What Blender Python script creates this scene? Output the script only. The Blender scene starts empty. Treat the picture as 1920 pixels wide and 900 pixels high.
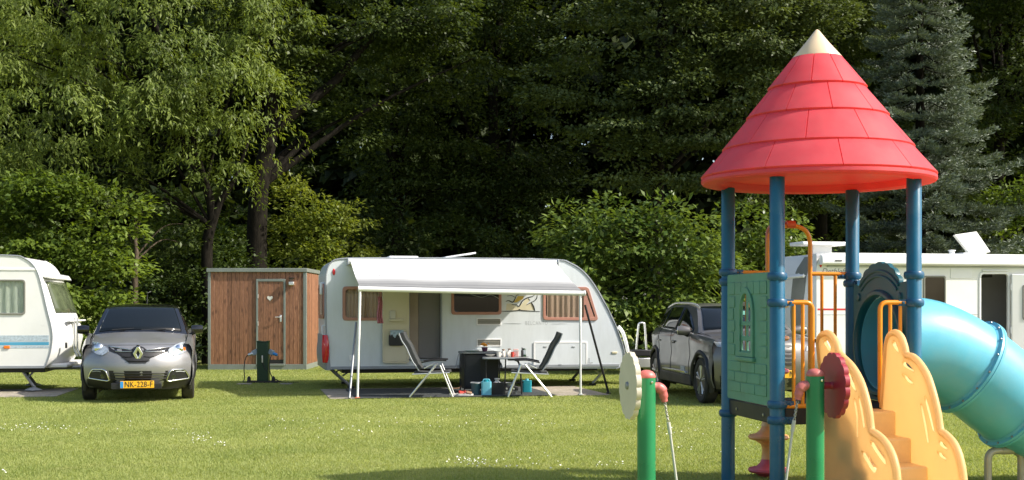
import bpy, bmesh, math, random
import numpy as np
from mathutils import Vector, Matrix, geometry

random.seed(7)
RNG = np.random.default_rng(7)
R = math.radians
SC = bpy.context.scene
COL = SC.collection

# ------------------------------------------------------------------ camera, sky, sun, exposure
EYE, HZ, FPX = 1.5, 575.0, 2400.0        # eye height, horizon row and focal length of the 1920 px photograph
cam_d = bpy.data.cameras.new('camera')
cam_d.sensor_width = 36.0
cam_d.lens = 36.0 * FPX / 1920.0
cam_d.shift_y = (HZ - 450.0) / 1920.0
cam_d.clip_end = 2000.0
cam = bpy.data.objects.new('camera', cam_d)
COL.objects.link(cam)
cam.location = (0, 0, EYE)
cam.rotation_euler = (R(90), 0, 0)
SC.camera = cam

SUN_AZ, SUN_EL = R(78), R(41)            # azimuth to the right of straight behind the camera
SUN = Vector((math.sin(SUN_AZ) * math.cos(SUN_EL), -math.cos(SUN_AZ) * math.cos(SUN_EL), math.sin(SUN_EL)))
world = bpy.data.worlds.new('World')
SC.world = world
world.use_nodes = True
wn = world.node_tree.nodes
wn.clear()
wo = wn.new('ShaderNodeOutputWorld')
wb = wn.new('ShaderNodeBackground')
sk = wn.new('ShaderNodeTexSky')
sk.sky_type = 'NISHITA'
sk.sun_disc = False
sk.sun_elevation = SUN_EL
sk.sun_rotation = math.atan2(SUN.x, SUN.y)
sk.air_density = 1.0
sk.dust_density = 2.5
sk.ozone_density = 1.0
wb.inputs['Strength'].default_value = 0.135
world.node_tree.links.new(sk.outputs[0], wb.inputs[0])
world.node_tree.links.new(wb.outputs[0], wo.inputs[0])

sun_d = bpy.data.lights.new('sun', 'SUN')
sun_d.energy = 4.2
sun_d.angle = R(0.8)
sun_d.color = (1.0, 0.94, 0.84)
sun = bpy.data.objects.new('sun', sun_d)
COL.objects.link(sun)
sun.rotation_euler = (-SUN).to_track_quat('-Z', 'Y').to_euler()

SC.view_settings.view_transform = 'Standard'
SC.view_settings.look = 'None'
SC.view_settings.exposure = 0.75
SC.view_settings.gamma = 1.0
SC.view_settings.use_curve_mapping = False
SC.render.engine = 'CYCLES'
SC.cycles.max_bounces = 6
SC.cycles.diffuse_bounces = 3
SC.cycles.glossy_bounces = 3
SC.cycles.transmission_bounces = 4
SC.cycles.transparent_max_bounces = 8
SC.cycles.use_denoising = True

# ------------------------------------------------------------------ helpers
def W(px, py, d):
    return Vector(((px - 960.0) / FPX * d, d, EYE + (HZ - py) / FPX * d))

class Frame:
    """local frame of a thing: origin on the ground, turned about z; turns photo directions into local plane coordinates"""
    def __init__(s, x, y, deg):
        s.o = (x, y); s.deg = deg; a = R(deg); s.c, s.s = math.cos(a), math.sin(a)
    def _loc(s, x, y):
        return x * s.c + y * s.s, -x * s.s + y * s.c
    def _ray(s, px, py):
        ox, oy = s._loc(-s.o[0], -s.o[1])
        dx, dy = s._loc((px - 960.0) / FPX, 1.0)
        return ox, oy, dx, dy, (HZ - py) / FPX
    def y(s, px, py, y0):
        ox, oy, dx, dy, b = s._ray(px, py); k = (y0 - oy) / dy
        return ox + k * dx, EYE + k * b
    def x(s, px, py, x0):
        ox, oy, dx, dy, b = s._ray(px, py); k = (x0 - ox) / dx
        return oy + k * dy, EYE + k * b
    def g(s, px, py, z0=0.0):
        ox, oy, dx, dy, b = s._ray(px, py); k = (z0 - EYE) / b
        return ox + k * dx, oy + k * dy

def tag(o, label=None, cat=None, group=None, kind=None):
    if label: o['label'] = label
    if cat: o['category'] = cat
    if group: o['group'] = group
    if kind: o['kind'] = kind
    return o

def empty(name, loc=(0, 0, 0), deg=0, label=None, cat=None, group=None):
    o = bpy.data.objects.new(name, None)
    o.empty_display_size = 0.2
    COL.objects.link(o)
    o.location = loc
    o.rotation_euler = (0, 0, R(deg))
    return tag(o, label, cat, group)

def fempty(name, fr, label, cat, group=None):
    return empty(name, (fr.o[0], fr.o[1], 0), fr.deg, label, cat, group)

def link_mesh(name, me, mat, parent=None):
    o = bpy.data.objects.new(name, me)
    if mat is not None:
        me.materials.clear(); me.materials.append(mat)
    COL.objects.link(o)
    if parent is not None: o.parent = parent
    return o

def catmull(pts, n=8, closed=False):
    P = [Vector(p) for p in pts]; out = []
    m = len(P)
    rng = range(m if closed else m - 1)
    for i in rng:
        if closed:
            a, b, c, d = P[(i - 1) % m], P[i], P[(i + 1) % m], P[(i + 2) % m]
        else:
            a, b, c, d = P[max(i - 1, 0)], P[i], P[i + 1], P[min(i + 2, m - 1)]
        for k in range(n):
            t = k / n
            out.append(0.5 * ((2 * b) + (c - a) * t + (2 * a - 5 * b + 4 * c - d) * t * t + (3 * b - a - 3 * c + d) * t ** 3))
    if not closed: out.append(P[-1])
    return out

def round_poly(pts, r, n=4):
    out = []; m = len(pts)
    for i in range(m):
        p = Vector(pts[i]); a = Vector(pts[i - 1]); b = Vector(pts[(i + 1) % m])
        rr = r[i] if isinstance(r, (list, tuple)) else r
        da, db = a - p, b - p
        k = min(rr, da.length * 0.48, db.length * 0.48)
        if k < 1e-5:
            out.append(tuple(p)); continue
        s, e = p + da.normalized() * k, p + db.normalized() * k
        for j in range(n + 1):
            t = j / n
            q = s.lerp(p, t).lerp(p.lerp(e, t), t)
            out.append(tuple(q))
    return out

def rect(x0, x1, z0, z1):
    return [(x0, z0), (x1, z0), (x1, z1), (x0, z1)]

class MB:
    def __init__(s):
        s.v = []; s.f = []
    def add(s, vs, fs):
        k = len(s.v); s.v += [tuple(p) for p in vs]; s.f += [tuple(i + k for i in f) for f in fs]; return s
    def bx(s, x0, x1, y0, y1, z0, z1):
        return s.add([(x0, y0, z0), (x1, y0, z0), (x1, y1, z0), (x0, y1, z0), (x0, y0, z1), (x1, y0, z1), (x1, y1, z1), (x0, y1, z1)],
                     [(0, 3, 2, 1), (4, 5, 6, 7), (0, 1, 5, 4), (1, 2, 6, 5), (2, 3, 7, 6), (3, 0, 4, 7)])
    def rbx(s, c, size, M):
        sx, sy, sz = [q / 2 for q in size]
        vs = [Vector(c) + M @ Vector(p) for p in ((-sx, -sy, -sz), (sx, -sy, -sz), (sx, sy, -sz), (-sx, sy, -sz), (-sx, -sy, sz), (sx, -sy, sz), (sx, sy, sz), (-sx, sy, sz))]
        return s.add(vs, [(0, 3, 2, 1), (4, 5, 6, 7), (0, 1, 5, 4), (1, 2, 6, 5), (2, 3, 7, 6), (3, 0, 4, 7)])
    def tube(s, path, r, n=10, caps=True, closed=False, flat=1.0):
        P = [Vector(p) for p in path]; m = len(P)
        rs = r if isinstance(r, (list, tuple)) else [r] * m
        vs = []; fs = []; up = None
        for i in range(m):
            if closed: t = P[(i + 1) % m] - P[i - 1]
            else: t = P[min(i + 1, m - 1)] - P[max(i - 1, 0)]
            if t.length < 1e-9: t = Vector((0, 0, 1))
            t.normalize()
            if up is None:
                up = Vector((0, 0, 1)) if abs(t.z) < 0.9 else Vector((0, 1, 0))
            a = t.cross(up)
            if a.length < 1e-6: a = t.orthogonal()
            a.normalize(); b = a.cross(t).normalized(); up = b
            for k in range(n):
                an = 2 * math.pi * k / n
                vs.append(P[i] + (a * math.cos(an) + b * math.sin(an) * flat) * rs[i])
        for i in range(m if closed else m - 1):
            j = (i + 1) % m
            for k in range(n):
                l = (k + 1) % n
                fs.append((i * n + k, i * n + l, j * n + l, j * n + k))
        if caps and not closed:
            fs.append(tuple(reversed(range(n)))); fs.append(tuple((m - 1) * n + k for k in range(n)))
        return s.add(vs, fs)
    def lathe(s, prof, n=24, M=None, closed=False):
        """profile (r, z) round the z axis, then matrix M"""
        vs = []; fs = []; m = len(prof)
        for (r, z) in prof:
            for k in range(n):
                a = 2 * math.pi * k / n
                vs.append(Vector((r * math.cos(a), r * math.sin(a), z)))
        for i in range(m if closed else m - 1):
            j = (i + 1) % m
            for k in range(n):
                l = (k + 1) % n
                fs.append((i * n + k, i * n + l, j * n + l, j * n + k))
        if not closed:
            if prof[0][0] > 1e-6: fs.append(tuple(reversed(range(n))))
            if prof[-1][0] > 1e-6: fs.append(tuple((m - 1) * n + k for k in range(n)))
        if M is not None: vs = [M @ p for p in vs]
        return s.add(vs, fs)
    def prism(s, outer, t0, t1, holes=(), ax='y'):
        """polygon in the plane across axis ax, extruded along it from t0 to t1"""
        loops = [[tuple(p) for p in outer]] + [[tuple(p) for p in h] for h in holes]
        def to3(p, t):
            return (p[0], t, p[1]) if ax == 'y' else ((t, p[0], p[1]) if ax == 'x' else (p[0], p[1], t))
        flat = [p for l in loops for p in l]; n = len(flat); tris = None
        if holes:
            ed = []; k = 0
            for l in loops:
                ed += [(k + i, k + (i + 1) % len(l)) for i in range(len(l))]; k += len(l)
            ov, _, of, orig, _, _ = geometry.delaunay_2d_cdt([Vector(p) for p in flat], ed, [], 0, 1e-7)
            if len(ov) == n and all(o for o in orig): 
                def inside(x, y, l):
                    c = False
                    for i in range(len(l)):
                        a, b = l[i], l[i - 1]
                        if (a[1] > y) != (b[1] > y) and x < (b[0] - a[0]) * (y - a[1]) / (b[1] - a[1]) + a[0]: c = not c
                    return c
                tris = []
                for f in of:
                    q = [orig[i][0] for i in f]; x = sum(flat[i][0] for i in q) / len(q); y = sum(flat[i][1] for i in q) / len(q)
                    if inside(x, y, loops[0]) and not any(inside(x, y, h) for h in loops[1:]): tris.append(tuple(q))
        if tris is None: tris = geometry.tessellate_polygon([[Vector((p[0], p[1], 0)) for p in l] for l in loops])
        vs = [to3(p, t0) for p in flat] + [to3(p, t1) for p in flat]
        fs = [tuple(t) for t in tris] + [tuple(reversed([i + n for i in t])) for t in tris]
        k = 0
        for l in loops:
            for i in range(len(l)):
                j = (i + 1) % len(l)
                fs.append((k + i, k + j, k + j + n, k + i + n))
            k += len(l)
        return s.add(vs, fs)
    def grid(s, pts, closed_u=False):
        """rows of points"""
        m, n = len(pts), len(pts[0]); vs = [p for r in pts for p in r]; fs = []
        for i in range(m if closed_u else m - 1):
            j = (i + 1) % m
            for k in range(n - 1):
                fs.append((i * n + k, i * n + k + 1, j * n + k + 1, j * n + k))
        return s.add(vs, fs)
    def mesh(s, name, smooth=None):
        me = bpy.data.meshes.new(name)
        me.from_pydata([tuple(p) for p in s.v], [], s.f)
        me.validate()
        bm = bmesh.new(); bm.from_mesh(me)
        bmesh.ops.remove_doubles(bm, verts=bm.verts, dist=1e-5)
        bmesh.ops.recalc_face_normals(bm, faces=bm.faces)
        bm.to_mesh(me); bm.free()
        if smooth:
            me.polygons.foreach_set('use_smooth', [True] * len(me.polygons))
            me.set_sharp_from_angle(angle=R(smooth))
        return me
    def build(s, name, mat, parent=None, smooth=None, bevel=0, seg=2, ang=35):
        o = link_mesh(name, s.mesh(name, smooth), mat, parent)
        if bevel:
            b = o.modifiers.new('bevel', 'BEVEL'); b.width = bevel; b.segments = seg; b.limit_method = 'ANGLE'; b.angle_limit = R(ang)
            b.harden_normals = False
            if not smooth:
                o.data.polygons.foreach_set('use_smooth', [True] * len(o.data.polygons))
                o.data.set_sharp_from_angle(angle=R(50))
        return o

def copy_tree(o, parent=None):
    c = o.copy(); COL.objects.link(c); c.parent = parent
    for ch in list(o.children): copy_tree(ch, c)
    return c

def text_mesh(txt, size, name, mat, parent, M, extrude=0.001, ax=1.0, spacing=1.0, shear=0.0):
    cu = bpy.data.curves.new('lettering', 'FONT')
    cu.body = txt; cu.size = size; cu.extrude = extrude; cu.align_x = 'CENTER'; cu.align_y = 'CENTER'
    cu.space_character = spacing; cu.shear = shear; cu.resolution_u = 3
    ob = bpy.data.objects.new('lettering', cu)
    COL.objects.link(ob)
    dg = bpy.context.evaluated_depsgraph_get()
    me = bpy.data.meshes.new_from_object(ob.evaluated_get(dg))
    bpy.data.objects.remove(ob); bpy.data.curves.remove(cu)
    me.transform(M @ Matrix.Diagonal((ax, 1, 1, 1)))
    me.name = name
    return link_mesh(name, me, mat, parent)

FACE = Matrix.Rotation(R(90), 4, 'X')     # text lying in the xz plane, read from -y

def axis_M(p, d):
    """matrix taking z to direction d at point p"""
    q = Vector(d).normalized().to_track_quat('Z', 'Y')
    return Matrix.Translation(Vector(p)) @ q.to_matrix().to_4x4()

# ------------------------------------------------------------------ materials
MATS = {}
def pm(name, col, rough=0.5, metal=0.0, var=0.12, vscale=3.0, bump=0.0, bscale=60.0, spec=0.5, coat=0.0, dirt=None, dirt_scale=2.0, dirt_amt=0.3, coords='Object', stretch=None, thin=0.0, tcol=None):
    m = bpy.data.materials.new(name); m.use_nodes = True
    nt = m.node_tree; N = nt.nodes; L = nt.links
    b = N['Principled BSDF']
    tc = N.new('ShaderNodeTexCoord')
    src = tc.outputs[coords]
    if stretch:
        mp = N.new('ShaderNodeMapping'); mp.inputs['Scale'].default_value = stretch
        L.new(src, mp.inputs['Vector']); src = mp.outputs[0]
    nz = N.new('ShaderNodeTexNoise'); nz.inputs['Scale'].default_value = vscale; nz.inputs['Detail'].default_value = 5
    L.new(src, nz.inputs['Vector'])
    mr = N.new('ShaderNodeMapRange'); mr.inputs[1].default_value = 0.3; mr.inputs[2].default_value = 0.7
    mr.inputs[3].default_value = 1 - var; mr.inputs[4].default_value = 1 + var
    L.new(nz.outputs['Fac'], mr.inputs[0])
    mx = N.new('ShaderNodeMix'); mx.data_type = 'RGBA'; mx.blend_type = 'MULTIPLY'; mx.inputs[0].default_value = 1.0
    mx.inputs[6].default_value = (*col, 1); L.new(mr.outputs[0], mx.inputs[7])
    out = mx.outputs[2]
    if dirt is not None:
        dz = N.new('ShaderNodeTexNoise'); dz.inputs['Scale'].default_value = dirt_scale; dz.inputs['Detail'].default_value = 8; dz.inputs['Roughness'].default_value = 0.7
        L.new(src, dz.inputs['Vector'])
        dr = N.new('ShaderNodeMapRange'); dr.inputs[1].default_value = 0.44; dr.inputs[2].default_value = 0.7; dr.inputs[3].default_value = 0.0; dr.inputs[4].default_value = dirt_amt
        L.new(dz.outputs['Fac'], dr.inputs[0])
        m2 = N.new('ShaderNodeMix'); m2.data_type = 'RGBA'; L.new(dr.outputs[0], m2.inputs[0]); L.new(out, m2.inputs[6]); m2.inputs[7].default_value = (*dirt, 1)
        out = m2.outputs[2]
    L.new(out, b.inputs['Base Color'])
    b.inputs['Roughness'].default_value = rough
    rr = N.new('ShaderNodeMapRange'); rr.inputs[1].default_value = 0.3; rr.inputs[2].default_value = 0.7
    rr.inputs[3].default_value = max(rough - 0.06, 0.02); rr.inputs[4].default_value = min(rough + 0.08, 1)
    L.new(nz.outputs['Fac'], rr.inputs[0]); L.new(rr.outputs[0], b.inputs['Roughness'])
    b.inputs['Metallic'].default_value = metal
    b.inputs['Specular IOR Level'].default_value = spec
    if coat: b.inputs['Coat Weight'].default_value = coat; b.inputs['Coat Roughness'].default_value = 0.06
    if bump:
        bz = N.new('ShaderNodeTexNoise'); bz.inputs['Scale'].default_value = bscale; bz.inputs['Detail'].default_value = 3
        L.new(src, bz.inputs['Vector'])
        bp = N.new('ShaderNodeBump'); bp.inputs['Strength'].default_value = bump; bp.inputs['Distance'].default_value = 0.01
        L.new(bz.outputs['Fac'], bp.inputs['Height']); L.new(bp.outputs[0], b.inputs['Normal'])
    if thin:
        t = N.new('ShaderNodeBsdfTranslucent')
        if tcol: t.inputs[0].default_value = (*tcol, 1)
        else: L.new(out, t.inputs[0])
        ms = N.new('ShaderNodeMixShader'); ms.inputs[0].default_value = thin
        L.new(b.outputs[0], ms.inputs[1]); L.new(t.outputs[0], ms.inputs[2]); L.new(ms.outputs[0], N['Material Output'].inputs[0])
    MATS[name] = m
    return m

def glass(name, tint=(0.5, 0.55, 0.5), clear=0.75, rough=0.02):
    m = bpy.data.materials.new(name); m.use_nodes = True
    nt = m.node_tree; N = nt.nodes; L = nt.links; N.clear()
    o = N.new('ShaderNodeOutputMaterial'); mx = N.new('ShaderNodeMixShader'); tr = N.new('ShaderNodeBsdfTransparent'); gl = N.new('ShaderNodeBsdfGlossy')
    lw = N.new('ShaderNodeLayerWeight'); lw.inputs[0].default_value = 0.5
    fr = N.new('ShaderNodeMath'); fr.operation = 'POWER'; fr.inputs[1].default_value = 4.0; L.new(lw.outputs['Facing'], fr.inputs[0])
    ad = N.new('ShaderNodeMath'); ad.operation = 'MULTIPLY_ADD'; ad.inputs[1].default_value = 0.7; ad.inputs[2].default_value = max(0.03, (1 - clear) * 0.22)
    ad.use_clamp = True
    tr.inputs[0].default_value = (*tint, 1); gl.inputs[0].default_value = (0.9, 0.92, 0.92, 1); gl.inputs[1].default_value = rough
    L.new(fr.outputs[0], ad.inputs[0]); L.new(ad.outputs[0], mx.inputs[0]); L.new(tr.outputs[0], mx.inputs[1]); L.new(gl.outputs[0], mx.inputs[2]); L.new(mx.outputs[0], o.inputs[0])
    MATS[name] = m
    return m

def leafmat(name, dark, light, trans=0.35, rough=0.5, hue_scale=0.35):
    m = bpy.data.materials.new(name); m.use_nodes = True
    nt = m.node_tree; N = nt.nodes; L = nt.links
    b = N['Principled BSDF']; o = N['Material Output']
    g = N.new('ShaderNodeNewGeometry'); tc = N.new('ShaderNodeTexCoord')
    nz = N.new('ShaderNodeTexNoise'); nz.inputs['Scale'].default_value = hue_scale; nz.inputs['Detail'].default_value = 3
    L.new(tc.outputs['Object'], nz.inputs['Vector'])
    ma = N.new('ShaderNodeMath'); ma.operation = 'MULTIPLY_ADD'; ma.inputs[1].default_value = 1.6; ma.inputs[2].default_value = -0.55
    L.new(nz.outputs['Fac'], ma.inputs[0])
    a2 = N.new('ShaderNodeMath'); a2.operation = 'MULTIPLY_ADD'; a2.inputs[1].default_value = 0.7; L.new(g.outputs['Random Per Island'], a2.inputs[0]); L.new(ma.outputs[0], a2.inputs[2]); a2.use_clamp = True
    mx = N.new('ShaderNodeMix'); mx.data_type = 'RGBA'; L.new(a2.outputs[0], mx.inputs[0]); mx.inputs[6].default_value = (*dark, 1); mx.inputs[7].default_value = (*light, 1)
    L.new(mx.outputs[2], b.inputs['Base Color']); b.inputs['Roughness'].default_value = rough; b.inputs['Specular IOR Level'].default_value = 0.35
    t = N.new('ShaderNodeBsdfTranslucent')
    m3 = N.new('ShaderNodeMix'); m3.data_type = 'RGBA'; m3.blend_type = 'MULTIPLY'; m3.inputs[0].default_value = 1; L.new(mx.outputs[2], m3.inputs[6]); m3.inputs[7].default_value = (1.35, 1.3, 0.5, 1)
    L.new(m3.outputs[2], t.inputs[0])
    ms = N.new('ShaderNodeMixShader'); ms.inputs[0].default_value = trans
    L.new(b.outputs[0], ms.inputs[1]); L.new(t.outputs[0], ms.inputs[2]); L.new(ms.outputs[0], o.inputs[0])
    MATS[name] = m
    return m

# plastics of the playground
M_RED = pm('red_plastic', (0.82, 0.125, 0.15), 0.48, var=0.08, vscale=5, bump=0.04, bscale=120, dirt=(0.75, 0.22, 0.22), dirt_amt=0.35, dirt_scale=4, thin=0.5, tcol=(0.95, 0.06, 0.085))
M_CREAM = pm('cream_plastic', (0.72, 0.55, 0.36), 0.4, var=0.06, dirt=(0.45, 0.36, 0.25), dirt_amt=0.2)
M_BLUE = pm('blue_paint', (0.003, 0.1, 0.19), 0.32, var=0.12, dirt=(0.05, 0.15, 0.2), dirt_amt=0.45, dirt_scale=7)
M_BLUEC = pm('blue_clamp', (0.006, 0.075, 0.16), 0.35, var=0.12)
M_GREENP = pm('green_panel_plastic', (0.10, 0.29, 0.195), 0.45, var=0.08, dirt=(0.09, 0.19, 0.12), dirt_amt=0.55, dirt_scale=6)
M_ORANGE = pm('orange_paint', (0.78, 0.27, 0.015), 0.32, var=0.08)
M_YELLOW = pm('yellow_plastic', (0.93, 0.68, 0.35), 0.42, var=0.06, dirt=(0.7, 0.46, 0.22), dirt_amt=0.3, dirt_scale=5, thin=0.55, tcol=(0.97, 0.76, 0.45))
M_YELLOWS = pm('yellow_step_plastic', (0.93, 0.66, 0.32), 0.42, var=0.06, dirt=(0.6, 0.4, 0.2), dirt_amt=0.35, dirt_scale=5)
M_TEALD = pm('dark_teal_plastic', (0.008, 0.1, 0.13), 0.36, var=0.12)
M_TEAL = pm('turquoise_plastic', (0.1, 0.42, 0.56), 0.4, var=0.08, bump=0.03, bscale=60, dirt=(0.22, 0.44, 0.5), dirt_amt=0.4, dirt_scale=3.5, coat=0.1)
M_BLACKB = pm('black_deck_metal', (0.012, 0.011, 0.012), 0.5)
M_POSTG = pm('green_post_paint', (0.013, 0.2, 0.075), 0.3, var=0.08, dirt=(0.05, 0.25, 0.1), dirt_amt=0.2)
M_PINK = pm('faded_red_plastic', (0.47, 0.11, 0.1), 0.42, var=0.1, dirt=(0.55, 0.25, 0.2), dirt_amt=0.5)
M_CRIMSON = pm('crimson_plastic', (0.3, 0.02, 0.035), 0.4, var=0.1)
M_FLOWERW = pm('flower_white_plastic', (0.62, 0.56, 0.44), 0.45, var=0.06, dirt=(0.4, 0.35, 0.25), dirt_amt=0.25)
M_CHAIN = pm('galvanised_chain', (0.45, 0.44, 0.4), 0.35, metal=0.9, var=0.15)
M_ROPE = pm('grey_sleeve', (0.45, 0.45, 0.4), 0.5, var=0.12)
M_PEACH = pm('peach_plastic', (0.72, 0.42, 0.2), 0.42, var=0.08)
M_PIPE = pm('galvanised_pipe', (0.42, 0.38, 0.3), 0.45, metal=0.35, var=0.15)
# campers
M_WHITE = pm('camper_white', (0.65, 0.69, 0.71), 0.32, var=0.03, vscale=1.2, bump=0.012, bscale=70, dirt=(0.42, 0.44, 0.42), dirt_amt=0.3, dirt_scale=2.5, stretch=(1.6, 1.6, 0.35), coat=0.2)
M_WHITE2 = pm('camper_warm_white', (0.78, 0.78, 0.75), 0.32, var=0.03, vscale=1.2, dirt=(0.5, 0.5, 0.45), dirt_amt=0.15, coat=0.2)
M_TRIMW = pm('white_trim', (0.78, 0.78, 0.77), 0.4, var=0.04)
M_GREYT = pm('grey_trim', (0.27, 0.29, 0.31), 0.45, var=0.08)
M_KEDER = pm('dark_keder', (0.09, 0.1, 0.11), 0.5)
M_CREAMD = pm('cream_door', (0.62, 0.56, 0.4), 0.45, var=0.04)
M_ROSE = pm('rose_brown_frame', (0.42, 0.2, 0.145), 0.4, var=0.08)
M_CURT = pm('brown_curtain', (0.52, 0.36, 0.28), 0.9, var=0.15, vscale=6, stretch=(6, 6, 0.4))
M_CURTG = pm('green_curtain', (0.58, 0.64, 0.57), 0.9, var=0.25, vscale=14, stretch=(6, 6, 0.4))
M_INT = pm('camper_inside', (0.2, 0.18, 0.15), 0.8, var=0.1)
M_PALEB = pm('pale_blind', (0.6, 0.58, 0.55), 0.8, var=0.05)
M_GLASS = glass('window_glass', (0.9, 0.91, 0.89), 0.78)
M_DGLASS = glass('dark_window_glass', (0.4, 0.4, 0.38), 0.75)
M_CARGLASS = pm('car_glass', (0.006, 0.008, 0.008), 0.03, var=0.0, spec=0.5)
M_LENS = glass('lamp_lens', (0.85, 0.88, 0.9), 0.72)
M_REDL = pm('red_lamp', (0.6, 0.01, 0.015), 0.15, var=0.05, coat=0.6)
M_ORANGEL = pm('orange_lamp', (0.85, 0.2, 0.02), 0.2, var=0.03)
M_AWN = None
M_ALU = pm('aluminium', (0.75, 0.75, 0.73), 0.35, metal=0.85, var=0.06)
M_WPOLE = pm('white_pole', (0.75, 0.75, 0.73), 0.35, var=0.04)
M_STEEL = pm('galvanised_steel', (0.3, 0.31, 0.31), 0.45, metal=0.7, var=0.2)
M_BLACK = pm('black_plastic', (0.012, 0.012, 0.013), 0.5, var=0.2)
M_CHAIR = pm('charcoal_padding', (0.035, 0.038, 0.038), 0.85, var=0.2, vscale=25, bump=0.2, bscale=140)
M_BLUEST = pm('blue_stripe', (0.08, 0.33, 0.5), 0.4, var=0.08)
M_BLUEGR = pm('blue_grey_stripe', (0.42, 0.5, 0.55), 0.4, var=0.25, vscale=30)
M_REDST = pm('red_stripe', (0.6, 0.03, 0.04), 0.4)
M_GREYG = pm('grey_band', (0.2, 0.2, 0.17), 0.4, var=0.06)
M_BLACKP = pm('black_print', (0.02, 0.02, 0.02), 0.5)
M_GREYP = pm('pale_grey_print', (0.4, 0.42, 0.43), 0.5)
M_OCHRE = pm('ochre_print', (0.6, 0.42, 0.08), 0.5)
M_SAND = pm('sand_print', (0.66, 0.6, 0.42), 0.5)
# cars
M_CARP = pm('grey_beige_metallic', (0.26, 0.258, 0.258), 0.34, metal=0.45, var=0.04, coat=0.7)
M_SUVP = pm('taupe_metallic', (0.135, 0.127, 0.12), 0.36, metal=0.35, var=0.04, coat=0.7)
M_CARB = pm('black_car_paint', (0.008, 0.008, 0.009), 0.12, var=0.05, coat=0.6)
M_TYRE = pm('tyre_rubber', (0.018, 0.017, 0.016), 0.8, var=0.25, dirt=(0.08, 0.07, 0.05), dirt_amt=0.5, dirt_scale=6)
M_RIM = pm('alloy_rim', (0.5, 0.5, 0.5), 0.3, metal=0.8, var=0.06)
M_RIMD = pm('dark_alloy', (0.04, 0.04, 0.042), 0.3, metal=0.5, var=0.06)
M_CHROME = pm('chrome', (0.75, 0.76, 0.77), 0.12, metal=1.0, var=0.02)
M_PLATE = pm('yellow_plate', (0.82, 0.43, 0.02), 0.4, var=0.02)
M_PLATEB = pm('blue_plate_strip', (0.03, 0.25, 0.6), 0.4, var=0.02)
# things
M_PLANK = None
M_SHEDT = pm('grey_green_steel', (0.2, 0.225, 0.2), 0.5, var=0.08, dirt=(0.12, 0.12, 0.1), dirt_amt=0.3)
M_PEDG = pm('dark_green_steel', (0.012, 0.045, 0.018), 0.45, var=0.15)
M_TOWEL = pm('pink_towel', (0.42, 0.15, 0.18), 0.9, var=0.5, vscale=40, bump=0.3, bscale=200)
M_AQUA = pm('pale_aqua_plastic', (0.16, 0.5, 0.62), 0.35, var=0.06)
M_AQUAD = pm('teal_canister_plastic', (0.02, 0.3, 0.36), 0.35, var=0.08)
M_BUCKET = pm('grey_blue_plastic', (0.04, 0.1, 0.12), 0.45, var=0.1)
M_TABLE = pm('grey_table_top', (0.2, 0.21, 0.2), 0.5, var=0.2, vscale=20)
M_MAT = pm('dark_groundsheet', (0.045, 0.05, 0.05), 0.85, var=0.3, vscale=40, bump=0.4, bscale=180)
M_PAD = pm('pale_gravel_tiles', (0.36, 0.31, 0.25), 0.9, var=0.3, vscale=22, bump=0.5, bscale=90, dirt=(0.16, 0.17, 0.07), dirt_amt=0.6, dirt_scale=3)
M_CUPR = pm('red_ceramic', (0.55, 0.07, 0.05), 0.3)
M_CUPW = pm('white_ceramic', (0.72, 0.68, 0.62), 0.3)
M_PINKP = pm('pale_pink_paper', (0.7, 0.42, 0.38), 0.6)
M_FLOWO = pm('orange_petals', (0.8, 0.3, 0.015), 0.6, var=0.3, vscale=60)
M_DARKST = pm('dark_purple_leaf', (0.08, 0.02, 0.05), 0.6)
M_COPPER = pm('copper_hose', (0.3, 0.17, 0.1), 0.5)
M_BARK = pm('shade_dark_bark', (0.014, 0.012, 0.009), 0.95, var=0.5, vscale=6, bump=0.9, bscale=14, stretch=(3, 3, 0.7), spec=0.08)  # bark colour darkened to stand in for shade under the canopy
M_BARK2 = pm('brown_bark', (0.09, 0.07, 0.05), 0.95, var=0.5, vscale=6, bump=0.9, bscale=14, stretch=(3, 3, 0.7), spec=0.08)
# ------------------------------------------------------------------ ground
def lawn_material():
    m = bpy.data.materials.new('lawn_turf'); m.use_nodes = True
    nt = m.node_tree; N = nt.nodes; L = nt.links; b = N['Principled BSDF']
    tc = N.new('ShaderNodeTexCoord')
    n1 = N.new('ShaderNodeTexNoise'); n1.inputs['Scale'].default_value = 0.55; n1.inputs['Detail'].default_value = 6; n1.inputs['Roughness'].default_value = 0.65
    n2 = N.new('ShaderNodeTexNoise'); n2.inputs['Scale'].default_value = 28; n2.inputs['Detail'].default_value = 6; n2.inputs['Roughness'].default_value = 0.75
    L.new(tc.outputs['Object'], n1.inputs['Vector']); L.new(tc.outputs['Object'], n2.inputs['Vector'])
    r1 = N.new('ShaderNodeValToRGB'); e = r1.color_ramp.elements
    e[0].position = 0.32; e[0].color = (0.22, 0.26, 0.065, 1); e[1].position = 0.68; e[1].color = (0.36, 0.38, 0.12, 1)
    L.new(n1.outputs['Fac'], r1.inputs[0])
    r2 = N.new('ShaderNodeMapRange'); r2.inputs[1].default_value = 0.3; r2.inputs[2].default_value = 0.7; r2.inputs[3].default_value = 0.7; r2.inputs[4].default_value = 1.2
    L.new(n2.outputs['Fac'], r2.inputs[0])
    mx = N.new('ShaderNodeMix'); mx.data_type = 'RGBA'; mx.blend_type = 'MULTIPLY'; mx.inputs[0].default_value = 1
    L.new(r1.outputs[0], mx.inputs[6]); L.new(r2.outputs[0], mx.inputs[7]); L.new(mx.outputs[2], b.inputs['Base Color'])
    b.inputs['Roughness'].default_value = 0.95; b.inputs['Specular IOR Level'].default_value = 0.1
    bp = N.new('ShaderNodeBump'); bp.inputs['Strength'].default_value = 0.8; bp.inputs['Distance'].default_value = 0.03
    L.new(n2.outputs['Fac'], bp.inputs['Height']); L.new(bp.outputs[0], b.inputs['Normal'])
    return m

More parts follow.
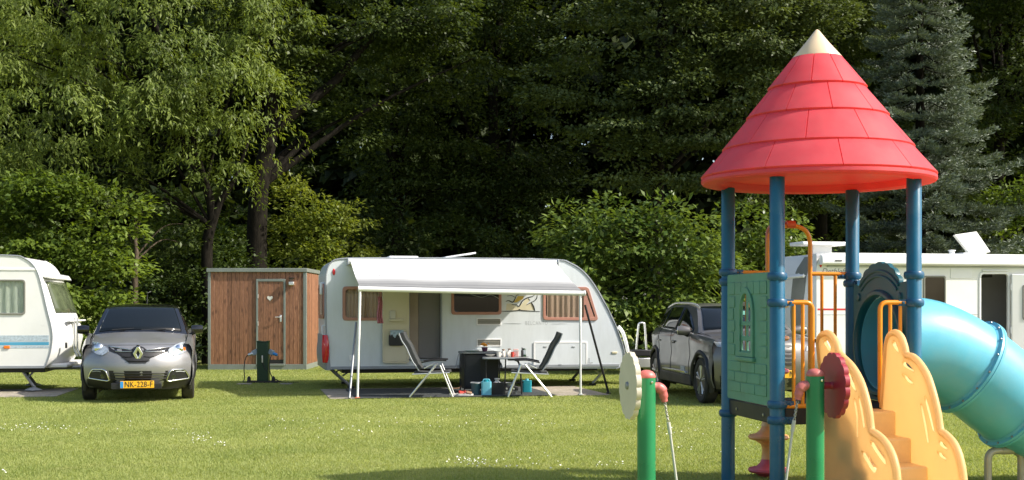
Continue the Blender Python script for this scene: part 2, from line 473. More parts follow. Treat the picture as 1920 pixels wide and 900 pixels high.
g = MB(); g.bx(-300, 300, -60, 600, -0.3, 0)
g.f = [f for f in g.f]
tag(g.build('lawn', lawn_material()), kind='structure')

def leaf_mesh(name, C, A, Nn, Ln, Wd, fold=0.18):
    """one folded four-cornered leaf per row: base C, axis A, normal Nn, length, width"""
    n = len(C)
    A = A / np.maximum(np.linalg.norm(A, axis=1, keepdims=True), 1e-6)
    B = np.cross(A, Nn); B /= np.maximum(np.linalg.norm(B, axis=1, keepdims=True), 1e-6)
    U = np.cross(B, A)
    Ln = Ln[:, None]; Wd = Wd[:, None]
    V = np.empty((n, 4, 3), np.float32)
    V[:, 0] = C
    V[:, 1] = C + A * Ln * 0.45 + B * Wd * 0.5 + U * Wd * fold
    V[:, 2] = C + A * Ln
    V[:, 3] = C + A * Ln * 0.45 - B * Wd * 0.5 + U * Wd * fold
    me = bpy.data.meshes.new(name)
    me.vertices.add(n * 4); me.vertices.foreach_set('co', V.ravel())
    me.loops.add(n * 4); me.loops.foreach_set('vertex_index', np.arange(n * 4, dtype=np.int32))
    me.polygons.add(n); me.polygons.foreach_set('loop_start', np.arange(0, n * 4, 4, dtype=np.int32))
    me.update(calc_edges=True)
    return me

def unit(n):
    v = RNG.normal(size=(n, 3)); return v / np.linalg.norm(v, axis=1, keepdims=True)

def lobe_clumps(lobes, per_m2, front=0.75):
    """clump centres spread over the outer shell of ellipsoid lobes, most of them on the side towards the lawn"""
    out = []; nor = []
    for (c, rx, ry, rz) in lobes:
        k = max(4, int(per_m2 * 4 * math.pi * ((rx * rz + rx * ry + ry * rz) / 3)))
        u = unit(k)
        flip = (u[:, 1] > 0.25) & (RNG.random(k) < front)
        u[flip, 1] *= -1
        r = 0.62 + 0.42 * RNG.random(k) ** 0.6
        rough = 1 + 0.16 * np.sin(u[:, 0] * 7 + c[0]) * np.cos(u[:, 2] * 6 + c[2])
        out.append(np.array(c) + u * np.array([rx, ry, rz]) * (r * rough)[:, None]); nor.append(u)
    return np.concatenate(out), np.concatenate(nor)

def broad_crown(name, lobes, mat, parent, per_m2=2.2, leaves=70, spread=0.5, ln=0.13, wd=0.075, droop=0.35, zmin=None, flat=0.55, cull=None, front=0.75, gap=None):
    """boughs spread over the lobes; every bough is a small umbrella of leaves, open underneath, so light and dark clumps alternate"""
    P, U = lobe_clumps(lobes, per_m2 * 0.42 * (0.5 / spread) ** 1.4, front)
    if cull is not None:
        k = cull(P); P, U = P[k], U[k]
    n = len(P)
    rb = spread * (0.55 + 0.85 * RNG.random(n) ** 1.3)
    cnt = np.maximum(14, (leaves * 2.3 * (rb / 0.5) ** 2)).astype(int)
    idx = np.repeat(np.arange(n), cnt); m = len(idx)
    u = unit(m)
    fl = (u[:, 2] < -0.15) & (RNG.random(m) < 0.8); u[fl, 2] *= -1
    r = 0.55 + 0.5 * RNG.random(m) ** 0.5
    wv = 1 + 0.28 * np.sin(u[:, 0] * 5 + idx * 1.7) * np.cos(u[:, 1] * 5 + idx * 2.3)
    off_ = u * np.array([1, 1, flat]) * (rb[idx] * r * wv)[:, None]
    off_ += U[idx] * (rb[idx] * 0.35 * u[:, 2])[:, None]
    C = P[idx] + off_ + RNG.normal(size=(m, 3)) * 0.035
    if zmin is not None:
        k = C[:, 2] > zmin; C, idx, u = C[k], idx[k], u[k]; m = len(C)
    if gap is not None:
        k = gap(C); C, idx, u = C[k], idx[k], u[k]; m = len(C)
    A = u * np.array([0.9, 0.9, 0.25]) + U[idx] * 0.3 + unit(m) * 0.6 + np.array([0, 0, -droop])
    Nn = unit(m) * 0.42 + u * 0.85 + U[idx] * 0.35 + np.array([0, 0, 0.4])
    L_ = ln * (0.65 + 0.7 * RNG.random(m)); Wd = wd * (0.65 + 0.7 * RNG.random(m))
    return link_mesh(name, leaf_mesh(name, C, A, Nn, L_, Wd), mat, parent), P

def weeping_crown(name, lobes, mat, parent, per_m2=2.0, ln=0.14, wd=0.042, hang=1.0, per=26, zmin=2.6):
    P, U = lobe_clumps(lobes, per_m2 * 0.27)
    Cs, As, Ns = [], [], []
    for p, u in zip(P, U):
        big = random.uniform(0.7, 1.6)
        for _ in range(random.randint(9, 17)):
            h = hang * big * random.uniform(0.3, 0.95)
            n = int(per * h / hang) + 4
            t = np.sort(RNG.random(n)) ** 0.9
            an = random.uniform(0, 6.283)
            out = Vector((u[0] * 0.8 + math.cos(an), u[1] * 0.8 - 0.3 + math.sin(an), 0)).normalized()
            sw = random.uniform(0.3, 0.85) * big
            st = p + RNG.normal(size=3) * np.array([0.12, 0.12, 0.08]) * big
            base = st[None, :] + np.stack([out.x * sw * np.sin(t * 1.5), out.y * sw * np.sin(t * 1.5), -h * t ** 2.0 + 0.28 * big * np.sin(t * 2.4)], 1)
            base += RNG.normal(size=base.shape) * 0.04
            Cs.append(base)
            As.append(np.stack([np.full(n, out.x * 0.45), np.full(n, out.y * 0.45), np.full(n, -0.6)], 1) + unit(n) * 0.6)
            Ns.append(unit(n) * 0.4 + np.array([out.x * 0.6 + u[0] * .3, out.y * 0.6 + u[1] * .3, 0.75]))
    C = np.concatenate(Cs); A = np.concatenate(As); Nn = np.concatenate(Ns)
    k = (C[:, 2] > zmin + 0.5 * np.sin(C[:, 0] * 2.1)) & chink(parent.location.x, parent.location.y)(C)
    C, A, Nn = C[k], A[k], Nn[k]
    m = len(C)
    return link_mesh(name, leaf_mesh(name, C, A, Nn, ln * (0.6 + 0.8 * RNG.random(m)), wd * (0.7 + 0.6 * RNG.random(m))), mat, parent), P

def wob(p0, p1, r0, r1, n=7, amp=0.12):
    p0, p1 = Vector(p0), Vector(p1); pts = []; rs = []
    for i in range(n):
        t = i / (n - 1); q = p0.lerp(p1, t)
        a = amp * math.sin(math.pi * t) if 0 < i < n - 1 else 0
        pts.append(q + Vector((random.uniform(-a, a), random.uniform(-a, a), random.uniform(-a, a) * 0.5))); rs.append(r0 + (r1 - r0) * t ** 0.8)
    return pts, rs

def trunk(parent, base, forks, r, mat, clumps=None, nl=10, name='trunk'):
    """tapered trunk from base through forks (points), limbs to some of the clump centres"""
    mb = MB(); pts = [Vector(base)] + [Vector(f) for f in forks]
    path = catmull(pts, 5); m = len(path)
    rs = [r * (1.25 if i == 0 else 1.08 if i == 1 else 1) * (1 - 0.62 * i / (m - 1)) for i in range(m)]
    mb.tube(path, rs, 10)
    o = mb.build(name, mat, parent, smooth=60)
    if clumps is not None and nl:
        ml = MB()
        for k in random.sample(range(len(clumps)), min(nl, len(clumps))):
            c = Vector(clumps[k]); i = random.randint(m // 2, m - 1)
            if c.z < path[i].z + 0.1 and i > 1: i = max(m // 3, 1)
            mid = path[i].lerp(c, 0.5) + Vector((0, 0, 0.35))
            pp = catmull([path[i], mid, c], 5); ml.tube(pp, [rs[i] * 0.45 * (1 - 0.85 * q / (len(pp) - 1)) for q in range(len(pp))], 6)
        tag(ml.build('limbs', mat, parent, smooth=60), kind='stuff')
    return o

def chink(ox, oy=0.0):
    """an opening between the crowns where sky shows: a slanting slot through the wood"""
    def f(C):
        x, y, z = C[:, 0] + ox, C[:, 1] + oy, C[:, 2]
        s = x / y + 0.149; h = (z - EYE) / y
        return ~((np.abs(s + 0.004 * np.sin(h * 300)) < 0.0065) & (h > 0.2285) & (h < 0.26))
    return f

def L_(px, py, d, rx, ry=None, rz=None):
    c = W(px, py, d); ry = ry or rx * 0.8; rz = rz or rx
    return (tuple(c), rx, ry, rz)

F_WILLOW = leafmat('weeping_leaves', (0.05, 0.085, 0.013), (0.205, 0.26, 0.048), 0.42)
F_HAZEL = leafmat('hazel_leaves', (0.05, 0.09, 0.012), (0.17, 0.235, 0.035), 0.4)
F_DARK = leafmat('dark_wood_leaves', (0.02, 0.037, 0.009), (0.068, 0.098, 0.02), 0.32)  # leaf colour darkened to stand in for shade within the wood
F_DARK2 = leafmat('shade_dark_leaves', (0.022, 0.039, 0.009), (0.088, 0.122, 0.023), 0.36)  # also darkened: shade of the taller crowns put into the leaf colour
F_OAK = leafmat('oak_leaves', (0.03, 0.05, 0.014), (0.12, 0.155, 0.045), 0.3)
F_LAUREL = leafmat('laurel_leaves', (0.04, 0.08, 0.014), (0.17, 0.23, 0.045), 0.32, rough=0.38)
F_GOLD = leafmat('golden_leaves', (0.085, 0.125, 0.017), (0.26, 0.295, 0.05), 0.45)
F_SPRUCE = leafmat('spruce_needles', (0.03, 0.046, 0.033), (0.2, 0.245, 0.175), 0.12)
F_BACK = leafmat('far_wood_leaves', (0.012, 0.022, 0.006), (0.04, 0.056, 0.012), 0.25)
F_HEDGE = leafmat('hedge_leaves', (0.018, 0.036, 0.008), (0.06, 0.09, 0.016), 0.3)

# weeping tree on the left
tr = empty('weeping_tree', (W(392, 575, 33.5).x, 33.5, 0), 0, 'big tree with drooping light green foliage behind the left caravan', 'tree')
wl = [L_(40, 40, 32.5, 2.2), L_(190, -40, 33, 2.7), L_(330, 60, 33, 2.3), L_(90, 210, 32.3, 1.9), L_(250, 190, 32.6, 1.8), L_(-60, 200, 33, 2.0), L_(420, 170, 33, 1.5), L_(500, 90, 33.6, 1.35), L_(440, 270, 33.4, 0.9), L_(150, 330, 32.4, 1.2), L_(370, 260, 33, 1.1), L_(15, 330, 32.3, 1.1)]
off = Vector(tr.location)
wl = [((c[0] - off.x, c[1] - off.y, c[2]), a, b, d) for (c, a, b, d) in wl]
cr, P = weeping_crown('crown', wl, F_WILLOW, tr, per_m2=1.9)
def loc(px, py, d): return tuple(W(px, py, d) - off)
trunk(tr, (0, 0, -0.1), [loc(388, 470, 33.5), loc(398, 400, 33.5), loc(372, 300, 33.4), loc(330, 150, 33.2), loc(280, 20, 33)], 0.17, M_BARK, P, 14)
mb = MB(); pp = catmull([loc(392, 440, 33.5), loc(412, 380, 33.5), loc(440, 335, 33.6), loc(470, 250, 33.6)], 5); mb.tube(pp, [0.13 - 0.09 * i / (len(pp) - 1) for i in range(len(pp))], 8); mb.build('limb', M_BARK, tr, smooth=60)

def tree(name, label, px, d, lobes, mat, forks, r, per_m2=2.0, leaves=60, bark=None, nl=12, cat='tree', group=None, **kw):
    global off
    t = empty(name, ((px - 960) / FPX * d, d, 0), 0, label, cat, group)
    off = Vector(t.location)
    lb = [((c[0] - off.x, c[1] - off.y, c[2]), a, b, e) for (c, a, b, e) in lobes]
    cr, P = broad_crown('crown', lb, mat, t, per_m2, leaves, gap=chink(off.x, off.y), **kw)
    if forks is not None:
        trunk(t, (0, 0, -0.1), [tuple(W(*f) - off) for f in forks], r, bark or M_BARK, P, nl)
    return t

# tall oak whose thick trunk stands behind the cabin
tree('oak_tree', 'tall dark tree with thick shade-dark trunk rising behind the wooden cabin', 482, 35.5,
     [L_(520, 30, 35.5, 1.5), L_(560, 160, 35.8, 1.1), L_(690, 40, 36.6, 1.5), L_(640, 150, 37, 1.2), L_(780, -20, 37, 2.0), L_(470, -60, 36, 2.0), L_(640, 260, 37.5, 1.0), L_(560, 290, 37, 0.7), L_(840, 90, 37.5, 1.3)],
     F_DARK2, [(482, 420, 35.5), (492, 320, 35.5), (510, 230, 35.6), (505, 120, 35.7), (515, -20, 35.8)], 0.32, 2.4, 64, nl=16, spread=0.72)
mb = MB(); pp = catmull([W(505, 250, 35.5) - off, W(560, 205, 35.6) - off, W(630, 150, 36) - off, W(700, 70, 36.3) - off, W(790, 30, 36.8) - off], 5)
mb.tube(pp, [0.19 - 0.13 * i / (len(pp) - 1) for i in range(len(pp))], 8); mb.build('limb', M_BARK, bpy.data.objects['oak_tree'], smooth=60)

tree('hazel_bush', 'bright leafy hazel bush between the left caravan and the silver car', 110, 31.5,
     [L_(60, 430, 31.0, 1.1, 0.9, 1.1), L_(165, 450, 31.2, 1.0, 0.8, 1.3), L_(120, 540, 31.0, 1.2, 0.8, 1.2), L_(200, 540, 31.2, 0.75, 0.7, 1.2), L_(10, 500, 31.2, 1.3, 0.9, 1.3), L_(185, 630, 31.2, 1.0, 0.7, 0.8), L_(110, 380, 31.4, 0.8, 0.7, 0.7), L_(-80, 470, 31.4, 1.4)],
     F_HAZEL, [(115, 500, 31.6), (105, 420, 31.6)], 0.09, 3.6, 52, cat='bush', nl=8, zmin=0.05, ln=0.15, wd=0.085)
tree('young_tree', 'slim brown trunk standing behind the silver car', 253, 32.5,
     [L_(270, 350, 33.2, 0.9), L_(255, 430, 33.4, 0.7), L_(320, 420, 33.6, 0.8)], F_DARK2, [(253, 520, 32.5), (256, 480, 32.5), (252, 440, 32.6)], 0.1, 2.5, 55, bark=M_BARK2, nl=6)
tree('clipped_hedge', 'low dark green hedge between the silver car and the wooden cabin', 335, 33.8,
     [L_(300, 590, 33.6, 0.9, 0.7, 1.3), L_(370, 590, 33.8, 0.9, 0.7, 1.3), L_(440, 560, 34.6, 0.9, 0.7, 1.7), L_(250, 600, 33.5, 0.8, 0.7, 1.3), L_(350, 500, 34.6, 0.8, 0.6, 0.7), L_(290, 500, 34.6, 0.7, 0.6, 0.6)],
     F_HEDGE, None, 0, 3.6, 60, cat='hedge', zmin=0.03, ln=0.11, wd=0.07)
tree('lime_bush', 'sunlit green bush glimpsed between the two dark trunks', 330, 37,
     [L_(330, 440, 37, 0.9, 0.8, 1.0), L_(290, 480, 37, 0.9), L_(425, 470, 37.2, 0.7, 0.7, 1.0), L_(420, 410, 37.5, 0.5), L_(440, 540, 37, 0.9)], F_HAZEL, [(335, 500, 37), (330, 440, 37)], 0.06, 3.2, 50, cat='bush', nl=5, zmin=0.05)
tree('golden_bush', 'yellow green shrub sunlit above the wooden cabin roof', 600, 36.6,
     [L_(590, 450, 36.4, 0.9, 0.8, 0.8), L_(545, 470, 36.4, 0.7), L_(645, 455, 36.4, 0.75, 0.7, 0.7), L_(570, 400, 36.4, 0.45, 0.45, 0.5), L_(615, 405, 36.2, 0.5, 0.5, 0.5), L_(600, 540, 36.4, 1.4, 0.9, 1.1), L_(548, 368, 36.5, 0.3, 0.3, 0.35), L_(660, 410, 36.6, 0.35, 0.35, 0.4)],
     F_GOLD, [(600, 500, 36.6), (595, 430, 36.6)], 0.07, 3.2, 52, cat='bush', nl=8, zmin=0.05, ln=0.13, wd=0.07)
tree('shade_bush', 'dark shrub behind the rear of the caravan with awning', 730, 38.5,
     [L_(700, 470, 38.2, 0.8), L_(760, 460, 38.6, 0.8, 0.7, 0.9), L_(810, 480, 38.8, 0.9), L_(740, 540, 38.5, 1.5, 0.8, 1.0), L_(880, 490, 39, 1.0), L_(960, 480, 39, 1.0), L_(1030, 490, 38.6, 0.9)], F_HEDGE, [(735, 500, 38.5), (730, 440, 38.5)], 0.06, 2.6, 52, cat='bush', nl=6, zmin=0.05)

# the wood behind, tree by tree
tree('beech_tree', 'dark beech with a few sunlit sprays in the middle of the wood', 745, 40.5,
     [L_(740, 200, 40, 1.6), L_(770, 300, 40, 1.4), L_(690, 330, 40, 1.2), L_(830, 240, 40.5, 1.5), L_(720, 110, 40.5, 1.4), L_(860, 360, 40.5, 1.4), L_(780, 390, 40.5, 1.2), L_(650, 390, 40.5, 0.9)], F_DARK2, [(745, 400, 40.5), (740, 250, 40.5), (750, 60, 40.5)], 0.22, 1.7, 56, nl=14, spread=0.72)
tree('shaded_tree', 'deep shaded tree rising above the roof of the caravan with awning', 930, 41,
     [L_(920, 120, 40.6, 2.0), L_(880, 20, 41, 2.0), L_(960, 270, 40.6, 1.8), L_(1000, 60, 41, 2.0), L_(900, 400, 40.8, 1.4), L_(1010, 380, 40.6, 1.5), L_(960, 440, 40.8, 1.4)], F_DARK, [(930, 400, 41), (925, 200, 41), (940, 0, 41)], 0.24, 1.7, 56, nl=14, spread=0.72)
tree('maple_tree', 'mid green tree with layered branches left of the red cone roof', 1230, 37.5,
     [L_(1150, 90, 36.4, 1.5), L_(1260, 60, 36.0, 1.6), L_(1390, 40, 36.0, 1.7), L_(1200, 210, 36.2, 1.4), L_(1320, 190, 35.8, 1.5), L_(1430, 190, 36, 1.4), L_(1150, 310, 36.6, 1.0), L_(1260, 310, 36.0, 1.2), L_(1090, 180, 37, 1.2), L_(1380, 310, 36, 1.2), L_(1290, -60, 37.6, 2.0), L_(1420, -90, 36.5, 2.4), L_(1100, -40, 39.5, 1.7), L_(1480, 90, 36.5, 1.3), L_(1570, -20, 38.5, 1.8), L_(1620, 60, 39, 1.5), L_(1440, -240, 37, 2.4)],  # topmost lobe is unseen, added to cast shade on the middle wood
     F_OAK, [(1230, 420, 37.5), (1235, 250, 37.4), (1240, 60, 37.3), (1245, -80, 37.3)], 0.26, 2.2, 60, nl=20, flat=0.45, spread=0.72)
tree('laurel_bush', 'broad glossy bright green bush between the awning caravan and the grey SUV', 1200, 29.5,
     [L_(1110, 470, 29.3, 0.75, 0.7, 0.75), L_(1190, 450, 29.2, 0.85, 0.7, 0.7), L_(1275, 460, 29.3, 0.75, 0.7, 0.75), L_(1150, 530, 29.0, 0.95, 0.75, 0.9), L_(1240, 540, 29.0, 1.0, 0.75, 1.0), L_(1310, 540, 29.3, 0.75, 0.7, 1.0), L_(1195, 630, 29.0, 1.3, 0.75, 0.7), L_(1080, 440, 29.6, 0.35, 0.4, 0.4), L_(1090, 590, 29.6, 0.8)],
     F_LAUREL, [(1200, 500, 29.5), (1195, 440, 29.5)], 0.08, 4.4, 46, cat='bush', nl=8, zmin=0.05, ln=0.16, wd=0.085)
tree('round_bush', 'green bush behind the blue posts and the orange arch', 1400, 30.5,
     [L_(1375, 450, 30.5, 0.6), L_(1420, 450, 30.6, 0.7), L_(1400, 540, 30.5, 1.0, 0.7, 1.0), L_(1470, 470, 31, 0.6)], F_LAUREL, [(1400, 520, 30.5), (1398, 450, 30.5)], 0.06, 3.8, 46, cat='bush', nl=5, zmin=0.05, ln=0.15, wd=0.08)
tree('edge_bush', 'green bush behind the camper roof at the right edge', 1915, 33,
     [L_(1900, 430, 33, 0.6), L_(1935, 400, 33, 0.8), L_(1900, 470, 32.6, 0.6), L_(1960, 350, 33, 0.8), L_(1850, 480, 34, 0.5)], F_HAZEL, [(1915, 500, 33), (1920, 430, 33)], 0.07, 3.0, 50, cat='bush', nl=5, zmin=0.05)
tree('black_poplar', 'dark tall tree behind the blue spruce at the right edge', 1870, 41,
     [L_(1860, 60, 40.5, 2.2), L_(1900, 230, 40.5, 2.0), L_(1800, -60, 40.5, 2.4), L_(1930, -40, 40.5, 2.4), L_(1860, 370, 40.5, 1.7), L_(1990, 150, 40, 2.6), L_(1780, 250, 41, 1.8), L_(1980, 380, 40, 1.8), L_(1860, -240, 40, 2.8), L_(2040, -100, 39, 3.0)], F_DARK, [(1870, 400, 41), (1875, 200, 41), (1870, 20, 41)], 0.26, 1.5, 56, nl=14, spread=0.72)  # highest lobes lie above the view, added to shade the trees leftwards
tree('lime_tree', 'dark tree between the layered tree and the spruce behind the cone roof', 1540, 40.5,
     [L_(1530, 40, 40, 1.8), L_(1480, 330, 39.5, 1.6), L_(1560, 200, 40, 1.7), L_(1540, 410, 39.5, 1.5), L_(1620, -60, 40, 2.0), L_(1640, 430, 39.5, 1.5), L_(1560, -220, 39, 2.6), L_(1640, -300, 39, 2.6)], F_DARK2, [(1540, 400, 40.5), (1545, 200, 40.5), (1540, 0, 40.5)], 0.24, 1.6, 56, nl=10, spread=0.72)  # last two lobes are unseen crown tops added to darken the wood

def spruce(label, px, d, h, rmax):
    t = empty('blue_spruce', ((px - 960) / FPX * d, d, 0), 0, label, 'tree')
    mb = MB(); mb.tube([(0, 0, -0.1), (0, 0, h * 0.5), (0, 0, h)], [0.2, 0.12, 0.02], 10); mb.build('trunk', M_BARK, t, smooth=60)
    br = MB(); C, A, Nn, Ls = [], [], [], []
    z = 0.7
    while z < h - 0.15:
        f = 1 - z / h
        n = int(6 + 4 * f)
        a0 = random.random() * 6.28
        for k in range(n):
            a = a0 + 6.283 * k / n + random.uniform(-.25, .25)
            if math.sin(a) > 0.75 and random.random() < 0.6: continue
            l = rmax * f ** 0.8 * random.uniform(0.6, 1.2) + 0.12
            dirv = Vector((math.cos(a), math.sin(a), 0)); side = Vector((-dirv.y, dirv.x, 0))
            def pos(s):
                return Vector((0, 0, z)) + dirv * (l * s) + Vector((0, 0, -0.34 * l * s + 0.3 * l * s * s * s))
            br.tube([pos(s) for s in (0, .35, .7, 1)], [0.028 * (0.4 + f), 0.022 * (0.4 + f), 0.014, 0.005], 4, caps=False)
            m = max(5, int(l / 0.085))
            for j in range(m):
                s = 0.22 + 0.78 * (j + random.random()) / m
                p = pos(s)
                tw = 0.42 * l * (1.05 - s) + 0.12
                for sd in (-1, 1):
                    q = max(3, int(tw / 0.055))
                    td = (side * sd * 0.85 + dirv * 0.65 + Vector((0, 0, random.uniform(-0.25, 0.12)))).normalized()
                    for i in range(q):
                        u = (i + random.random()) / q
                        pp = p + td * tw * u + Vector((0, 0, -0.05 * u))
                        for _ in range(4):
                            C.append(pp + Vector((random.uniform(-.02, .02), random.uniform(-.02, .02), random.uniform(-.01, .03))))
                            A.append(td * 0.7 + Vector((random.uniform(-.6, .6), random.uniform(-.6, .6), random.uniform(-.15, .75)))); Ls.append(random.uniform(0.08, 0.15))
                # upright shoots along the branch give the tufted look
                for _ in range(3):
                    C.append(p + Vector((random.uniform(-.04, .04), random.uniform(-.04, .04), 0.01))); A.append(dirv * 0.7 + Vector((random.uniform(-.5, .5), random.uniform(-.5, .5), random.uniform(0.2, 0.8)))); Ls.append(random.uniform(0.07, 0.12))
        z += 0.27 + 0.3 * f
    C = np.array([tuple(c) for c in C]); A = np.array([tuple(c) for c in A]); Ls = np.array(Ls); n = len(C)
    tag(br.build('branches', M_BARK, t, smooth=60), kind='stuff')
    link_mesh('crown', leaf_mesh('crown', C, A, unit(n) * 0.8 + np.array([0, -0.3, 0.7]), Ls, Ls * 0.2, 0.1), F_SPRUCE, t)
    return n
nsp = spruce('blue grey spruce with tiered branches behind the red cone roof', 1725, 33, 12.2, 3.35)

# far wood behind all of it: reads as one mass
def far_wood():
    lb = []
    for px in range(-200, 2200, 95):
        for py, r in ((520, 2.0), (400, 2.2), (280, 2.2), (160, 2.2), (40, 2.3), (-90, 2.5), (-230, 2.6)):
            d = random.uniform(46, 51); x = px + random.uniform(-40, 40)
            if 560 < x < 640 and py < -60: continue
            lb.append(L_(x, py + random.uniform(-30, 30), d, r * random.uniform(0.85, 1.1), 1.2))
    def cull(P):      # a chink of sky between the crowns
        px = 960 + P[:, 0] / P[:, 1] * FPX; py = HZ - (P[:, 2] - EYE) / P[:, 1] * FPX
        return ~((np.abs(px - 600) < 26) & (py < 34))
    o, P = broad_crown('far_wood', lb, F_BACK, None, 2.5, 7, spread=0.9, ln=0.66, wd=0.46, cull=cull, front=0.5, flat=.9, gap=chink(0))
    tag(o, 'dark mass of the far wood seen through the trees', 'wood', kind='stuff')
far_wood()
# ------------------------------------------------------------------ playground tower
PF = Frame(2.476, 10.389, 10)
tower = fempty('play_tower', PF, 'playground tower with red cone roof, blue posts, yellow steps and turquoise tube slide', 'play tower')
HX, HY, PR = 0.56, 0.55, 0.0575

def clamp(post, z, toward=None):
    mb = MB(); r = PR
    mb.lathe([(r - .004, z - .03), (r + .012, z - .028), (r + .02, z - .012), (r + .02, z + .012), (r + .012, z + .028), (r - .004, z + .03)], 24, Matrix.Translation((0, 0, 0)))
    for a in (toward or ()):
        d = Vector((math.cos(R(a)), math.sin(R(a)), 0)); c = d * (r + .042) + Vector((0, 0, z))
        mb.rbx(c, (.06, .03, .05), Matrix.Rotation(R(a), 3, 'Z'))
        for q in (-1, 1):
            mb.lathe([(0.0, 0), (.011, 0), (.011, .012), (0, .016)], 8, axis_M(c + Vector((-d.y, d.x, 0)) * .014 * q, Vector((-d.y, d.x, 0)) * q))
    return mb.build('clamp', M_BLUEC, post, smooth=40)

posts = {}
for key, sx, sy, zs in (('A', -1, 1, [(1.79, (0,)), (1.71, ()), (.60, ())]), ('B', -1, -1, [(1.73, ()), (1.53, (0,)), (.755, (0,)), (.635, (0,))]),
                        ('C', 1, 1, [(1.765, (180,)), (1.70, (-90,))]), ('D', 1, -1, [(1.745, (90,)), (1.53, (180,)), (.755, ())])):
    mb = MB(); mb.lathe([(PR, 0), (PR, 2.5), (PR - .004, 2.505), (0.0, 2.505)], 28)
    p = mb.build('post', M_BLUE, tower, smooth=40); p.location = (sx * HX, sy * HY, 0)
    for z, tw in zs: clamp(p, z, tw)

# roof
roof_prof = [(.955, 2.545), (.972, 2.53), (.975, 2.512), (.962, 2.497), (.92, 2.49), (.83, 2.487), (.80, 2.50), (.785, 2.53), (.75, 2.54), (.6, 2.72), (.3, 3.15), (.02, 3.5), (.02, 3.52), (.185, 3.51)]
rows = [(.966, 2.548, .755, 2.79), (.787, 2.770, .551, 3.045), (.584, 3.026, .370, 3.282), (.404, 3.263, .19, 3.522)]
outer = [(.185, 3.51), (.365, 3.277), (.545, 3.04), (.745, 2.785), (.955, 2.545)]
mb = MB(); mb.lathe([(.957, 2.55), (.972, 2.535), (.975, 2.512), (.962, 2.497), (.92, 2.49), (.83, 2.487), (.80, 2.50), (.785, 2.53), (.772, 2.745), (.745, 2.78), (.545, 3.035), (.365, 3.272), (.185, 3.505), (.0, 3.515)], 72)
roof = mb.build('roof', M_RED, tower, smooth=35); roof.scale = (.957, .957, 1)
face_ang = math.degrees(math.atan2(-10.389, -2.476)) - 10
for k, (r0, z0, r1, z1) in enumerate(rows):
    ph = 11.7 if k % 2 == 0 else -6.3
    mb = MB(); seg = 8; gap = .0035; th = .014
    for (off_t, ) in ((0.0,),):
        rows_pts = []
        sl = Vector((r1 - r0, z1 - z0)).normalized(); nrm = Vector((-sl.y, sl.x)); nrm = nrm if nrm.x > 0 else -nrm
        nrm = Vector((abs(sl.y), abs(sl.x)))
        def ringp(t, h, a, g):
            r = r0 + (r1 - r0) * t + nrm.x * h; z = z0 + (z1 - z0) * t + nrm.y * h
            return (r * math.cos(a), r * math.sin(a), z)
        # cross-section through the slope: a lip at the foot, rounded edge
        sec = [(-0.0, -.014), (-.012, .004), (0.0, .013), (.03, .013), (.5, .012), (.96, .011), (1.0, .004), (1.0, -.014)]
        grid = []
        for j in range(seg + 1):
            f = j / seg
            rowp = []
            for (t, h) in sec:
                r = r0 + (r1 - r0) * t
                a0 = gap / max(r, .1); a1 = R(36) - gap / max(r, .1)
                hh = h
                rowp.append(ringp(t, hh, a0 + (a1 - a0) * f, 0))
            grid.append(rowp)
        # rounded side edges
        first = [ringp(t, min(h, .0) - .004, gap / max(r0 + (r1 - r0) * t, .1) * .4, 0) for (t, h) in sec]
        last = [ringp(t, min(h, .0) - .004, R(36) - gap / max(r0 + (r1 - r0) * t, .1) * .4, 0) for (t, h) in sec]
        mb.grid([first] + grid + [last])
    me = None
    for q in range(10):
        if me is None:
            o = mb.build('roof_panel', M_RED, roof, smooth=50); me = o.data
        else:
            o = link_mesh('roof_panel', me, None, roof)
        o.rotation_euler = (0, 0, R(face_ang + ph + 36 * q))
mb = MB(); mb.lathe([(.0, 3.5), (.198, 3.505), (.206, 3.512), (.204, 3.524), (.1, 3.64), (.02, 3.738), (.008, 3.748), (0, 3.75)], 48)
mb.build('finial', M_CREAM, roof, smooth=35)
mb = MB(); mb.lathe([(.19, 3.50), (.2085, 3.501), (.2085, 3.512), (.19, 3.512)], 48, closed=True); mb.build('finial_seam', M_ORANGE, roof, smooth=35)

# deck
mb = MB(); mb.bx(-HX + .02, HX - .02, -HY + .02, HY - .02, .685, .72); deck = mb.build('platform', M_BLACKB, tower, bevel=.005)
for (x0, x1, y0, y1) in ((-HX - .012, -HX + .02, -HY + .06, HY - .06), (HX - .02, HX + .012, -HY + .06, HY - .06), (-HX + .06, HX - .06, -HY - .012, -HY + .02), (-HX + .06, HX - .06, HY - .02, HY + .012)):
    mb = MB(); mb.bx(x0, x1, y0, y1, .60, .724); mb.build('deck_beam', M_BLACKB, deck, bevel=.006)
mb = MB()
for yb in (-.3, .3): mb.lathe([(0, 0), (.012, 0), (.012, .008), (0, .01)], 8, axis_M((-HX - .012, yb, .655), (-1, 0, 0)))
mb.build('deck_bolts', M_CHAIN, deck, smooth=40)

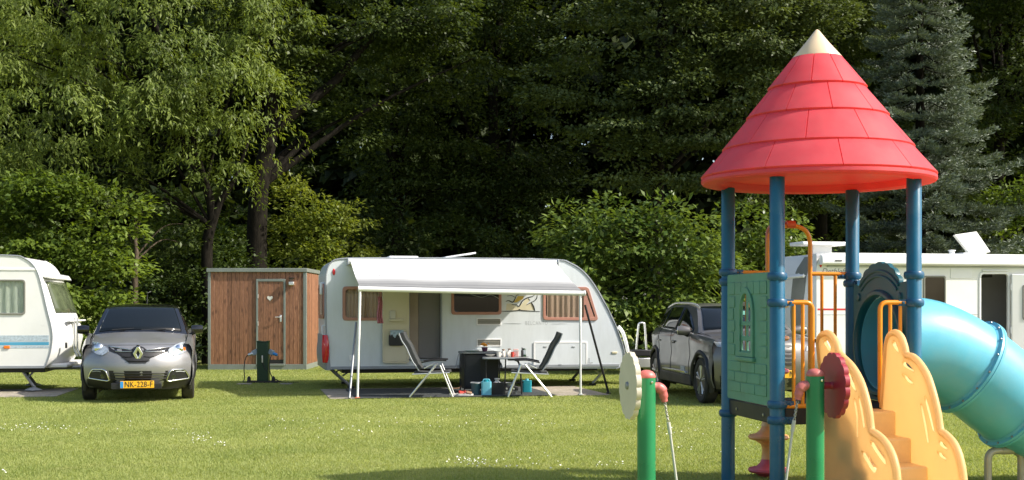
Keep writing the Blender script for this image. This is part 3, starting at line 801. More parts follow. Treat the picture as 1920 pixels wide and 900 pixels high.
# green panel with arched window
XP = -HX - .02
def gp(cx, cy): return PF.x(1350 + cx / 3.218, 500 + cy / 3.218, XP)
yA = HY - PR - .012; yB = -HY + PR + .012
zt, zb = 1.766, .735
outer = round_poly([(yB, zb), (yA, zb), (yA, zt), (yB, zt)], .03)
yc = (gp(105, 380)[0] + gp(235, 380)[0]) / 2
def winpane(c, z0, z1, arch):
    w = .105
    x0 = yc + (c - 1) * (w + .025) + .0125 if c else yc - w - .0125
    x1 = x0 + w
    if not arch: return round_poly([(x0, z0), (x1, z0), (x1, z1), (x0, z1)], .012, 3)
    pts = [(x0, z0), (x1, z0)]
    n = 6; RR = .135
    seq = []
    for i in range(n + 1):
        x = x1 + (x0 - x1) * i / n; dx = x - yc
        seq.append((x, z0 + .05 + 1.35 * math.sqrt(max(RR * RR - dx * dx, 0))))
    return pts + seq
zr = [gp(160, 505)[1], gp(160, 447)[1], gp(160, 418)[1], gp(160, 355)[1], gp(160, 330)[1]]
holes = []
for c in (0, 1):
    holes += [winpane(c, zr[0], zr[1], False), winpane(c, zr[2], zr[3], False), winpane(c, zr[4], 0, True)]
mb = MB(); mb.prism(outer, XP - .012, XP + .002, holes, 'x')
panel = mb.build('wall_panel', M_GREENP, tower, bevel=.004)
# raised window surround and sill
sur_o = [(yc - .175, zr[0] - .05), (yc + .175, zr[0] - .05), (yc + .175, zr[4] + .04)] + [(yc + .175 * math.cos(a), zr[4] + .04 + .235 * math.sin(a)) for a in [math.pi * k / 14 for k in range(1, 14)]] + [(yc - .175, zr[4] + .04)]
sur_i = [(yc - .128, zr[0] - .012), (yc + .128, zr[0] - .012), (yc + .128, zr[4] + .04)] + [(yc + .128 * math.cos(a), zr[4] + .04 + .185 * math.sin(a)) for a in [math.pi * k / 14 for k in range(1, 14)]] + [(yc - .128, zr[4] + .04)]
mb = MB(); mb.prism(sur_o, XP - .030, XP - .0121, [sur_i], 'x'); mb.build('window_surround', M_GREENP, panel, bevel=.004)
mb = MB(); mb.bx(XP - .042, XP - .0122, yc - .2, yc + .2, zr[0] - .085, zr[0] - .052); mb.build('window_sill', M_GREENP, panel, bevel=.006)
# raised bricks
bricks = []
y0, y1 = yB + .055, yA - .055
nb = 6
for (za, zbk) in ((1.60, 1.70),):
    w = (y1 - y0) / nb
    bricks += [(y0 + i * w + .005, y0 + (i + 1) * w - .005, za, zbk) for i in range(nb)]
zrow = zr[0] - .05
k = 0; z = zrow
while z < 1.58:
    h = min(.098, 1.59 - z)
    if h < .03: break
    wl_ = .105 if k % 2 else .135
    for (a, b) in ((y0, y0 + wl_), (y1 - wl_, y1)):
        if not (b > yc - .18 and a < yc + .18): bricks.append((a, b, z + .005, z + h - .005))
        else:
            a2, b2 = (a, min(b, yc - .185)) if a < yc else (max(a, yc + .185), b)
            if b2 - a2 > .03: bricks.append((a2, b2, z + .005, z + h - .005))
    z += .098; k += 1
zl = zr[0] - .095
for r_ in range(3):
    zc1 = zl - r_ * .085; zc0 = zc1 - .078
    if zc0 < zb + .03: break
    n = 3 if r_ % 2 == 0 else 2
    edges = [y0, y0 + (y1 - y0) * .3, y0 + (y1 - y0) * .68, y1] if r_ % 2 == 0 else [y0, y0 + (y1 - y0) * .16, y0 + (y1 - y0) * .5, y0 + (y1 - y0) * .84, y1]
    for a, b in zip(edges[:-1], edges[1:]): bricks.append((a + .005, b - .005, zc0, zc1))
for (a, b, za, zbk) in bricks:
    mb = MB(); mb.bx(XP - .0185, XP - .0122, a, b, za, zbk); mb.build('brick', M_GREENP, panel, bevel=.003, seg=1)

def pipe(path, r, name, mat, parent, n=10, sm=60):
    return MB().tube(path, r, n).build(name, mat, parent, smooth=sm)

def bent(pts, r=.06, n=6):
    """polyline with rounded corners"""
    P = [Vector(p) for p in pts]; out = [P[0]]
    for i in range(1, len(P) - 1):
        a, p, b = P[i - 1], P[i], P[i + 1]
        k = min(r, (a - p).length * .49, (b - p).length * .49)
        s, e = p + (a - p).normalized() * k, p + (b - p).normalized() * k
        for j in range(n + 1):
            t = j / n; out.append(s.lerp(p, t).lerp(p.lerp(e, t), t))
    out.append(P[-1]); return out

# rails on the far side with the tall arch
def fy(px, py, y0=HY): x, z = PF.y(px, py, y0); return (x, y0, z)
xa0, xa1 = fy(1440, 500)[0], fy(1519, 500)[0]; zt_ = fy(1480, 424)[2]; zr_ = fy(1480, 511)[2]
back = MB().tube(bent([(xa0, HY, .72), (xa0, HY, zt_), (xa1, HY, zt_), (xa1, HY, .72)], .16, 8), .019, 12).build('arch_rail', M_ORANGE, tower, smooth=60)
pipe([(-HX + PR, HY, zr_), (xa0, HY, zr_)], .016, 'rail', M_ORANGE, back)
pipe([(-HX + PR, HY, .80), (xa0, HY, .80)], .016, 'rail', M_ORANGE, back)
pipe([(xa1, HY, zr_ - .01), (HX - PR, HY, zr_ - .01)], .018, 'rail', M_ORANGE, back)
pipe([(xa1, HY, .80), (HX - PR, HY, .80)], .016, 'rail', M_ORANGE, back)
for px in (1541, 1566):
    x = fy(px, 550)[0]; pipe([(x, HY, zr_ - .02), (x, HY, .80)], .0145, 'baluster', M_ORANGE, back)
for px in (1400, 1420):
    x = fy(px, 550)[0]; pipe([(x, HY, zr_ - .01), (x, HY, .80)], .0135, 'baluster', M_ORANGE, back)
# front rails either side of the steps
ztp = fy(1500, 567, -HY)[2]
def front_rail(pxs, side):
    xs = [fy(p, 600, -HY)[0] for p in pxs]
    if side < 0: path = [(-HX + PR - .01, -HY, ztp), (xs[2], -HY, ztp), (xs[2], -HY, .74), (-HX + PR - .01, -HY, .74)]
    else: path = [(HX - PR + .01, -HY, ztp), (xs[0], -HY, ztp), (xs[0], -HY, .74), (HX - PR + .01, -HY, .74)]
    r = MB().tube(bent(path, .06, 6), .0185, 12).build('hand_rail', M_ORANGE, tower, smooth=60)
    for x in (xs[:2] if side < 0 else xs[1:]):
        pipe([(x, -HY, ztp), (x, -HY, .74)], .0145, 'baluster', M_ORANGE, r)
front_rail((1488, 1505, 1523), -1)
front_rail((1650, 1669, 1688), 1)

# steps with moulded side walls
XL, XRW = -.205, .265
def zl_(cx, cy, x0): return PF.x(1520 + cx / 3, 600 + cy / 3, x0)
wl_out = [(30, 130), (40, 92), (75, 75), (105, 95), (130, 140), (142, 182), (172, 218), (215, 262), (260, 340), (290, 430), (310, 520), (320, 606), (330, 630), (352, 642), (400, 686), (440, 760), (462, 840)]
wr_out = [(413, 140), (428, 88), (460, 72), (490, 95), (510, 150), (522, 195), (560, 210), (600, 250), (640, 320), (672, 420), (695, 520), (708, 606), (718, 630), (742, 646), (785, 692), (815, 760), (833, 840)]
wl_h = [[(68, 122), (84, 116), (100, 150), (96, 172), (82, 152)], [(200, 295), (222, 325), (240, 392), (224, 372), (206, 330)], [(334, 690), (362, 708), (394, 762), (404, 806), (378, 772), (350, 726)], [(286, 745), (322, 775), (352, 830), (340, 850), (310, 800)]]
wr_h = [[(456, 122), (470, 130), (483, 178), (472, 168), (459, 146)], [(515, 235), (540, 250), (567, 288), (545, 277), (520, 258)], [(512, 308), (540, 325), (562, 357), (540, 346)], [(716, 680), (742, 700), (755, 728), (724, 706)], [(708, 740), (736, 760), (750, 785), (720, 766)]]
# long slots beside the moulded ribs
def slot(pts, w=6):
    q = catmull([(x, y, 0) for x, y in pts], 3); m = len(q); l_, r2 = [], []
    for i, p in enumerate(q):
        t = (q[min(i + 1, m - 1)] - q[max(i - 1, 0)]).normalized(); n = Vector((-t.y, t.x, 0)); k = w * math.sin(math.pi * (i + .6) / (m + .2)) ** .5
        l_.append(((p + n * k).x, (p + n * k).y)); r2.append(((p - n * k).x, (p - n * k).y))
    return l_ + r2[::-1]
wl_h += [slot([(236, 440), (252, 540), (254, 660)]), slot([(262, 430), (280, 520), (292, 605)])]
wr_h += [slot([(612, 470), (634, 580), (652, 690)]), slot([(634, 430), (658, 520), (684, 628)])]
stairs = empty('stairs'); stairs.parent = tower
def side_wall(outl, holes, x0, x1, xm):
    pts = [zl_(a, b, xm) for a, b in outl]
    top = [tuple(p) for p in catmull([(p[0], p[1], 0) for p in pts], 4)]
    top = [(p[0], p[1]) for p in top]
    ye = top[-1][0] - .02
    loop = [(-HY - .02, .70)] + top + [(ye - .015, .22), (ye, .1), (ye + .03, .0), (-HY - .02, 0.0)]
    def grow(h, k=1.3):
        if len(h) > 8: return h
        cx, cy = sum(p[0] for p in h) / len(h), sum(p[1] for p in h) / len(h); return [(cx + (p[0] - cx) * k, cy + (p[1] - cy) * k * .9) for p in h]
    hl = [[zl_(a, b, xm) for a, b in grow(h)] for h in holes]
    hl = [[(p[0], p[1]) for p in catmull([(q[0], q[1], 0) for q in h], 3, True)] if len(h) < 8 else h for h in hl]
    w = MB().prism(loop, x0 + .012, x1 - .012, hl, 'x').build('side_wall', M_YELLOW, stairs)
    xc = (x0 + x1) / 2
    MB().tube([(xc, p[0], p[1]) for p in ([(-HY - .02, .72)] + top + [(ye - .02, .22), (ye + .0, .02)])], (x1 - x0) * .52, 12).build('rolled_edge', M_YELLOW, stairs, smooth=70)
    return w
side_wall(wl_out, wl_h, XL, XL + .052, XL)
side_wall(wr_out, wr_h, XRW, XRW + .052, XRW)
for k in range(4):
    zt2 = .715 - .178 * k; y1_ = -HY - .03 - .245 * k; y0_ = y1_ - .26
    MB().bx(XL + .05, XRW + .002, y0_, y1_ + .02, max(zt2 - .2, 0.0) if k < 3 else 0, zt2).build('step', M_YELLOWS, stairs, bevel=.018, seg=3)

# slide entry panel
XS = HX - .005
zc, yc2 = 1.2, 0.0
hole = [(yc2 + .385 * math.cos(a), zc + .385 * math.sin(a)) for a in [2 * math.pi * k / 40 for k in range(40)]]
top = []
for i in range(7):           # scalloped crest
    a0 = math.pi * (0.93 - .86 * i / 7); a1 = math.pi * (0.93 - .86 * (i + 1) / 7)
    for j in range(5):
        a = a0 + (a1 - a0) * j / 5; rr = 1 + .055 * math.sin(math.pi * j / 5)
        top.append((.36 * math.cos(a) * rr * -1, 1.62 + .235 * math.sin(a) * rr))
sp = [(-.475, .73), (.475, .73), (.475, 1.70)] + top + [(-.475, 1.70)]
entry = MB().prism(sp, XS - .02, XS + .02, [hole], 'x').build('slide_entry_panel', M_TEALD, tower, bevel=.006)
ring = MB(); Mx = axis_M((XS - .02, 0, zc), (-1, 0, 0))
ring.lathe([(.385, -.0), (.385, .012), (.4, .03), (.425, .03), (.44, .012), (.44, 0)], 48, Mx, closed=True); ring.build('entry_ring', M_TEALD, entry, smooth=40)
for rr in (.50, .545):
    MB().tube([(XS - .022, rr * math.cos(a), zc + .06 + rr * .98 * math.sin(a)) for a in [R(50 + 80 * k / 12) for k in range(13)]], .011, 8).build('arched_moulding', M_TEALD, entry, smooth=60)
for yy in (-.37, .37):
    MB().lathe([(0, 0), (.035, 0), (.03, .014), (0, .02)], 16, axis_M((XS - .02, yy, 1.58), (-1, 0, 0))).build('boss', M_TEALD, entry, smooth=40)

# tube slide
slide = empty('tube_slide'); slide.parent = tower
cl = catmull([(.56, 0, 1.2), (.95, 0, 1.175), (1.326, 0, 1.0), (1.753, 0, .705), (2.25, 0, .47), (2.75, 0, .42)], 10)
def tube_shell(path, r, th):
    mb = MB(); n = 48
    mb.tube(path, r, n, caps=False)
    inner = MB(); inner.tube(path, r - th, n, caps=False)
    k = len(mb.v); m = len(path)
    mb.v += inner.v; mb.f += [tuple(reversed([i + k for i in f])) for f in inner.f]
    for e in (0, m - 1):
        for i in range(n):
            j = (i + 1) % n; mb.f.append((e * n + i, e * n + j, k + e * n + j, k + e * n + i))
    return mb
i1, i2 = 20, 30
for a, b in ((0, i1), (i1, i2), (i2, len(cl) - 1)):
    tube_shell(cl[a:b + 1], .385, .012).build('tube_section', M_TEAL, slide, smooth=50)
for i in (i1, i2):
    t = (cl[i + 1] - cl[i - 1]).normalized(); Mx = axis_M(cl[i], t)
    fl = MB().lathe([(.386, -.045), (.40, -.028), (.428, -.024), (.43, -.004), (.424, 0), (.43, .004), (.428, .024), (.40, .028), (.386, .045)], 64, Mx, closed=True).build('flange', M_TEAL, slide, smooth=40)
    bm_ = MB()
    for k in range(16):
        a = 2 * math.pi * k / 16 + .1
        bm_.lathe([(0, 0), (.0095, 0), (.0095, .009), (0, .011)], 6, Mx @ Matrix.Translation((.413 * math.cos(a), .413 * math.sin(a), -.026)) @ Matrix.Rotation(math.pi, 4, 'X'))
    tag(bm_.build('flange_bolts', M_STEEL, slide, smooth=40), kind='stuff')
sup = MB().tube(bent([(1.49, -.03, 0), (1.49, -.03, .305), (1.79, -.03, .305), (1.79, -.03, 0)], .085, 8), .031, 14).build('slide_support', M_PIPE, tower, smooth=60)
MB().lathe([(.0325, -.05), (.0345, -.048), (.0345, .048), (.0325, .05)], 14, axis_M((1.66, -.03, .305), (1, 0, 0)), closed=True).build('support_sleeve', M_PIPE, sup, smooth=40)

# disc climber behind the deck
cx, cyy = PF.g(1440, 885, .12)
cyy = HY + .36
cx = PF.y(1441, 820, cyy)[0]
clm = empty('disc_climber'); clm.parent = tower; clm.location = (cx, cyy, 0)
def disc_unit(z0, h, mat):
    prof = [(.0, z0), (.066, z0), (.06, z0 + .02), (.056, z0 + h * .3), (.07, z0 + h * .45), (.12, z0 + h * .56), (.17, z0 + h * .6), (.18, z0 + h * .66), (.172, z0 + h * .72), (.11, z0 + h * .77), (.075, z0 + h * .88), (.06, z0 + h), (0, z0 + h)]
    MB().lathe(prof, 32).build('climber_disc', mat, clm, smooth=50)
M_ODISC = pm('orange_disc', (0.8, 0.36, 0.12), 0.4); M_RDISC = pm('rose_disc', (0.6, 0.09, 0.11), 0.4)
for i in range(6): disc_unit(-.13 + .29 * i, .29, (M_RDISC, M_ODISC, M_PEACH)[i % 3])
MB().tube(bent([(0, 0, 1.7), (0, 0, fy(1480, 420)[2] - .0), (fy(1482, 420)[0] - cx, HY - cyy, fy(1480, 420)[2])], .1), .028, 12).build('climber_arm', M_PINK, clm, smooth=60)
MB().lathe([(.022, -.04), (.034, -.038), (.034, .038), (.022, .04)], 14, axis_M((fy(1482, 420)[0] - cx, HY - cyy, fy(1480, 421)[2]), (1, 0, 0)), closed=True).build('climber_clamp', pm('red_clamp', (.6, .09, .03), .4), clm, smooth=40)

# ------------------------------------------------------------------ toddler swing with flower discs
SF = Frame(0.84, 8.0, 10)
sw = fempty('toddler_swing', SF, 'low swing with green posts, flower discs and chains in front of the tower', 'swing')
PX2 = 1.118; GR = .0575
def flower(x, z, mat, name, hubdir):
    r0 = .2; N = 16; outl = []
    for k in range(N * 8):
        a = 2 * math.pi * k / (N * 8)
        outl.append(((r0 + .013 * abs(math.sin(N * a / 2)) ** .7) * math.cos(a), z + (r0 + .013 * abs(math.sin(N * a / 2)) ** .7) * math.sin(a)))
    f = MB().prism(outl, x - .016, x + .016, (), 'x').build('flower_disc', mat, sw, bevel=.009, seg=3, ang=60)
    MB().lathe([(0, 0), (.026, 0), (.022, .012), (0, .016)], 14, axis_M((x - .016, 0, z), (-1, 0, 0))).build('flower_bolt', M_STEEL if mat is M_FLOWERW else mat, f, smooth=40)
    MB().tube([(x + hubdir * .014, 0, z), (x + hubdir * .11, 0, z)], .022, 12).build('axle', mat if mat is not M_FLOWERW else M_PINK, f, smooth=60)
for x0, s, mt, hz in ((0, -1, M_FLOWERW, 1.008), (PX2, 1, M_CRIMSON, .995)):
    p = MB().lathe([(GR, 0), (GR, 1.055), (GR - .003, 1.058), (0, 1.058)], 28).build('post', M_POSTG, sw, smooth=40); p.location = (x0, 0, 0)
    c = MB().lathe([(GR - .001, 1.055), (GR + .002, 1.06), (GR - .004, 1.08), (.04, 1.095), (.02, 1.103), (0, 1.105)], 28).build('post_cap', M_PINK, sw, smooth=60); c.location = (x0, 0, 0)
    b = MB().lathe([(0, 0), (.009, 0), (.008, .005), (0, .006)], 8, axis_M((x0 + .02, -GR + .002, 1.03), (0, -1, 0))).build('post_screw', M_CHROME, sw, smooth=40)
    flower(x0 + s * (.105 if s < 0 else .128), hz, mt, 'flower', -s)
    e = -s
    el = MB().tube(catmull([(x0 + e * .045, 0, 1.0), (x0 + e * .085, 0, .99), (x0 + e * .105, 0, .965), (x0 + e * .118, -.0, .905)], 6), [.03] * 4 + [.034] * 8 + [.028] * 4 + [.021] * 3, 14).build('elbow', M_PINK, sw, smooth=60)
    # chain of links, then the sleeved part
    a = Vector((x0 + e * .12, 0, .895)); b2 = Vector((x0 + e * .142, 0, .775)); ch = MB(); nl = 9
    for i in range(nl):
        q = a.lerp(b2, (i + .5) / nl); d = (b2 - a).normalized()
        s1 = Vector((0, 1, 0)) if i % 2 else Vector((1, 0, 0)); s1 = (s1 - d * s1.dot(d)).normalized()
        ch.tube([q + d * .0115 * math.cos(w) + s1 * .0075 * math.sin(w) for w in [2 * math.pi * k / 12 for k in range(12)]], .0026, 6, closed=True)
    ch.build('chain', M_CHAIN, sw, smooth=60)
    MB().tube([b2, b2.lerp(Vector((x0 + e * .155, 0, .70)), .98)], .0125, 10).build('ferrule', M_ROPE, sw, smooth=60)
    MB().tube([b2, (x0 + e * .155, 0, .70), (x0 + e * .215, 0, .26)], .0085, 10).build('hanger', M_ROPE, sw, smooth=60)
MB().bx(.2, PX2 - .2, -.11, .11, .225, .262).build('swing_seat', M_BLACK, sw, bevel=.012)
# ------------------------------------------------------------------ wooden sanitary cabin
def plank_material():
    m = bpy.data.materials.new('cabin_planks'); m.use_nodes = True
    nt = m.node_tree; N = nt.nodes; L = nt.links; b = N['Principled BSDF']
    tc = N.new('ShaderNodeTexCoord'); oi = N.new('ShaderNodeObjectInfo')
    va = N.new('ShaderNodeVectorMath'); va.operation = 'MULTIPLY_ADD'; va.inputs[1].default_value = (1, 1, 1)
    cb = N.new('ShaderNodeCombineXYZ'); ml = N.new('ShaderNodeMath'); ml.operation = 'MULTIPLY'; ml.inputs[1].default_value = 37.0
    L.new(oi.outputs['Random'], ml.inputs[0]); L.new(ml.outputs[0], cb.inputs[2]); L.new(ml.outputs[0], cb.inputs[0])
    L.new(tc.outputs['Object'], va.inputs[0]); L.new(cb.outputs[0], va.inputs[2])
    mp = N.new('ShaderNodeMapping'); mp.inputs['Scale'].default_value = (9, 9, 1.1); L.new(va.outputs[0], mp.inputs[0])
    wv = N.new('ShaderNodeTexNoise'); wv.inputs['Scale'].default_value = 5; wv.inputs['Detail'].default_value = 8; wv.inputs['Distortion'].default_value = 1.2; L.new(mp.outputs[0], wv.inputs['Vector'])
    cr = N.new('ShaderNodeValToRGB'); e = cr.color_ramp.elements
    e[0].position = .28; e[0].color = (.15, .066, .034, 1); e[1].position = .75; e[1].color = (.37, .18, .098, 1); x = e.new(.52); x.color = (.25, .112, .058, 1)
    L.new(wv.outputs['Fac'], cr.inputs[0])
    # knots
    mk = N.new('ShaderNodeMapping'); mk.inputs['Scale'].default_value = (9, 9, 3.2); L.new(va.outputs[0], mk.inputs[0])
    vo = N.new('ShaderNodeTexVoronoi'); vo.inputs['Scale'].default_value = 1.0; L.new(mk.outputs[0], vo.inputs['Vector'])
    kr = N.new('ShaderNodeMapRange'); kr.inputs[1].default_value = .1; kr.inputs[2].default_value = .26; kr.inputs[3].default_value = .75; kr.inputs[4].default_value = 0; L.new(vo.outputs['Distance'], kr.inputs[0])
    mx = N.new('ShaderNodeMix'); mx.data_type = 'RGBA'; L.new(kr.outputs[0], mx.inputs[0]); L.new(cr.outputs[0], mx.inputs[6]); mx.inputs[7].default_value = (.07, .025, .012, 1)
    tv = N.new('ShaderNodeMapRange'); tv.inputs[3].default_value = .78; tv.inputs[4].default_value = 1.22; L.new(oi.outputs['Random'], tv.inputs[0])
    m2 = N.new('ShaderNodeMix'); m2.data_type = 'RGBA'; m2.blend_type = 'MULTIPLY'; m2.inputs[0].default_value = 1; L.new(mx.outputs[2], m2.inputs[6]); L.new(tv.outputs[0], m2.inputs[7])
    L.new(m2.outputs[2], b.inputs['Base Color']); b.inputs['Roughness'].default_value = .62
    bp = N.new('ShaderNodeBump'); bp.inputs['Strength'].default_value = .3; bp.inputs['Distance'].default_value = .004; L.new(wv.outputs['Fac'], bp.inputs['Height']); L.new(bp.outputs[0], b.inputs['Normal'])
    return m
M_PLANK = plank_material()
CF = Frame(-7.2, 30.3, 0)
cab = fempty('wooden_cabin', CF, 'small wooden plank cabin with grey steel frame and heart on its door', 'cabin')
CW, CD, CH = 2.335, 2.0, 2.41
MB().bx(.03, CW - .03, .05, CD - .03, .1, CH - .03).build('core_wall', M_PLANK, cab)
fr_ = MB(); t = .062
for nm, (x0, x1, y0, y1, z0, z1) in (('corner_post', (0, t, 0, t, .135, CH - .09)), ('corner_post', (CW - t - .015, CW, 0, t, .135, CH - .09)), ('corner_post', (CW - t, CW, CD - t, CD, .135, CH - .09)), ('corner_post', (0, t, CD - t, CD, .135, CH - .09)),
                                     ('base_rail', (0, CW, 0, .06, 0.0, .135)), ('base_rail', (CW - .06, CW, .062, CD, 0.0, .13)), ('base_rail', (0, .06, .062, CD, 0.0, .13))):
    MB().bx(x0, x1, y0, y1, z0, z1).build(nm, M_SHEDT, cab, bevel=.004)
rf = MB().bx(-.03, CW + .02, -.03, CD + .02, CH - .09, CH).build('roof_edge', M_SHEDT, cab, bevel=.008)
def cx_(px): return CF.y(px, 600, 0)[0]
dx0, dx1 = cx_(480), cx_(535); dz1 = CF.y(500, 523, 0)[1]; fw = .045
xs = [t]; x = t; pw = .098
while x < CW - t - .02:
    x2 = min(x + pw, CW - t - .015)
    segs = [(x, x2)]
    for a, b in segs:
        zt0 = .135
        if b <= dx0 or a >= dx1: pcs = [(a, b, zt0, CH - .09)]
        else:
            pcs = []
            if a < dx0 - .012: pcs.append((a, dx0, zt0, CH - .09))
            if b > dx1 + .012: pcs.append((dx1, b, zt0, CH - .09))
            aa, bb = max(a, dx0), min(b, dx1)
            if bb - aa > .01: pcs.append((aa, bb, dz1, CH - .09))
        for (p, q, z0, z1) in pcs:
            if q - p < .008: continue
            o = MB().bx(p + .0025, q - .0025, .024 - random.uniform(0, .003), .05, z0, z1).build('plank', M_PLANK, cab, bevel=.003, seg=1)
    x = x2
y = t + .001
while y < CD - t:
    y2 = min(y + pw, CD - t)
    MB().bx(CW - .03, CW - .012 + random.uniform(0, .003), y + .0025, y2 - .0025, .13, CH - .09).build('plank', M_PLANK, cab, bevel=.003, seg=1); y = y2
# door
dr = empty('door'); dr.parent = cab
MB().bx(dx0, dx0 + fw, .0, .04, .10, dz1).build('door_frame', M_SHEDT, dr, bevel=.004)
MB().bx(dx1 - fw, dx1, .0, .04, .10, dz1).build('door_frame', M_SHEDT, dr, bevel=.004)
MB().bx(dx0 + fw, dx1 - fw, .0, .04, dz1 - .06, dz1).build('door_frame', M_SHEDT, dr, bevel=.004)
n = 5; w = (dx1 - dx0 - 2 * fw) / n
for i in range(n):
    MB().bx(dx0 + fw + i * w + .002, dx0 + fw + (i + 1) * w - .002, .016, .035, .245, dz1 - .062).build('door_plank', M_PLANK, dr, bevel=.003, seg=1)
MB().bx(dx0 + fw + .002, dx1 - fw - .002, .018, .036, .165, .243).build('door_foot', M_BLACK, dr, bevel=.003)
MB().bx(dx0 + fw - .01, dx1 - fw + .03, -.02, .03, .10, .15).build('door_sill', M_SHEDT, dr, bevel=.004)
hx, hz = CF.y(506, 559, 0); heart = []
for k in range(28):
    a = 2 * math.pi * k / 28; heart.append((hx + .0042 * 16 * math.sin(a) ** 3, hz + .0042 * (13 * math.cos(a) - 5 * math.cos(2 * a) - 2 * math.cos(3 * a) - math.cos(4 * a))))
MB().prism(heart, .010, .0155).build('heart_cutout', pm('heart_white', (.7, .68, .6), .6), dr)
hx, hz = CF.y(526, 597, 0)
hd = MB().bx(hx - .02, hx + .025, .006, .0155, hz - .08, hz + .08).build('door_handle', M_ALU, dr, bevel=.004)
MB().tube(bent([(hx, .005, hz + .03), (hx, -.04, hz + .03), (hx - .12, -.045, hz + .03)], .015), .01, 8).build('lever', M_ALU, dr, smooth=60)
for zz in (.6, 1.05, 1.7): MB().tube([(dx0 + fw, .004, zz), (dx0 + fw, .004, zz + .1)], .012, 8).build('hinge', M_ALU, dr, smooth=60)
lx, lz = CF.y(547, 530, 0)
lp = MB().bx(lx - .06, lx + .06, -.09, .024, lz - .06, lz + .02).build('wall_lamp', M_ALU, cab, bevel=.01)
MB().bx(lx - .045, lx + .045, -.075, .02, lz + .02, lz + .1).build('lamp_glass', M_LENS, lp, bevel=.008)
MB().bx(lx - .065, lx + .065, -.095, .024, lz + .1, lz + .118).build('lamp_cap', M_BLACK, lp, bevel=.004)

# ------------------------------------------------------------------ electric pedestal
gx = W(492, 718, EYE * FPX / (718 - HZ))
EF = Frame(gx.x, gx.y, 0)
ped = fempty('power_pedestal', EF, 'dark green hookup pedestal with sockets and cables in front of the cabin door', 'pedestal')
s_ = gx.y / FPX
MB().bx(-.11, .11, 0, .2, .03, .80).build('pillar', M_PEDG, ped, bevel=.008)
MB().prism([(-.115, .8), (.115, .8), (.115, .83), (0, .815), (-.115, .83)], -.005, .205).build('pillar_top', M_PEDG, ped, bevel=.004)
MB().bx(-.3, .32, -.08, .25, 0.0, .035).build('base_plate', M_BLACK, ped, bevel=.006)
for sx in (-1, 1):
    so = MB().rbx((sx * .16, .08, .6), (.11, .09, .1), Matrix.Rotation(R(25 * sx), 3, 'Y')).build('socket', pm('socket_grey', (.3, .36, .4), .4), ped, bevel=.01)
    MB().lathe([(0, 0), (.03, 0), (.03, .08), (.022, .1), (0, .1)], 12, axis_M((sx * .2, .06, .58), (sx, -.3, -.4))).build('plug', M_ALU if sx < 0 else M_PLATEB, so, smooth=50)
    MB().lathe([(0, .03), (.04, .03), (.035, .09), (.028, .12), (0, .14)], 12, Matrix.Translation((sx * .24 - .02, -.02, 0))).build('tap_cap', M_BLACK, ped, smooth=50)
MB().tube(catmull([(-.26, .03, .56), (-.33, .02, .5), (-.36, 0, .3), (-.345, -.03, .1), (-.36, -.06, .012), (-.2, -.1, .01)], 6), .009, 8).build('cable', M_BLACK, ped, smooth=60)
MB().tube(catmull([(.17, .03, .55), (.14, -.02, .35), (.18, -.03, .15), (.3, -.05, .06), (.42, -.02, .012), (.7, .05, .01)], 6), .009, 8).build('cable', M_BLACK, ped, smooth=60)
MB().bx(-.012, .012, -.012, 0, .4, .54).build('meter_strip', M_ALU, ped, bevel=.003)
MB().tube([(0, -.014, .4), (.05, -.016, .3), (.1, -.016, .24)], .008, 6).build('hanging_cable', M_BLACK, ped, smooth=60)
for i, (a, b) in enumerate(((445, 470), (525, 548))):
    p = EF.g((a + b) / 2, 721); q = EF.g(a, 721)[0] - p[0]
    tag(MB().bx(gx.x + p[0] + q, gx.x + p[0] - q, gx.y + p[1] - .1, gx.y + p[1] + .12, -.01, .022).build('paving_slab', M_PAD, None, bevel=.006), 'flat paving slab in the grass %s the green pedestal' % ('left of', 'right of')[i], 'paving slab', 'slabs beside the pedestal')

# ------------------------------------------------------------------ shared camper pieces
def shell_strip(prof, y0, y1, name, mat, parent, closed=False, bow=0.0, n=8):
    rows = []
    for i in range(n + 1):
        t = i / n; yy = y0 + (y1 - y0) * t
        rows.append([(p[0], yy, p[1]) for p in prof])
    return MB().grid(rows).build(name, mat, parent, smooth=40)

def curtain(parent, x0, x1, z0, z1, y, mat, waves=9, name='curtain'):
    rows = []; n = waves * 6
    for i in range(n + 1):
        x = x0 + (x1 - x0) * i / n; a = .014 * math.sin(2 * math.pi * waves * i / n + .5 * math.sin(i * .7))
        rows.append([(x, y + a, z0), (x + .003 * math.sin(i), y + a * .9, (z0 + z1) / 2), (x, y + a * .6, z1)])
    return MB().grid(rows).build(name, mat, parent, smooth=70)

def frame_ring(outer, inner, y0, y1, name, mat, parent, bevel=.006):
    return MB().prism(outer, y0, y1, [inner]).build(name, mat, parent, bevel=bevel)

def inset(poly, k):
    cx = sum(p[0] for p in poly) / len(poly); cz = sum(p[1] for p in poly) / len(poly)
    w = max(p[0] for p in poly) - min(p[0] for p in poly); h = max(p[1] for p in poly) - min(p[1] for p in poly)
    return [(cx + (p[0] - cx) * (1 - 2 * k / w), cz + (p[1] - cz) * (1 - 2 * k / h)) for p in poly]

def window(parent, poly, rad, frame_mat, glass_mat, fw, y=-.022, curtains=None, curt_mat=None, nframe='window', proud=.0):
    o = round_poly(poly, rad, 5); i_ = inset(o, fw)
    w = frame_ring(o, i_, y, .004, nframe, frame_mat, parent)
    MB().prism(inset(o, fw - .004), y * .45, y * .45 + .006).build('pane', glass_mat, w)
    if curtains:
        for (a, b) in curtains:
            xs = [p[0] for p in poly]; zs = [p[1] for p in poly]
            X0, X1 = min(xs), max(xs)
            curtain(w, X0 + (X1 - X0) * a, X0 + (X1 - X0) * b, min(zs) - .02, max(zs) + .02, .024, curt_mat, max(3, int(11 * (b - a))))
    return w

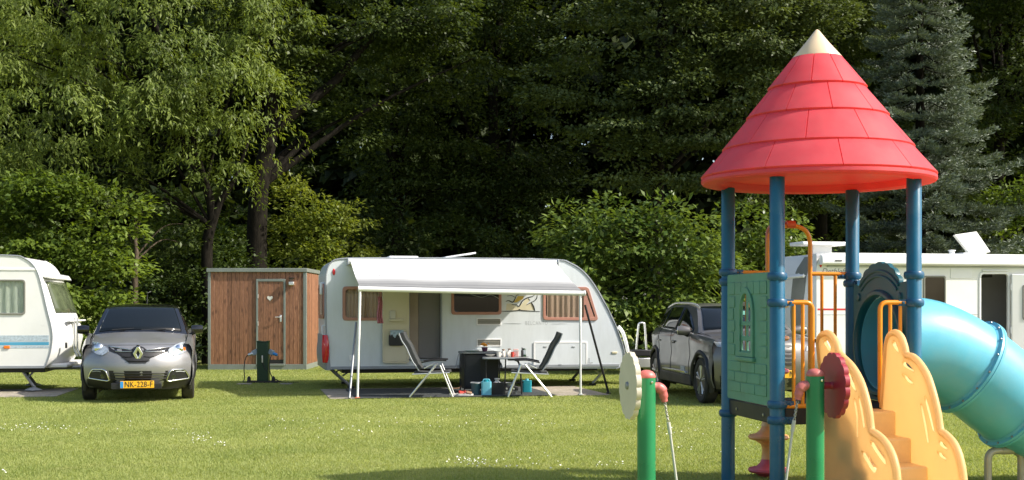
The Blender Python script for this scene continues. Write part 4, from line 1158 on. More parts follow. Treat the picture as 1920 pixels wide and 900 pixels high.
def wheel(parent, x, y, r, wd, side, rim_mat, spokes=5, name='wheel'):
    """wheel with its axle along x, outer face towards side (-1 or 1)"""
    w = empty(name); w.parent = parent; w.location = (x, y, r)
    Mx = axis_M((0, 0, 0), (side, 0, 0)); h = wd / 2
    MB().lathe([(r * .66, -h), (r * .9, -h), (r * .98, -h * .8), (r, -h * .5), (r, h * .5), (r * .98, h * .8), (r * .9, h), (r * .7, h * .98), (r * .66, h * .9)], 36, Mx, closed=True).build('tyre', M_TYRE, w, smooth=35)
    rim = MB(); rim.lathe([(r * .68, h * .86), (r * .66, h * .9), (r * .63, h * .84), (r * .6, h * .3), (r * .6, -h), (r * .67, -h)], 36, Mx); 
    rim.lathe([(0, -h * .1), (r * .62, -h * .1)], 30, Mx)
    rm = rim.build('rim', M_RIMD, w, smooth=35)
    for k in range(spokes):
        a = 2 * math.pi * k / spokes + .3
        sp = MB()
        for da in (-.16, .16):
            p0 = Vector((r * .1 * math.cos(a), r * .1 * math.sin(a), h * .62)); p1 = Vector((r * .64 * math.cos(a + da), r * .64 * math.sin(a + da), h * .72))
            sp.tube([Mx @ p0, Mx @ p0.lerp(p1, .5), Mx @ p1], [r * .1, r * .075, r * .085], 6)
        sp.build('spoke', rim_mat, w, smooth=50)
    MB().lathe([(0, h * .8), (r * .11, h * .76), (r * .14, h * .6), (r * .14, h * .3)], 20, Mx).build('hub_cap', rim_mat, w, smooth=40)
    return w

# ------------------------------------------------------------------ caravan with awning
VF = Frame(-3.32, 22.9, 12)
MATFR = VF
van = fempty('caravan', VF, 'white caravan with striped awning out and rose brown window frames', 'caravan')
def v(px, py, y0=0.0): return VF.y(px, py, y0)
VD = 2.15
prof_px = [(619, 690), (613, 650), (611, 600), (611, 530), (613, 508), (620, 493), (638, 485.5), (700, 484), (900, 484.5), (1040, 487), (1068, 493), (1093, 509), (1115, 536), (1135, 571), (1152, 606), (1164, 638), (1171, 664), (1168, 684), (1155, 691)]
prof = [v(*p) for p in prof_px]
ptop = [(p[0], p[1]) for p in catmull([(q[0], q[1], 0) for q in prof], 4)]
zbot = v(620, 692)[1]
w1 = [v(642, 601), v(716, 601), v(716, 537), v(642, 537)]
w2 = [v(846, 590), v(940, 590), v(940, 532), v(846, 532)]
w3 = [v(1018, 600), v(1122, 601), v(1103, 538), v(1018, 538)]
door_o = [v(768, 673), v(826, 673), v(826, 519), v(768, 519)]
h1, h2, h3 = [inset(round_poly(q, .07, 4), .02) for q in (w1, w2, w3)]
hd_ = round_poly(door_o, .05, 3)
wall = MB().prism(ptop, 0, .03, [h1, h2, h3, hd_]).build('side_wall', M_WHITE, van)
MB().prism(ptop, VD - .03, VD).build('far_wall', M_WHITE, van)
loopc = ptop + [ptop[0]]
shell_strip(loopc, .0, VD, 'roof_shell', M_WHITE, van)
inn = [(p[0] * .985 + .04, p[1] * .975 + .03) for p in ptop]
shell_strip(inn + [inn[0]], .04, VD - .04, 'inner_lining', M_INT, van)
MB().bx(.15, 4.1, .9, .93, .42, 2.2).build('partition', M_INT, van)
# edge trim following the outline
edge = MB().tube([(p[0], -.004, p[1]) for p in ptop], .014, 6).build('edge_trim', M_GREYT, van, smooth=60)
dk = [p for p in ptop if p[0] > v(1060, 500)[0]]
MB().tube([(p[0] + .012, .02, p[1] + .008) for p in dk], .011, 6).build('edge_seal', M_KEDER, edge, smooth=60)
# skirt
x0, x1 = v(619, 690)[0], v(1160, 690)[0]
MB().prism([(x0, zbot - .01), (x1, zbot - .01), (x1 + .02, zbot + .045), (x0 - .02, zbot + .045)], -.018, .0).build('skirt_rail', M_GREYT, van, bevel=.006)
MB().bx(.3, 5.1, .25, VD - .25, zbot - .09, zbot - .012).build('chassis', M_BLACK, van, bevel=.01)
# windows
window(van, w1, .07, M_ROSE, M_GLASS, .055, curtains=[(.1, .97)], curt_mat=M_CURT)
wq = window(van, w2, .06, M_ROSE, M_DGLASS, .05)
MB().tube([(p[0], -.016, p[1]) for p in catmull([(*v(865, 545), 0), (*v(900, 557), 0), (*v(920, 553), 0), (*v(935, 560), 0)], 5)], .004, 5).build('stay', M_GREYP, wq, smooth=60)
q3 = window(van, w3, .07, M_ROSE, M_GLASS, .055, curtains=[(.08, .86)], curt_mat=M_CURT)
MB().prism([v(1094, 596), v(1114, 596), v(1096, 545), v(1094, 545)], -.018, -.002).build('frame_corner', M_ROSE, q3, bevel=.004)
# doorway with fly screen, open door leaf folded back on the wall
dw = empty('doorway'); dw.parent = van
frame_ring(round_poly([(p[0] + (-.03 if p[0] < 1.9 else .03), p[1] + (-.03 if p[1] < 1 else .03)) for p in door_o], .06, 3), hd_, -.014, .012, 'door_frame', M_GREYT, dw)
MB().bx(door_o[0][0] + .17, door_o[1][0] - .005, .05, .06, door_o[0][1] + .01, door_o[2][1] - .01).build('fly_screen', pm('fly_screen_grey', (.17, .16, .155), .8, var=.1, vscale=2), dw)
MB().bx(door_o[0][0], door_o[0][0] + .165, .04, .07, door_o[0][1] + .01, door_o[2][1] - .01).build('cupboard_side', pm('beige_cupboard', (.3, .24, .19), .7), dw, bevel=.005)
MB().bx(door_o[0][0], door_o[1][0], -.03, .04, door_o[0][1] - .035, door_o[0][1] - .002).build('door_sill', M_GREYT, dw, bevel=.006)
leaf = [v(717, 681, -.05), v(767, 681, -.05), v(767, 525, -.05), v(717, 525, -.05)]
lf = MB().prism(round_poly(leaf, .05, 3), -.07, -.03).build('door_leaf', M_CREAMD, van, bevel=.01)
lx0, lx1 = leaf[0][0], leaf[1][0]
def lv(px, py): return v(px, py, -.07)
frame_ring(round_poly(inset([lv(717, 681), lv(767, 681), lv(767, 613), lv(717, 613)], .03), .04, 3), round_poly(inset([lv(717, 681), lv(767, 681), lv(767, 613), lv(717, 613)], .045), .04, 3), -.077, -.069, 'door_moulding', M_CREAMD, lf, .003)
frame_ring(round_poly(inset([lv(717, 611), lv(767, 611), lv(767, 530), lv(717, 530)], .03), .04, 3), round_poly(inset([lv(717, 611), lv(767, 611), lv(767, 530), lv(717, 530)], .045), .04, 3), -.077, -.069, 'door_moulding', M_CREAMD, lf, .003)
a, b = lv(729, 648), lv(756, 619)
MB().prism(round_poly(rect(a[0], b[0], a[1], a[1] + (b[1] - a[1]) * .72), .03, 3), -.15, -.071).build('door_bin', M_BLACK, lf, bevel=.012)
bag = []
for i in range(9):
    t = i / 8; xx = a[0] + .02 + (b[0] - a[0] - .02) * t
    bag.append([(xx, -.155 - .01 * math.sin(i * 2.1), a[1] + .17 + .05 * math.sin(i * 1.9)), (xx, -.165, a[1] + .24), (xx, -.12, b[1] + .005 * math.sin(i * 3)), (xx, -.08, b[1] - .02)])
MB().grid(bag).build('bin_bag', pm('clear_bag', (.36, .46, .52), .25, var=.3, vscale=20), lf, smooth=60)
a, b = lv(729, 603), lv(757, 590)
MB().bx(a[0], b[0], -.13, -.071, a[1], a[1] + .05).build('door_shelf', M_CREAMD, lf, bevel=.01)
MB().bx(a[0] + .02, a[0] + .12, -.11, -.071, a[1] + .052, a[1] + .2).build('door_pocket', pm('pale_box', (.6, .57, .48), .6), lf, bevel=.008)
# wall fittings
def grille(px0, px1, py0, py1, nm='vent_grille'):
    a, b = v(px0, py1), v(px1, py0)
    f = frame_ring(round_poly(rect(a[0], b[0], a[1], b[1]), .012, 2), rect(a[0] + .025, b[0] - .025, a[1] + .022, b[1] - .022), -.012, .0, nm, M_TRIMW, van, .003)
    MB().bx(a[0] + .02, b[0] - .02, -.004, -.001, a[1] + .02, b[1] - .02).build('grille_back', M_GREYG, f)
    n = 4
    for i in range(n):
        z = a[1] + .03 + (b[1] - a[1] - .055) * i / (n - 1)
        MB().rbx(((a[0] + b[0]) / 2, -.008, z), (b[0] - a[0] - .06, .004, .014), Matrix.Rotation(R(30), 3, 'X')).build('slat', pm('slat_beige', (.42, .4, .34), .5) if 'slat_beige' not in MATS else MATS['slat_beige'], f)
    return f
grille(893, 940, 596, 610); grille(893, 940, 635, 650)
a, b = v(1002, 692), v(1099, 642)
a = (a[0], v(1002, 688)[1])
hat = MB().prism(round_poly(rect(a[0], b[0], a[1] + .01, b[1]), .03, 3), -.012, .0).build('locker_hatch', M_WHITE, van, bevel=.004)
frame_ring(round_poly(rect(a[0] - .02, b[0] + .02, a[1] - .005, b[1] + .02), .04, 3), round_poly(rect(a[0] + .012, b[0] - .012, a[1] + .02, b[1] - .012), .03, 3), -.016, -.0, 'hatch_frame', M_TRIMW, hat, .003)
for px in (1022, 1075): MB().bx(v(px, 650)[0] - .03, v(px, 650)[0] + .03, -.022, -.012, v(px, 650)[1] - .012, v(px, 650)[1] + .012).build('hatch_hinge', M_GREYP, hat, bevel=.003)
MB().bx(v(1050, 684)[0] - .03, v(1050, 684)[0] + .03, -.024, -.012, v(1050, 684)[1] - .015, v(1050, 684)[1] + .015).build('hatch_lock', M_GREYT, hat, bevel=.004)
a = v(1104, 680); MB().tube([(a[0], -.02, a[1] + .09), (a[0], -.02, a[1]), (a[0] + .07, -.02, a[1])], .009, 6).build('hatch_prop', M_GREYT, hat, smooth=60)
a = v(1152, 661); MB().bx(a[0] - .05, a[0] + .05, -.016, .0, a[1] - .02, a[1] + .02).build('side_marker', M_SAND, van, bevel=.006)
a = v(658, 671); MB().bx(a[0] - .03, a[0] + .02, -.012, .0, a[1] - .05, a[1] + .05).build('socket_cover', M_TRIMW, van, bevel=.005)
a = v(626, 510); MB().lathe([(0, .02), (.02, .018), (.028, 0)], 14, axis_M((a[0], 0, a[1]), (0, -1, 0)) @ Matrix.Diagonal((1, 2.2, 1, 1))).build('clearance_light', M_REDL, van, smooth=50)
a = v(776, 625)
# printed sail graphic and lettering
gr = empty('side_graphic'); gr.parent = van
def line(pts, r, nm='graphic_line', mat=None):
    q = catmull([(*v(930 + x / 11.25, 540 + y / 11.25), 0) for x, y in pts], 5); m = len(q)
    MB().tube([(p[0], -.0025, p[1]) for p in q], [r * (.4 + .6 * math.sin(math.pi * (i + .5) / (m + 0))) for i in range(m)], 6, flat=1).build(nm, mat or M_BLACKP, gr, smooth=60)
def patch(pts, mat, yy): MB().prism([v(930 + x / 11.25, 540 + y / 11.25) for x, y in pts], yy, -.0001).build('graphic_patch', mat, gr)
patch([(225, 330), (340, 330), (420, 380), (490, 400), (600, 260), (680, 210), (720, 260), (640, 350), (740, 310), (790, 400), (800, 470), (210, 470)], M_SAND, -.001)
patch([(370, 310), (460, 170), (590, 170), (570, 230), (440, 300)], M_OCHRE, -.0014)
line([(205, 285), (270, 265), (350, 300), (400, 230), (430, 150)], .01); line([(430, 150), (480, 140), (560, 100)], .008)
line([(330, 350), (430, 355), (490, 385), (560, 270), (660, 205), (770, 175), (840, 120)], .01)
line([(640, 360), (740, 305), (820, 265), (860, 210), (870, 150)], .008); line([(680, 215), (720, 265)], .005)
line([(745, 305), (790, 380), (820, 480)], .012); line([(90, 490), (300, 488), (500, 470), (700, 485), (930, 495)], .009); line([(460, 480), (495, 450), (540, 485)], .009)
line([(230, 170), (330, 160), (400, 200)], .006)
line([(160, 750), (340, 748), (530, 750)], .004, mat=M_GREYP); line([(1170, 755), (1350, 752), (1500, 752)], .004, mat=M_GREYP)
p = v(1006, 606)
text_mesh('BELCANTO', .1, 'lettering', M_GREYP, gr, Matrix.Translation((p[0], -.0005, p[1])) @ FACE, .001, .72, 1.25)
# wheel arch and wheel
a = v(905, 690)
arch = [(a[0] + .44 * math.cos(R(k)), zbot + .03 + .33 * math.sin(R(k))) for k in range(0, 181, 10)]
archi = [(a[0] + .36 * math.cos(R(k)), zbot - .01 + .26 * math.sin(R(k))) for k in range(180, -1, -10)]
MB().prism(arch + archi, -.055, .01).build('wheel_arch', M_WHITE, van, bevel=.012)
MB().prism([(a[0] + .37 * math.cos(R(k)), zbot - .02 + .27 * math.sin(R(k))) for k in range(0, 181, 10)], -.004, .3).build('arch_liner', M_BLACK, van)
wh = empty('wheel'); wh.parent = van; wh.location = (a[0], .12, .3)
MB().lathe([(.19, -.09), (.28, -.09), (.3, -.05), (.3, .05), (.28, .09), (.19, .08)], 28, axis_M((0, 0, 0), (0, -1, 0)), closed=True).build('tyre', M_TYRE, wh, smooth=40)
MB().lathe([(0, .07), (.1, .08), (.19, .06), (.19, -.05)], 28, axis_M((0, 0, 0), (0, -1, 0))).build('rim', M_TRIMW, wh, smooth=40)
# rear end: bumper with lamp cluster, window and grab handle
xr = prof[2][0]
bp_ = [v(605, 690)[0], v(620, 690)[0]]
rb = []
for i in range(9):
    t = i / 8; z = zbot - .02 + .62 * t; bul = .035 * math.sin(math.pi * min(t * 1.15, 1)) + .012
    rb.append([(xr + .085 - .04 * t, -.012, z), (xr + .02, -.03, z), (xr - bul * .6, .02, z), (xr - bul, .12, z), (xr - bul, VD * .5, z), (xr - bul, VD - .12, z), (xr - .02, VD + .01, z)])
MB().grid(rb).build('rear_bumper', M_GREYT, van, smooth=50)
lampz = [(p[1]) for p in (v(612, 680), v(612, 628))]
lamp = []
for i in range(9):
    t = i / 8; z = lampz[0] + (lampz[1] - lampz[0]) * t; q = .035 * math.sin(math.pi * (t * .9 + .05)) + .01
    lamp.append([(xr + .055 - .03 * abs(2 * t - 1) ** 3, -.032 - q * .3, z), (xr + .02, -.04 - q, z), (xr - .02, -.04 - q * .8, z), (xr - .05 - q * .5, .0, z)])
MB().grid(lamp).build('tail_lamp', M_REDL, van, smooth=60)
rwp = [(.35, 1.28), (VD - .35, 1.28), (VD - .35, 1.92), (.35, 1.92)]
rw = MB().prism(round_poly(rwp, .1, 4), xr - .03, xr - .004, (), 'x').build('rear_window', M_ROSE, van, bevel=.006)
MB().prism(round_poly(inset(rwp, .07), .07, 4), xr - .036, xr - .028, (), 'x').build('pane', M_CARGLASS, rw)
MB().tube(bent([(xr, .12, 1.16), (xr - .06, .12, 1.16), (xr - .06, .12, 1.0), (xr, .12, 1.0)], .03), .012, 8).build('grab_handle', M_TRIMW, van, smooth=60)
MB().bx(xr - .07, xr, .5, .72, 1.72, 1.95).build('rear_vent', M_TRIMW, van, bevel=.02)
# roof fittings
def ztop(x): return np.interp(x, [p[0] for p in ptop[20:60]], [p[1] for p in ptop[20:60]])
a0, a1 = v(735, 484)[0], v(792, 484)[0]
MB().bx(a0, a1, .5, 1.0, 2.36, 2.44).build('roof_hatch', M_TRIMW, van, bevel=.03, seg=3)
a0, a1 = v(845, 484)[0], v(905, 484)[0]
hh = MB().rbx(((a0 + a1) / 2, .9, 2.47), (a1 - a0, .5, .03), Matrix.Rotation(R(-9), 3, 'Y')).build('roof_vent', M_TRIMW, van, bevel=.012)
MB().bx(a0 + .05, a1 - .05, .68, 1.12, 2.36, 2.42).build('vent_base', M_TRIMW, hh, bevel=.01)
a0, a1 = v(975, 485)[0], v(1030, 485)[0]
MB().lathe([(0, .06), (.16, .055), (.26, .03), (.28, 0)], 28, Matrix.Translation(((a0 + a1) / 2, .6, 2.36))).build('roof_dome', M_TRIMW, van, smooth=50)
# corner steadies
def steady(x, y, dx, s=1):
    st = MB().tube([(x, y, zbot - .02), (x + dx, y, .05)], .028, 6).build('corner_steady', M_STEEL, van, smooth=40)
    MB().tube([(x + dx * 1.1, y + .02, zbot - .02), (x + dx * .55, y + .02, .24)], .016, 6).build('stay', M_STEEL, st, smooth=40)
    MB().bx(x + dx - .06, x + dx + .06, y - .05, y + .05, 0.012, .05).build('foot', M_BLACK, st, bevel=.006)
steady(v(622, 690)[0] + .02, .3, .35); steady(v(622, 690)[0] + .02, 1.8, .35)
steady(v(1150, 690)[0] - .02, .3, -.3); steady(v(1150, 690)[0] - .02, 1.8, -.3)
# drawbar with gas locker cover, jockey wheel and rack hoop
xe = v(1172, 665)[0]
db = MB()
for yy in (.55, VD - .55): db.tube([(xe - .6, yy, zbot - .05), (xe + 1.1, VD / 2, zbot - .02)], .035, 8)
drawbar = db.build('drawbar', M_STEEL, van, smooth=40)
MB().bx(xe + .02, xe + .5, .6, VD - .6, zbot + .0, zbot + .16).build('drawbar_cover', M_ALU, drawbar, bevel=.02)
MB().lathe([(0, 0), (.09, 0), (.1, .03), (.09, .06), (0, .06)], 18, axis_M((xe + .92, VD / 2 - .1, .12), (0, 1, 0))).build('jockey_wheel', M_TYRE, drawbar, smooth=40)
MB().tube([(xe + .92, VD / 2 - .07, .12), (xe + .92, VD / 2 - .07, zbot + .45)], .025, 10).build('jockey_post', M_STEEL, drawbar, smooth=40)
hp = [VF.y(px, py, .55) for px, py in ((1193, 655), (1197, 612), (1200, 606), (1206, 606), (1209, 612), (1212, 657))]
rack = MB().tube([(p[0], .55, p[1]) for p in catmull([(q[0], q[1], 0) for q in hp], 4)] and [(p.x, .55, p.y) for p in catmull([(q[0], q[1], 0) for q in hp], 4)], .02, 8).build('bike_rack', M_ALU, van, smooth=60)
a, b = VF.y(1186, 668, .5), VF.y(1228, 656, .5)
MB().bx(a[0], b[0], .5, .9, a[1], b[1]).build('rack_rail', M_BLACK, rack, bevel=.015)
a, b = VF.y(1192, 690, .5), VF.y(1228, 671, .5)
MB().bx(a[0], b[0], .52, .88, a[1], b[1]).build('rack_tray', M_ALU, rack, bevel=.015)
nose = [VF.y(px, py, .5) for px, py in ((1160, 612), (1168, 622), (1174, 640), (1178, 660), (1176, 670))]
MB().tube([(p.x - .01, .5, p.y) for p in catmull([(q[0], q[1], 0) for q in nose], 4)], .035, 8).build('front_handle', M_TRIMW, van, smooth=60)

# awning
def awning_material(n0, n1):
    m = bpy.data.materials.new('awning_canvas'); m.use_nodes = True
    nt = m.node_tree; N = nt.nodes; L = nt.links; b = N['Principled BSDF']
    tc = N.new('ShaderNodeTexCoord'); sp = N.new('ShaderNodeSeparateXYZ'); L.new(tc.outputs['Object'], sp.inputs[0])
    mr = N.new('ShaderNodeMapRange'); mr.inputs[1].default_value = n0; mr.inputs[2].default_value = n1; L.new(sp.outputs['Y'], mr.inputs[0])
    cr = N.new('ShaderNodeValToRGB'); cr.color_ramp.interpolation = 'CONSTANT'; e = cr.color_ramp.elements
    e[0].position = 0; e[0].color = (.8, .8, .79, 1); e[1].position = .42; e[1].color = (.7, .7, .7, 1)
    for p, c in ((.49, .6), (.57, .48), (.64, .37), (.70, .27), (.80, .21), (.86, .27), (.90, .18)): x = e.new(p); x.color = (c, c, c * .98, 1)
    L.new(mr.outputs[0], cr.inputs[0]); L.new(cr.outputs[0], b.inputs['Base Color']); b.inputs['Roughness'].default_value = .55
    nz = N.new('ShaderNodeTexNoise'); nz.inputs['Scale'].default_value = 3; L.new(tc.outputs['Object'], nz.inputs['Vector'])
    bp = N.new('ShaderNodeBump'); bp.inputs['Strength'].default_value = .5; bp.inputs['Distance'].default_value = .03; L.new(nz.outputs['Fac'], bp.inputs['Height']); L.new(bp.outputs[0], b.inputs['Normal'])
    return m
AW = -2.2
awn = empty('awning'); awn.parent = van
cA, cB = v(654, 493, -.06), v(1044, 495, -.06)
MB().prism([(-.11, 2.31 - .055), (0.0, 2.31 - .06), (0, 2.31 + .05), (-.08, 2.31 + .05), (-.12, 2.31 + .02)], cA[0], cB[0], (), 'x').build('awning_case', M_TRIMW, awn, bevel=.01)
MB().bx(cA[0] - .03, cA[0] - .002, -.13, .0, 2.24, 2.37).build('case_end', M_GREYP, awn, bevel=.01)
MB().bx(cB[0] + .002, cB[0] + .03, -.13, .0, 2.24, 2.37).build('case_end', M_GREYP, awn, bevel=.01)
bA, bB = VF.y(673, 541.5, AW), VF.y(1096, 550, AW)
rows = []
for i in range(25):
    t = i / 24
    sag = -.035 * math.sin(math.pi * t)
    a = Vector((cA[0] + .03, -.1, 2.315)).lerp(Vector((bA[0] + .02, AW, bA[1] + .02)), t); b = Vector((cB[0] - .03, -.1, 2.315)).lerp(Vector((bB[0] - .02, AW, bB[1] + .02)), t)
    rows.append([a.lerp(b, k / 20) + Vector((0, 0, sag * (.75 + .25 * math.cos(k * .9)))) for k in range(21)])
M_AWN = awning_material(-.1, AW)
MB().grid(rows).build('awning_canvas', M_AWN, awn, smooth=60)
fb = MB()
A3, B3 = Vector((bA[0], AW, bA[1])), Vector((bB[0], AW, bB[1]))
bar = MB().tube([A3, A3.lerp(B3, .5) + Vector((0, 0, -.006)), B3], .042, 14).build('front_bar', M_WPOLE, awn, smooth=60)
MB().tube([A3 + Vector((-.012, 0, 0)), A3 + Vector((.01, 0, 0))], .05, 14).build('bar_cap', M_TRIMW, awn, smooth=60)
MB().tube([B3 + Vector((-.01, 0, 0)), B3 + Vector((.012, 0, 0))], .05, 14).build('bar_cap', M_TRIMW, awn, smooth=60)
for s, px, pb in ((0, 675, 670), (1, 1088, 1088)):
    e = VF.y(px, 548, AW); f = VF.g(pb, 747 if s == 0 else 743)
    tp = Vector((e[0], AW, (bA if s == 0 else bB)[1] - .03)); ft = Vector((VF.y(pb, 700, AW)[0], AW - .02, .012))
    lg = MB().tube([tp, ft], .019, 10).build('awning_leg', M_WPOLE, awn, smooth=60)
    MB().tube([tp.lerp(ft, .0), tp.lerp(ft, .45)], .023, 10).build('leg_sleeve', M_WPOLE, awn, smooth=60)
    MB().bx(ft.x - .04, ft.x + .04, AW - .06, AW + .02, .008, .03).build('leg_foot', pm('orange_peg', (.7, .15, .05), .5) if s == 0 else M_GREYP, awn, bevel=.006)
for (p0, p1, yy0, yy1) in (((668, 605), (655, 747), AW + .9, AW - .05), ((1097, 572), (1141, 747), AW + .05, AW + .25)):
    a = VF.y(*p0, yy0); b = VF.y(*p1, yy1)
    MB().tube([(a[0], yy0, a[1]), (b[0], yy1, max(b[1], .012))], .02, 8).build('storm_brace', M_STEEL if p0[0] < 900 else M_BLACK, awn, smooth=60)
    if p0[0] > 900: MB().bx(b[0] - .04, b[0] + .04, yy1 - .04, yy1 + .04, .0, .03).build('brace_foot', M_BLACK, awn, bevel=.006)
# rafter arm under the canvas on the left
for s in (0, 1):
    a = Vector((cA[0] + .08, -.05, 2.24)) if s == 0 else Vector((cB[0] - .08, -.05, 2.24)); b = Vector((bA[0] + .06, AW + .03, bA[1] - .01)) if s == 0 else Vector((bB[0] - .06, AW + .03, bB[1] - .01))
    MB().tube([a, b], .017, 8).build('rafter', M_ALU, awn, smooth=60)
# towel hung from the awning rafter
tw = []
a = VF.y(712, 556, -1.2)
for i in range(13):
    t = i / 12; wv_ = .05 + .045 * t
    z = a[1] - .0 - .46 * t
    tw.append([(a[0] + wv_ * (k / 8 - .5) + .01 * math.sin(i * .6), -1.2 + .02 * math.sin(k * 1.9 + i * .2), z) for k in range(9)])
tg = MB().grid(tw).build('towel', M_TOWEL, None, smooth=70)
tg.location = (VF.o[0], VF.o[1], 0); tg.rotation_euler = (0, 0, R(VF.deg))
sol = tg.modifiers.new('thickness', 'SOLIDIFY'); sol.thickness = .012
tag(tg, 'red and white striped towel hanging under the awning', 'towel')
MB().tube([(a[0], -1.2, a[1]), (a[0], -1.2, 2.05)], .004, 6).build('line', M_BLACK, tg)

# ground sheet and paved pads
def slab(fr, x0, x1, y0, y1, z0, z1, name, mat, label, cat, bev=.01):
    o = MB().bx(x0, x1, y0, y1, z0, z1).build(name, mat, None, bevel=bev)
    o.location = (fr.o[0], fr.o[1], 0); o.rotation_euler = (0, 0, R(fr.deg))
    return tag(o, label, cat)
mA, mB_ = VF.g(668, 748)[0], VF.g(1062, 748)[0]
slab(VF, mA, mB_, -2.28, -.1, .012, .024, 'ground_sheet', M_MAT, 'dark grey ground sheet spread under the awning', 'ground sheet', .003)
px0, px1 = VF.g(612, 744)[0], VF.g(1146, 744)[0]
slab(VF, px0 + .02, px1 + .1, -2.2, .3, -.02, .009, 'paved_pad', M_PAD, 'pale gravel pad edging the ground sheet under the awning', 'paved pad', .004)
KEEP = [(VF, px0, px1 + .12, -2.3, .32)]

# ------------------------------------------------------------------ caravan at the left edge
LF = Frame(W(100, 575, 22.4).x, 22.4, 9)
lc = fempty('touring_caravan', LF, 'white caravan with blue stripe and green curtains at the left edge', 'caravan')
def l(px, py, y0=0.0): return LF.y(px, py, y0)
lp = [(-420, 690), (-420, 520), (-410, 490), (-380, 480), (-100, 478), (20, 479), (45, 484), (62, 497), (72, 515), (80, 545), (88, 580), (96, 612), (98, 635), (94, 662), (86, 684), (83, 689)]
lpt = [(p.x, p.y) for p in catmull([(*l(*p), 0) for p in lp], 4)]
lz = l(0, 689)[1]
LD = 2.1
lw = [l(-120, 590), l(48, 590), l(48, 524), l(-120, 524)]
MB().prism(lpt, 0, .03, [inset(round_poly(lw, .06, 4), .02)]).build('side_wall', M_WHITE2, lc)
MB().prism(lpt, LD - .03, LD).build('far_wall', M_WHITE2, lc)
shell_strip([p for p in lpt if p[0] < l(40, 500)[0]] , 0, LD, 'roof_shell', M_WHITE2, lc)
MB().bx(l(-400, 500)[0] + .2, l(60, 500)[0], .6, .63, .6, 2.2).build('partition', M_INT, lc)
MB().tube([(p[0], -.004, p[1]) for p in lpt], .012, 6).build('edge_trim', M_GREYT, lc, smooth=60)
# bulging front end
rows = []
fx = [(40, 482, .0), (62, 497, .05), (72, 515, .12), (80, 545, .16), (88, 580, .22), (96, 612, .27), (98, 635, .29), (94, 662, .27), (86, 684, .2), (83, 689, .12)]
for (px, py, bl) in [(*[(fx[i][k] + (fx[i + 1][k] - fx[i][k]) * t) for k in range(3)],) for i in range(len(fx) - 1) for t in (0, .5)] + [fx[-1]]:
    x, z = l(px, py); row = []
    for k in range(13):
        t = k / 12; row.append((x + bl * (1 - abs(2 * t - 1) ** 3.0), LD * t, z))
    rows.append(row)
nose = MB().grid(rows).build('front_shell', M_WHITE2, lc, smooth=50)
# front window following the slope
q = []
for i in range(7):
    t = i / 6; px = 76 + (91 - 76) * t; py = 527 + (586 - 527) * t; bl = .13 + .1 * t
    x, z = l(px, py); q.append([(x + bl * (1 - abs(2 * s - 1) ** 3.0) + .014, LD * s, z) for s in [.08 + .84 * k / 10 for k in range(11)]])
fwn = MB().grid(q).build('front_window', pm('reflected_green_glass', (.09, .11, .06), .08, var=.4, vscale=4), nose, smooth=60); fwn.modifiers.new('thickness', 'SOLIDIFY').thickness = .012  # reflection of the greenery painted into the glass as mottled olive
x, z = l(73, 516)
MB().prism([(x + .0, z + .06), (x + .15, z + .03), (x + .2, z - .05), (x + .17, z - .06), (x, z - .02)], .1, LD - .1).build('front_visor', M_WHITE2, nose, bevel=.015)
x, z = l(96, 603); MB().bx(x + .2, x + .285, .3, LD - .3, z - .01, z + .02).build('front_ledge', M_TRIMW, nose, bevel=.01)
x, z = l(97, 648); MB().bx(x + .2, x + .235, .12, .16, z - .05, z + .05).build('locker_catch', M_BLACK, nose, bevel=.006)
x, z = l(90, 688); MB().bx(x - .1, x + .3, .15, LD - .15, z - .02, z + .05).build('front_bumper', M_TRIMW, nose, bevel=.02)
# roof strip, window, stripes, lamp
MB().bx(l(-410, 505)[0], l(68, 505)[0], -.012, -.0, l(0, 507)[1], l(0, 502)[1]).build('awning_rail', M_TRIMW, lc, bevel=.004)
window(lc, lw, .06, M_GREYG, M_GLASS, .028, curtains=[(.0, .45), (.5, 1)], curt_mat=M_CURTG)
def stripe(y0, y1, mat):
    xa = l(-415, 650)[0]
    MB().prism([(xa, l(0, y1)[1]), (l(94, y1)[0] - .02, l(0, y1)[1]), (l(94, y0)[0] - .02, l(0, y0)[1]), (xa, l(0, y0)[1])], -.0035, -.0).build('stripe', mat, lc)
stripe(629, 640, M_BLUEGR); stripe(641.5, 647.5, M_BLUEST); stripe(649, 653, M_BLUEGR)
a = l(13, 651); MB().bx(a[0] - .05, a[0] + .05, -.022, -.0, a[1] - .025, a[1] + .025).build('side_marker', M_ORANGEL, lc, bevel=.008)
MB().bx(l(-415, 685)[0], l(84, 685)[0], -.014, -.0, l(0, 691)[1], l(0, 686)[1]).build('skirt_rail', M_GREYT, lc, bevel=.004)
MB().bx(l(-400, 690)[0], l(80, 690)[0], .2, LD - .2, lz - .1, lz - .01).build('chassis', M_BLACK, lc, bevel=.01)
for yy in (.25, 1.7):
    a = l(38, 692, yy); b = l(66, 728, yy)
    s = MB().tube([(a[0], yy, lz - .02), (b[0], yy, .06)], .028, 6).build('corner_steady', M_STEEL, lc, smooth=40)
    MB().tube([(a[0] + .28, yy, lz - .03), (a[0] + .12, yy, lz - .2)], .018, 6).build('stay', M_STEEL, s, smooth=40)
    MB().lathe([(0, 0.03), (.16, .03), (.1, .06), (.03, .08), (0, .08)], 14, Matrix.Translation((b[0] - .03, yy, 0))).build('foot', M_GREYP, s, smooth=40)
wh = empty('wheel'); wh.parent = lc; wh.location = (l(-180, 690)[0], .14, .3)
MB().lathe([(.19, -.09), (.28, -.09), (.3, -.05), (.3, .05), (.28, .09), (.19, .08)], 28, axis_M((0, 0, 0), (0, -1, 0)), closed=True).build('tyre', M_TYRE, wh, smooth=40)
MB().lathe([(0, .07), (.1, .08), (.19, .06), (.19, -.05)], 28, axis_M((0, 0, 0), (0, -1, 0))).build('rim', M_TRIMW, wh, smooth=40)
a = l(100, 690)
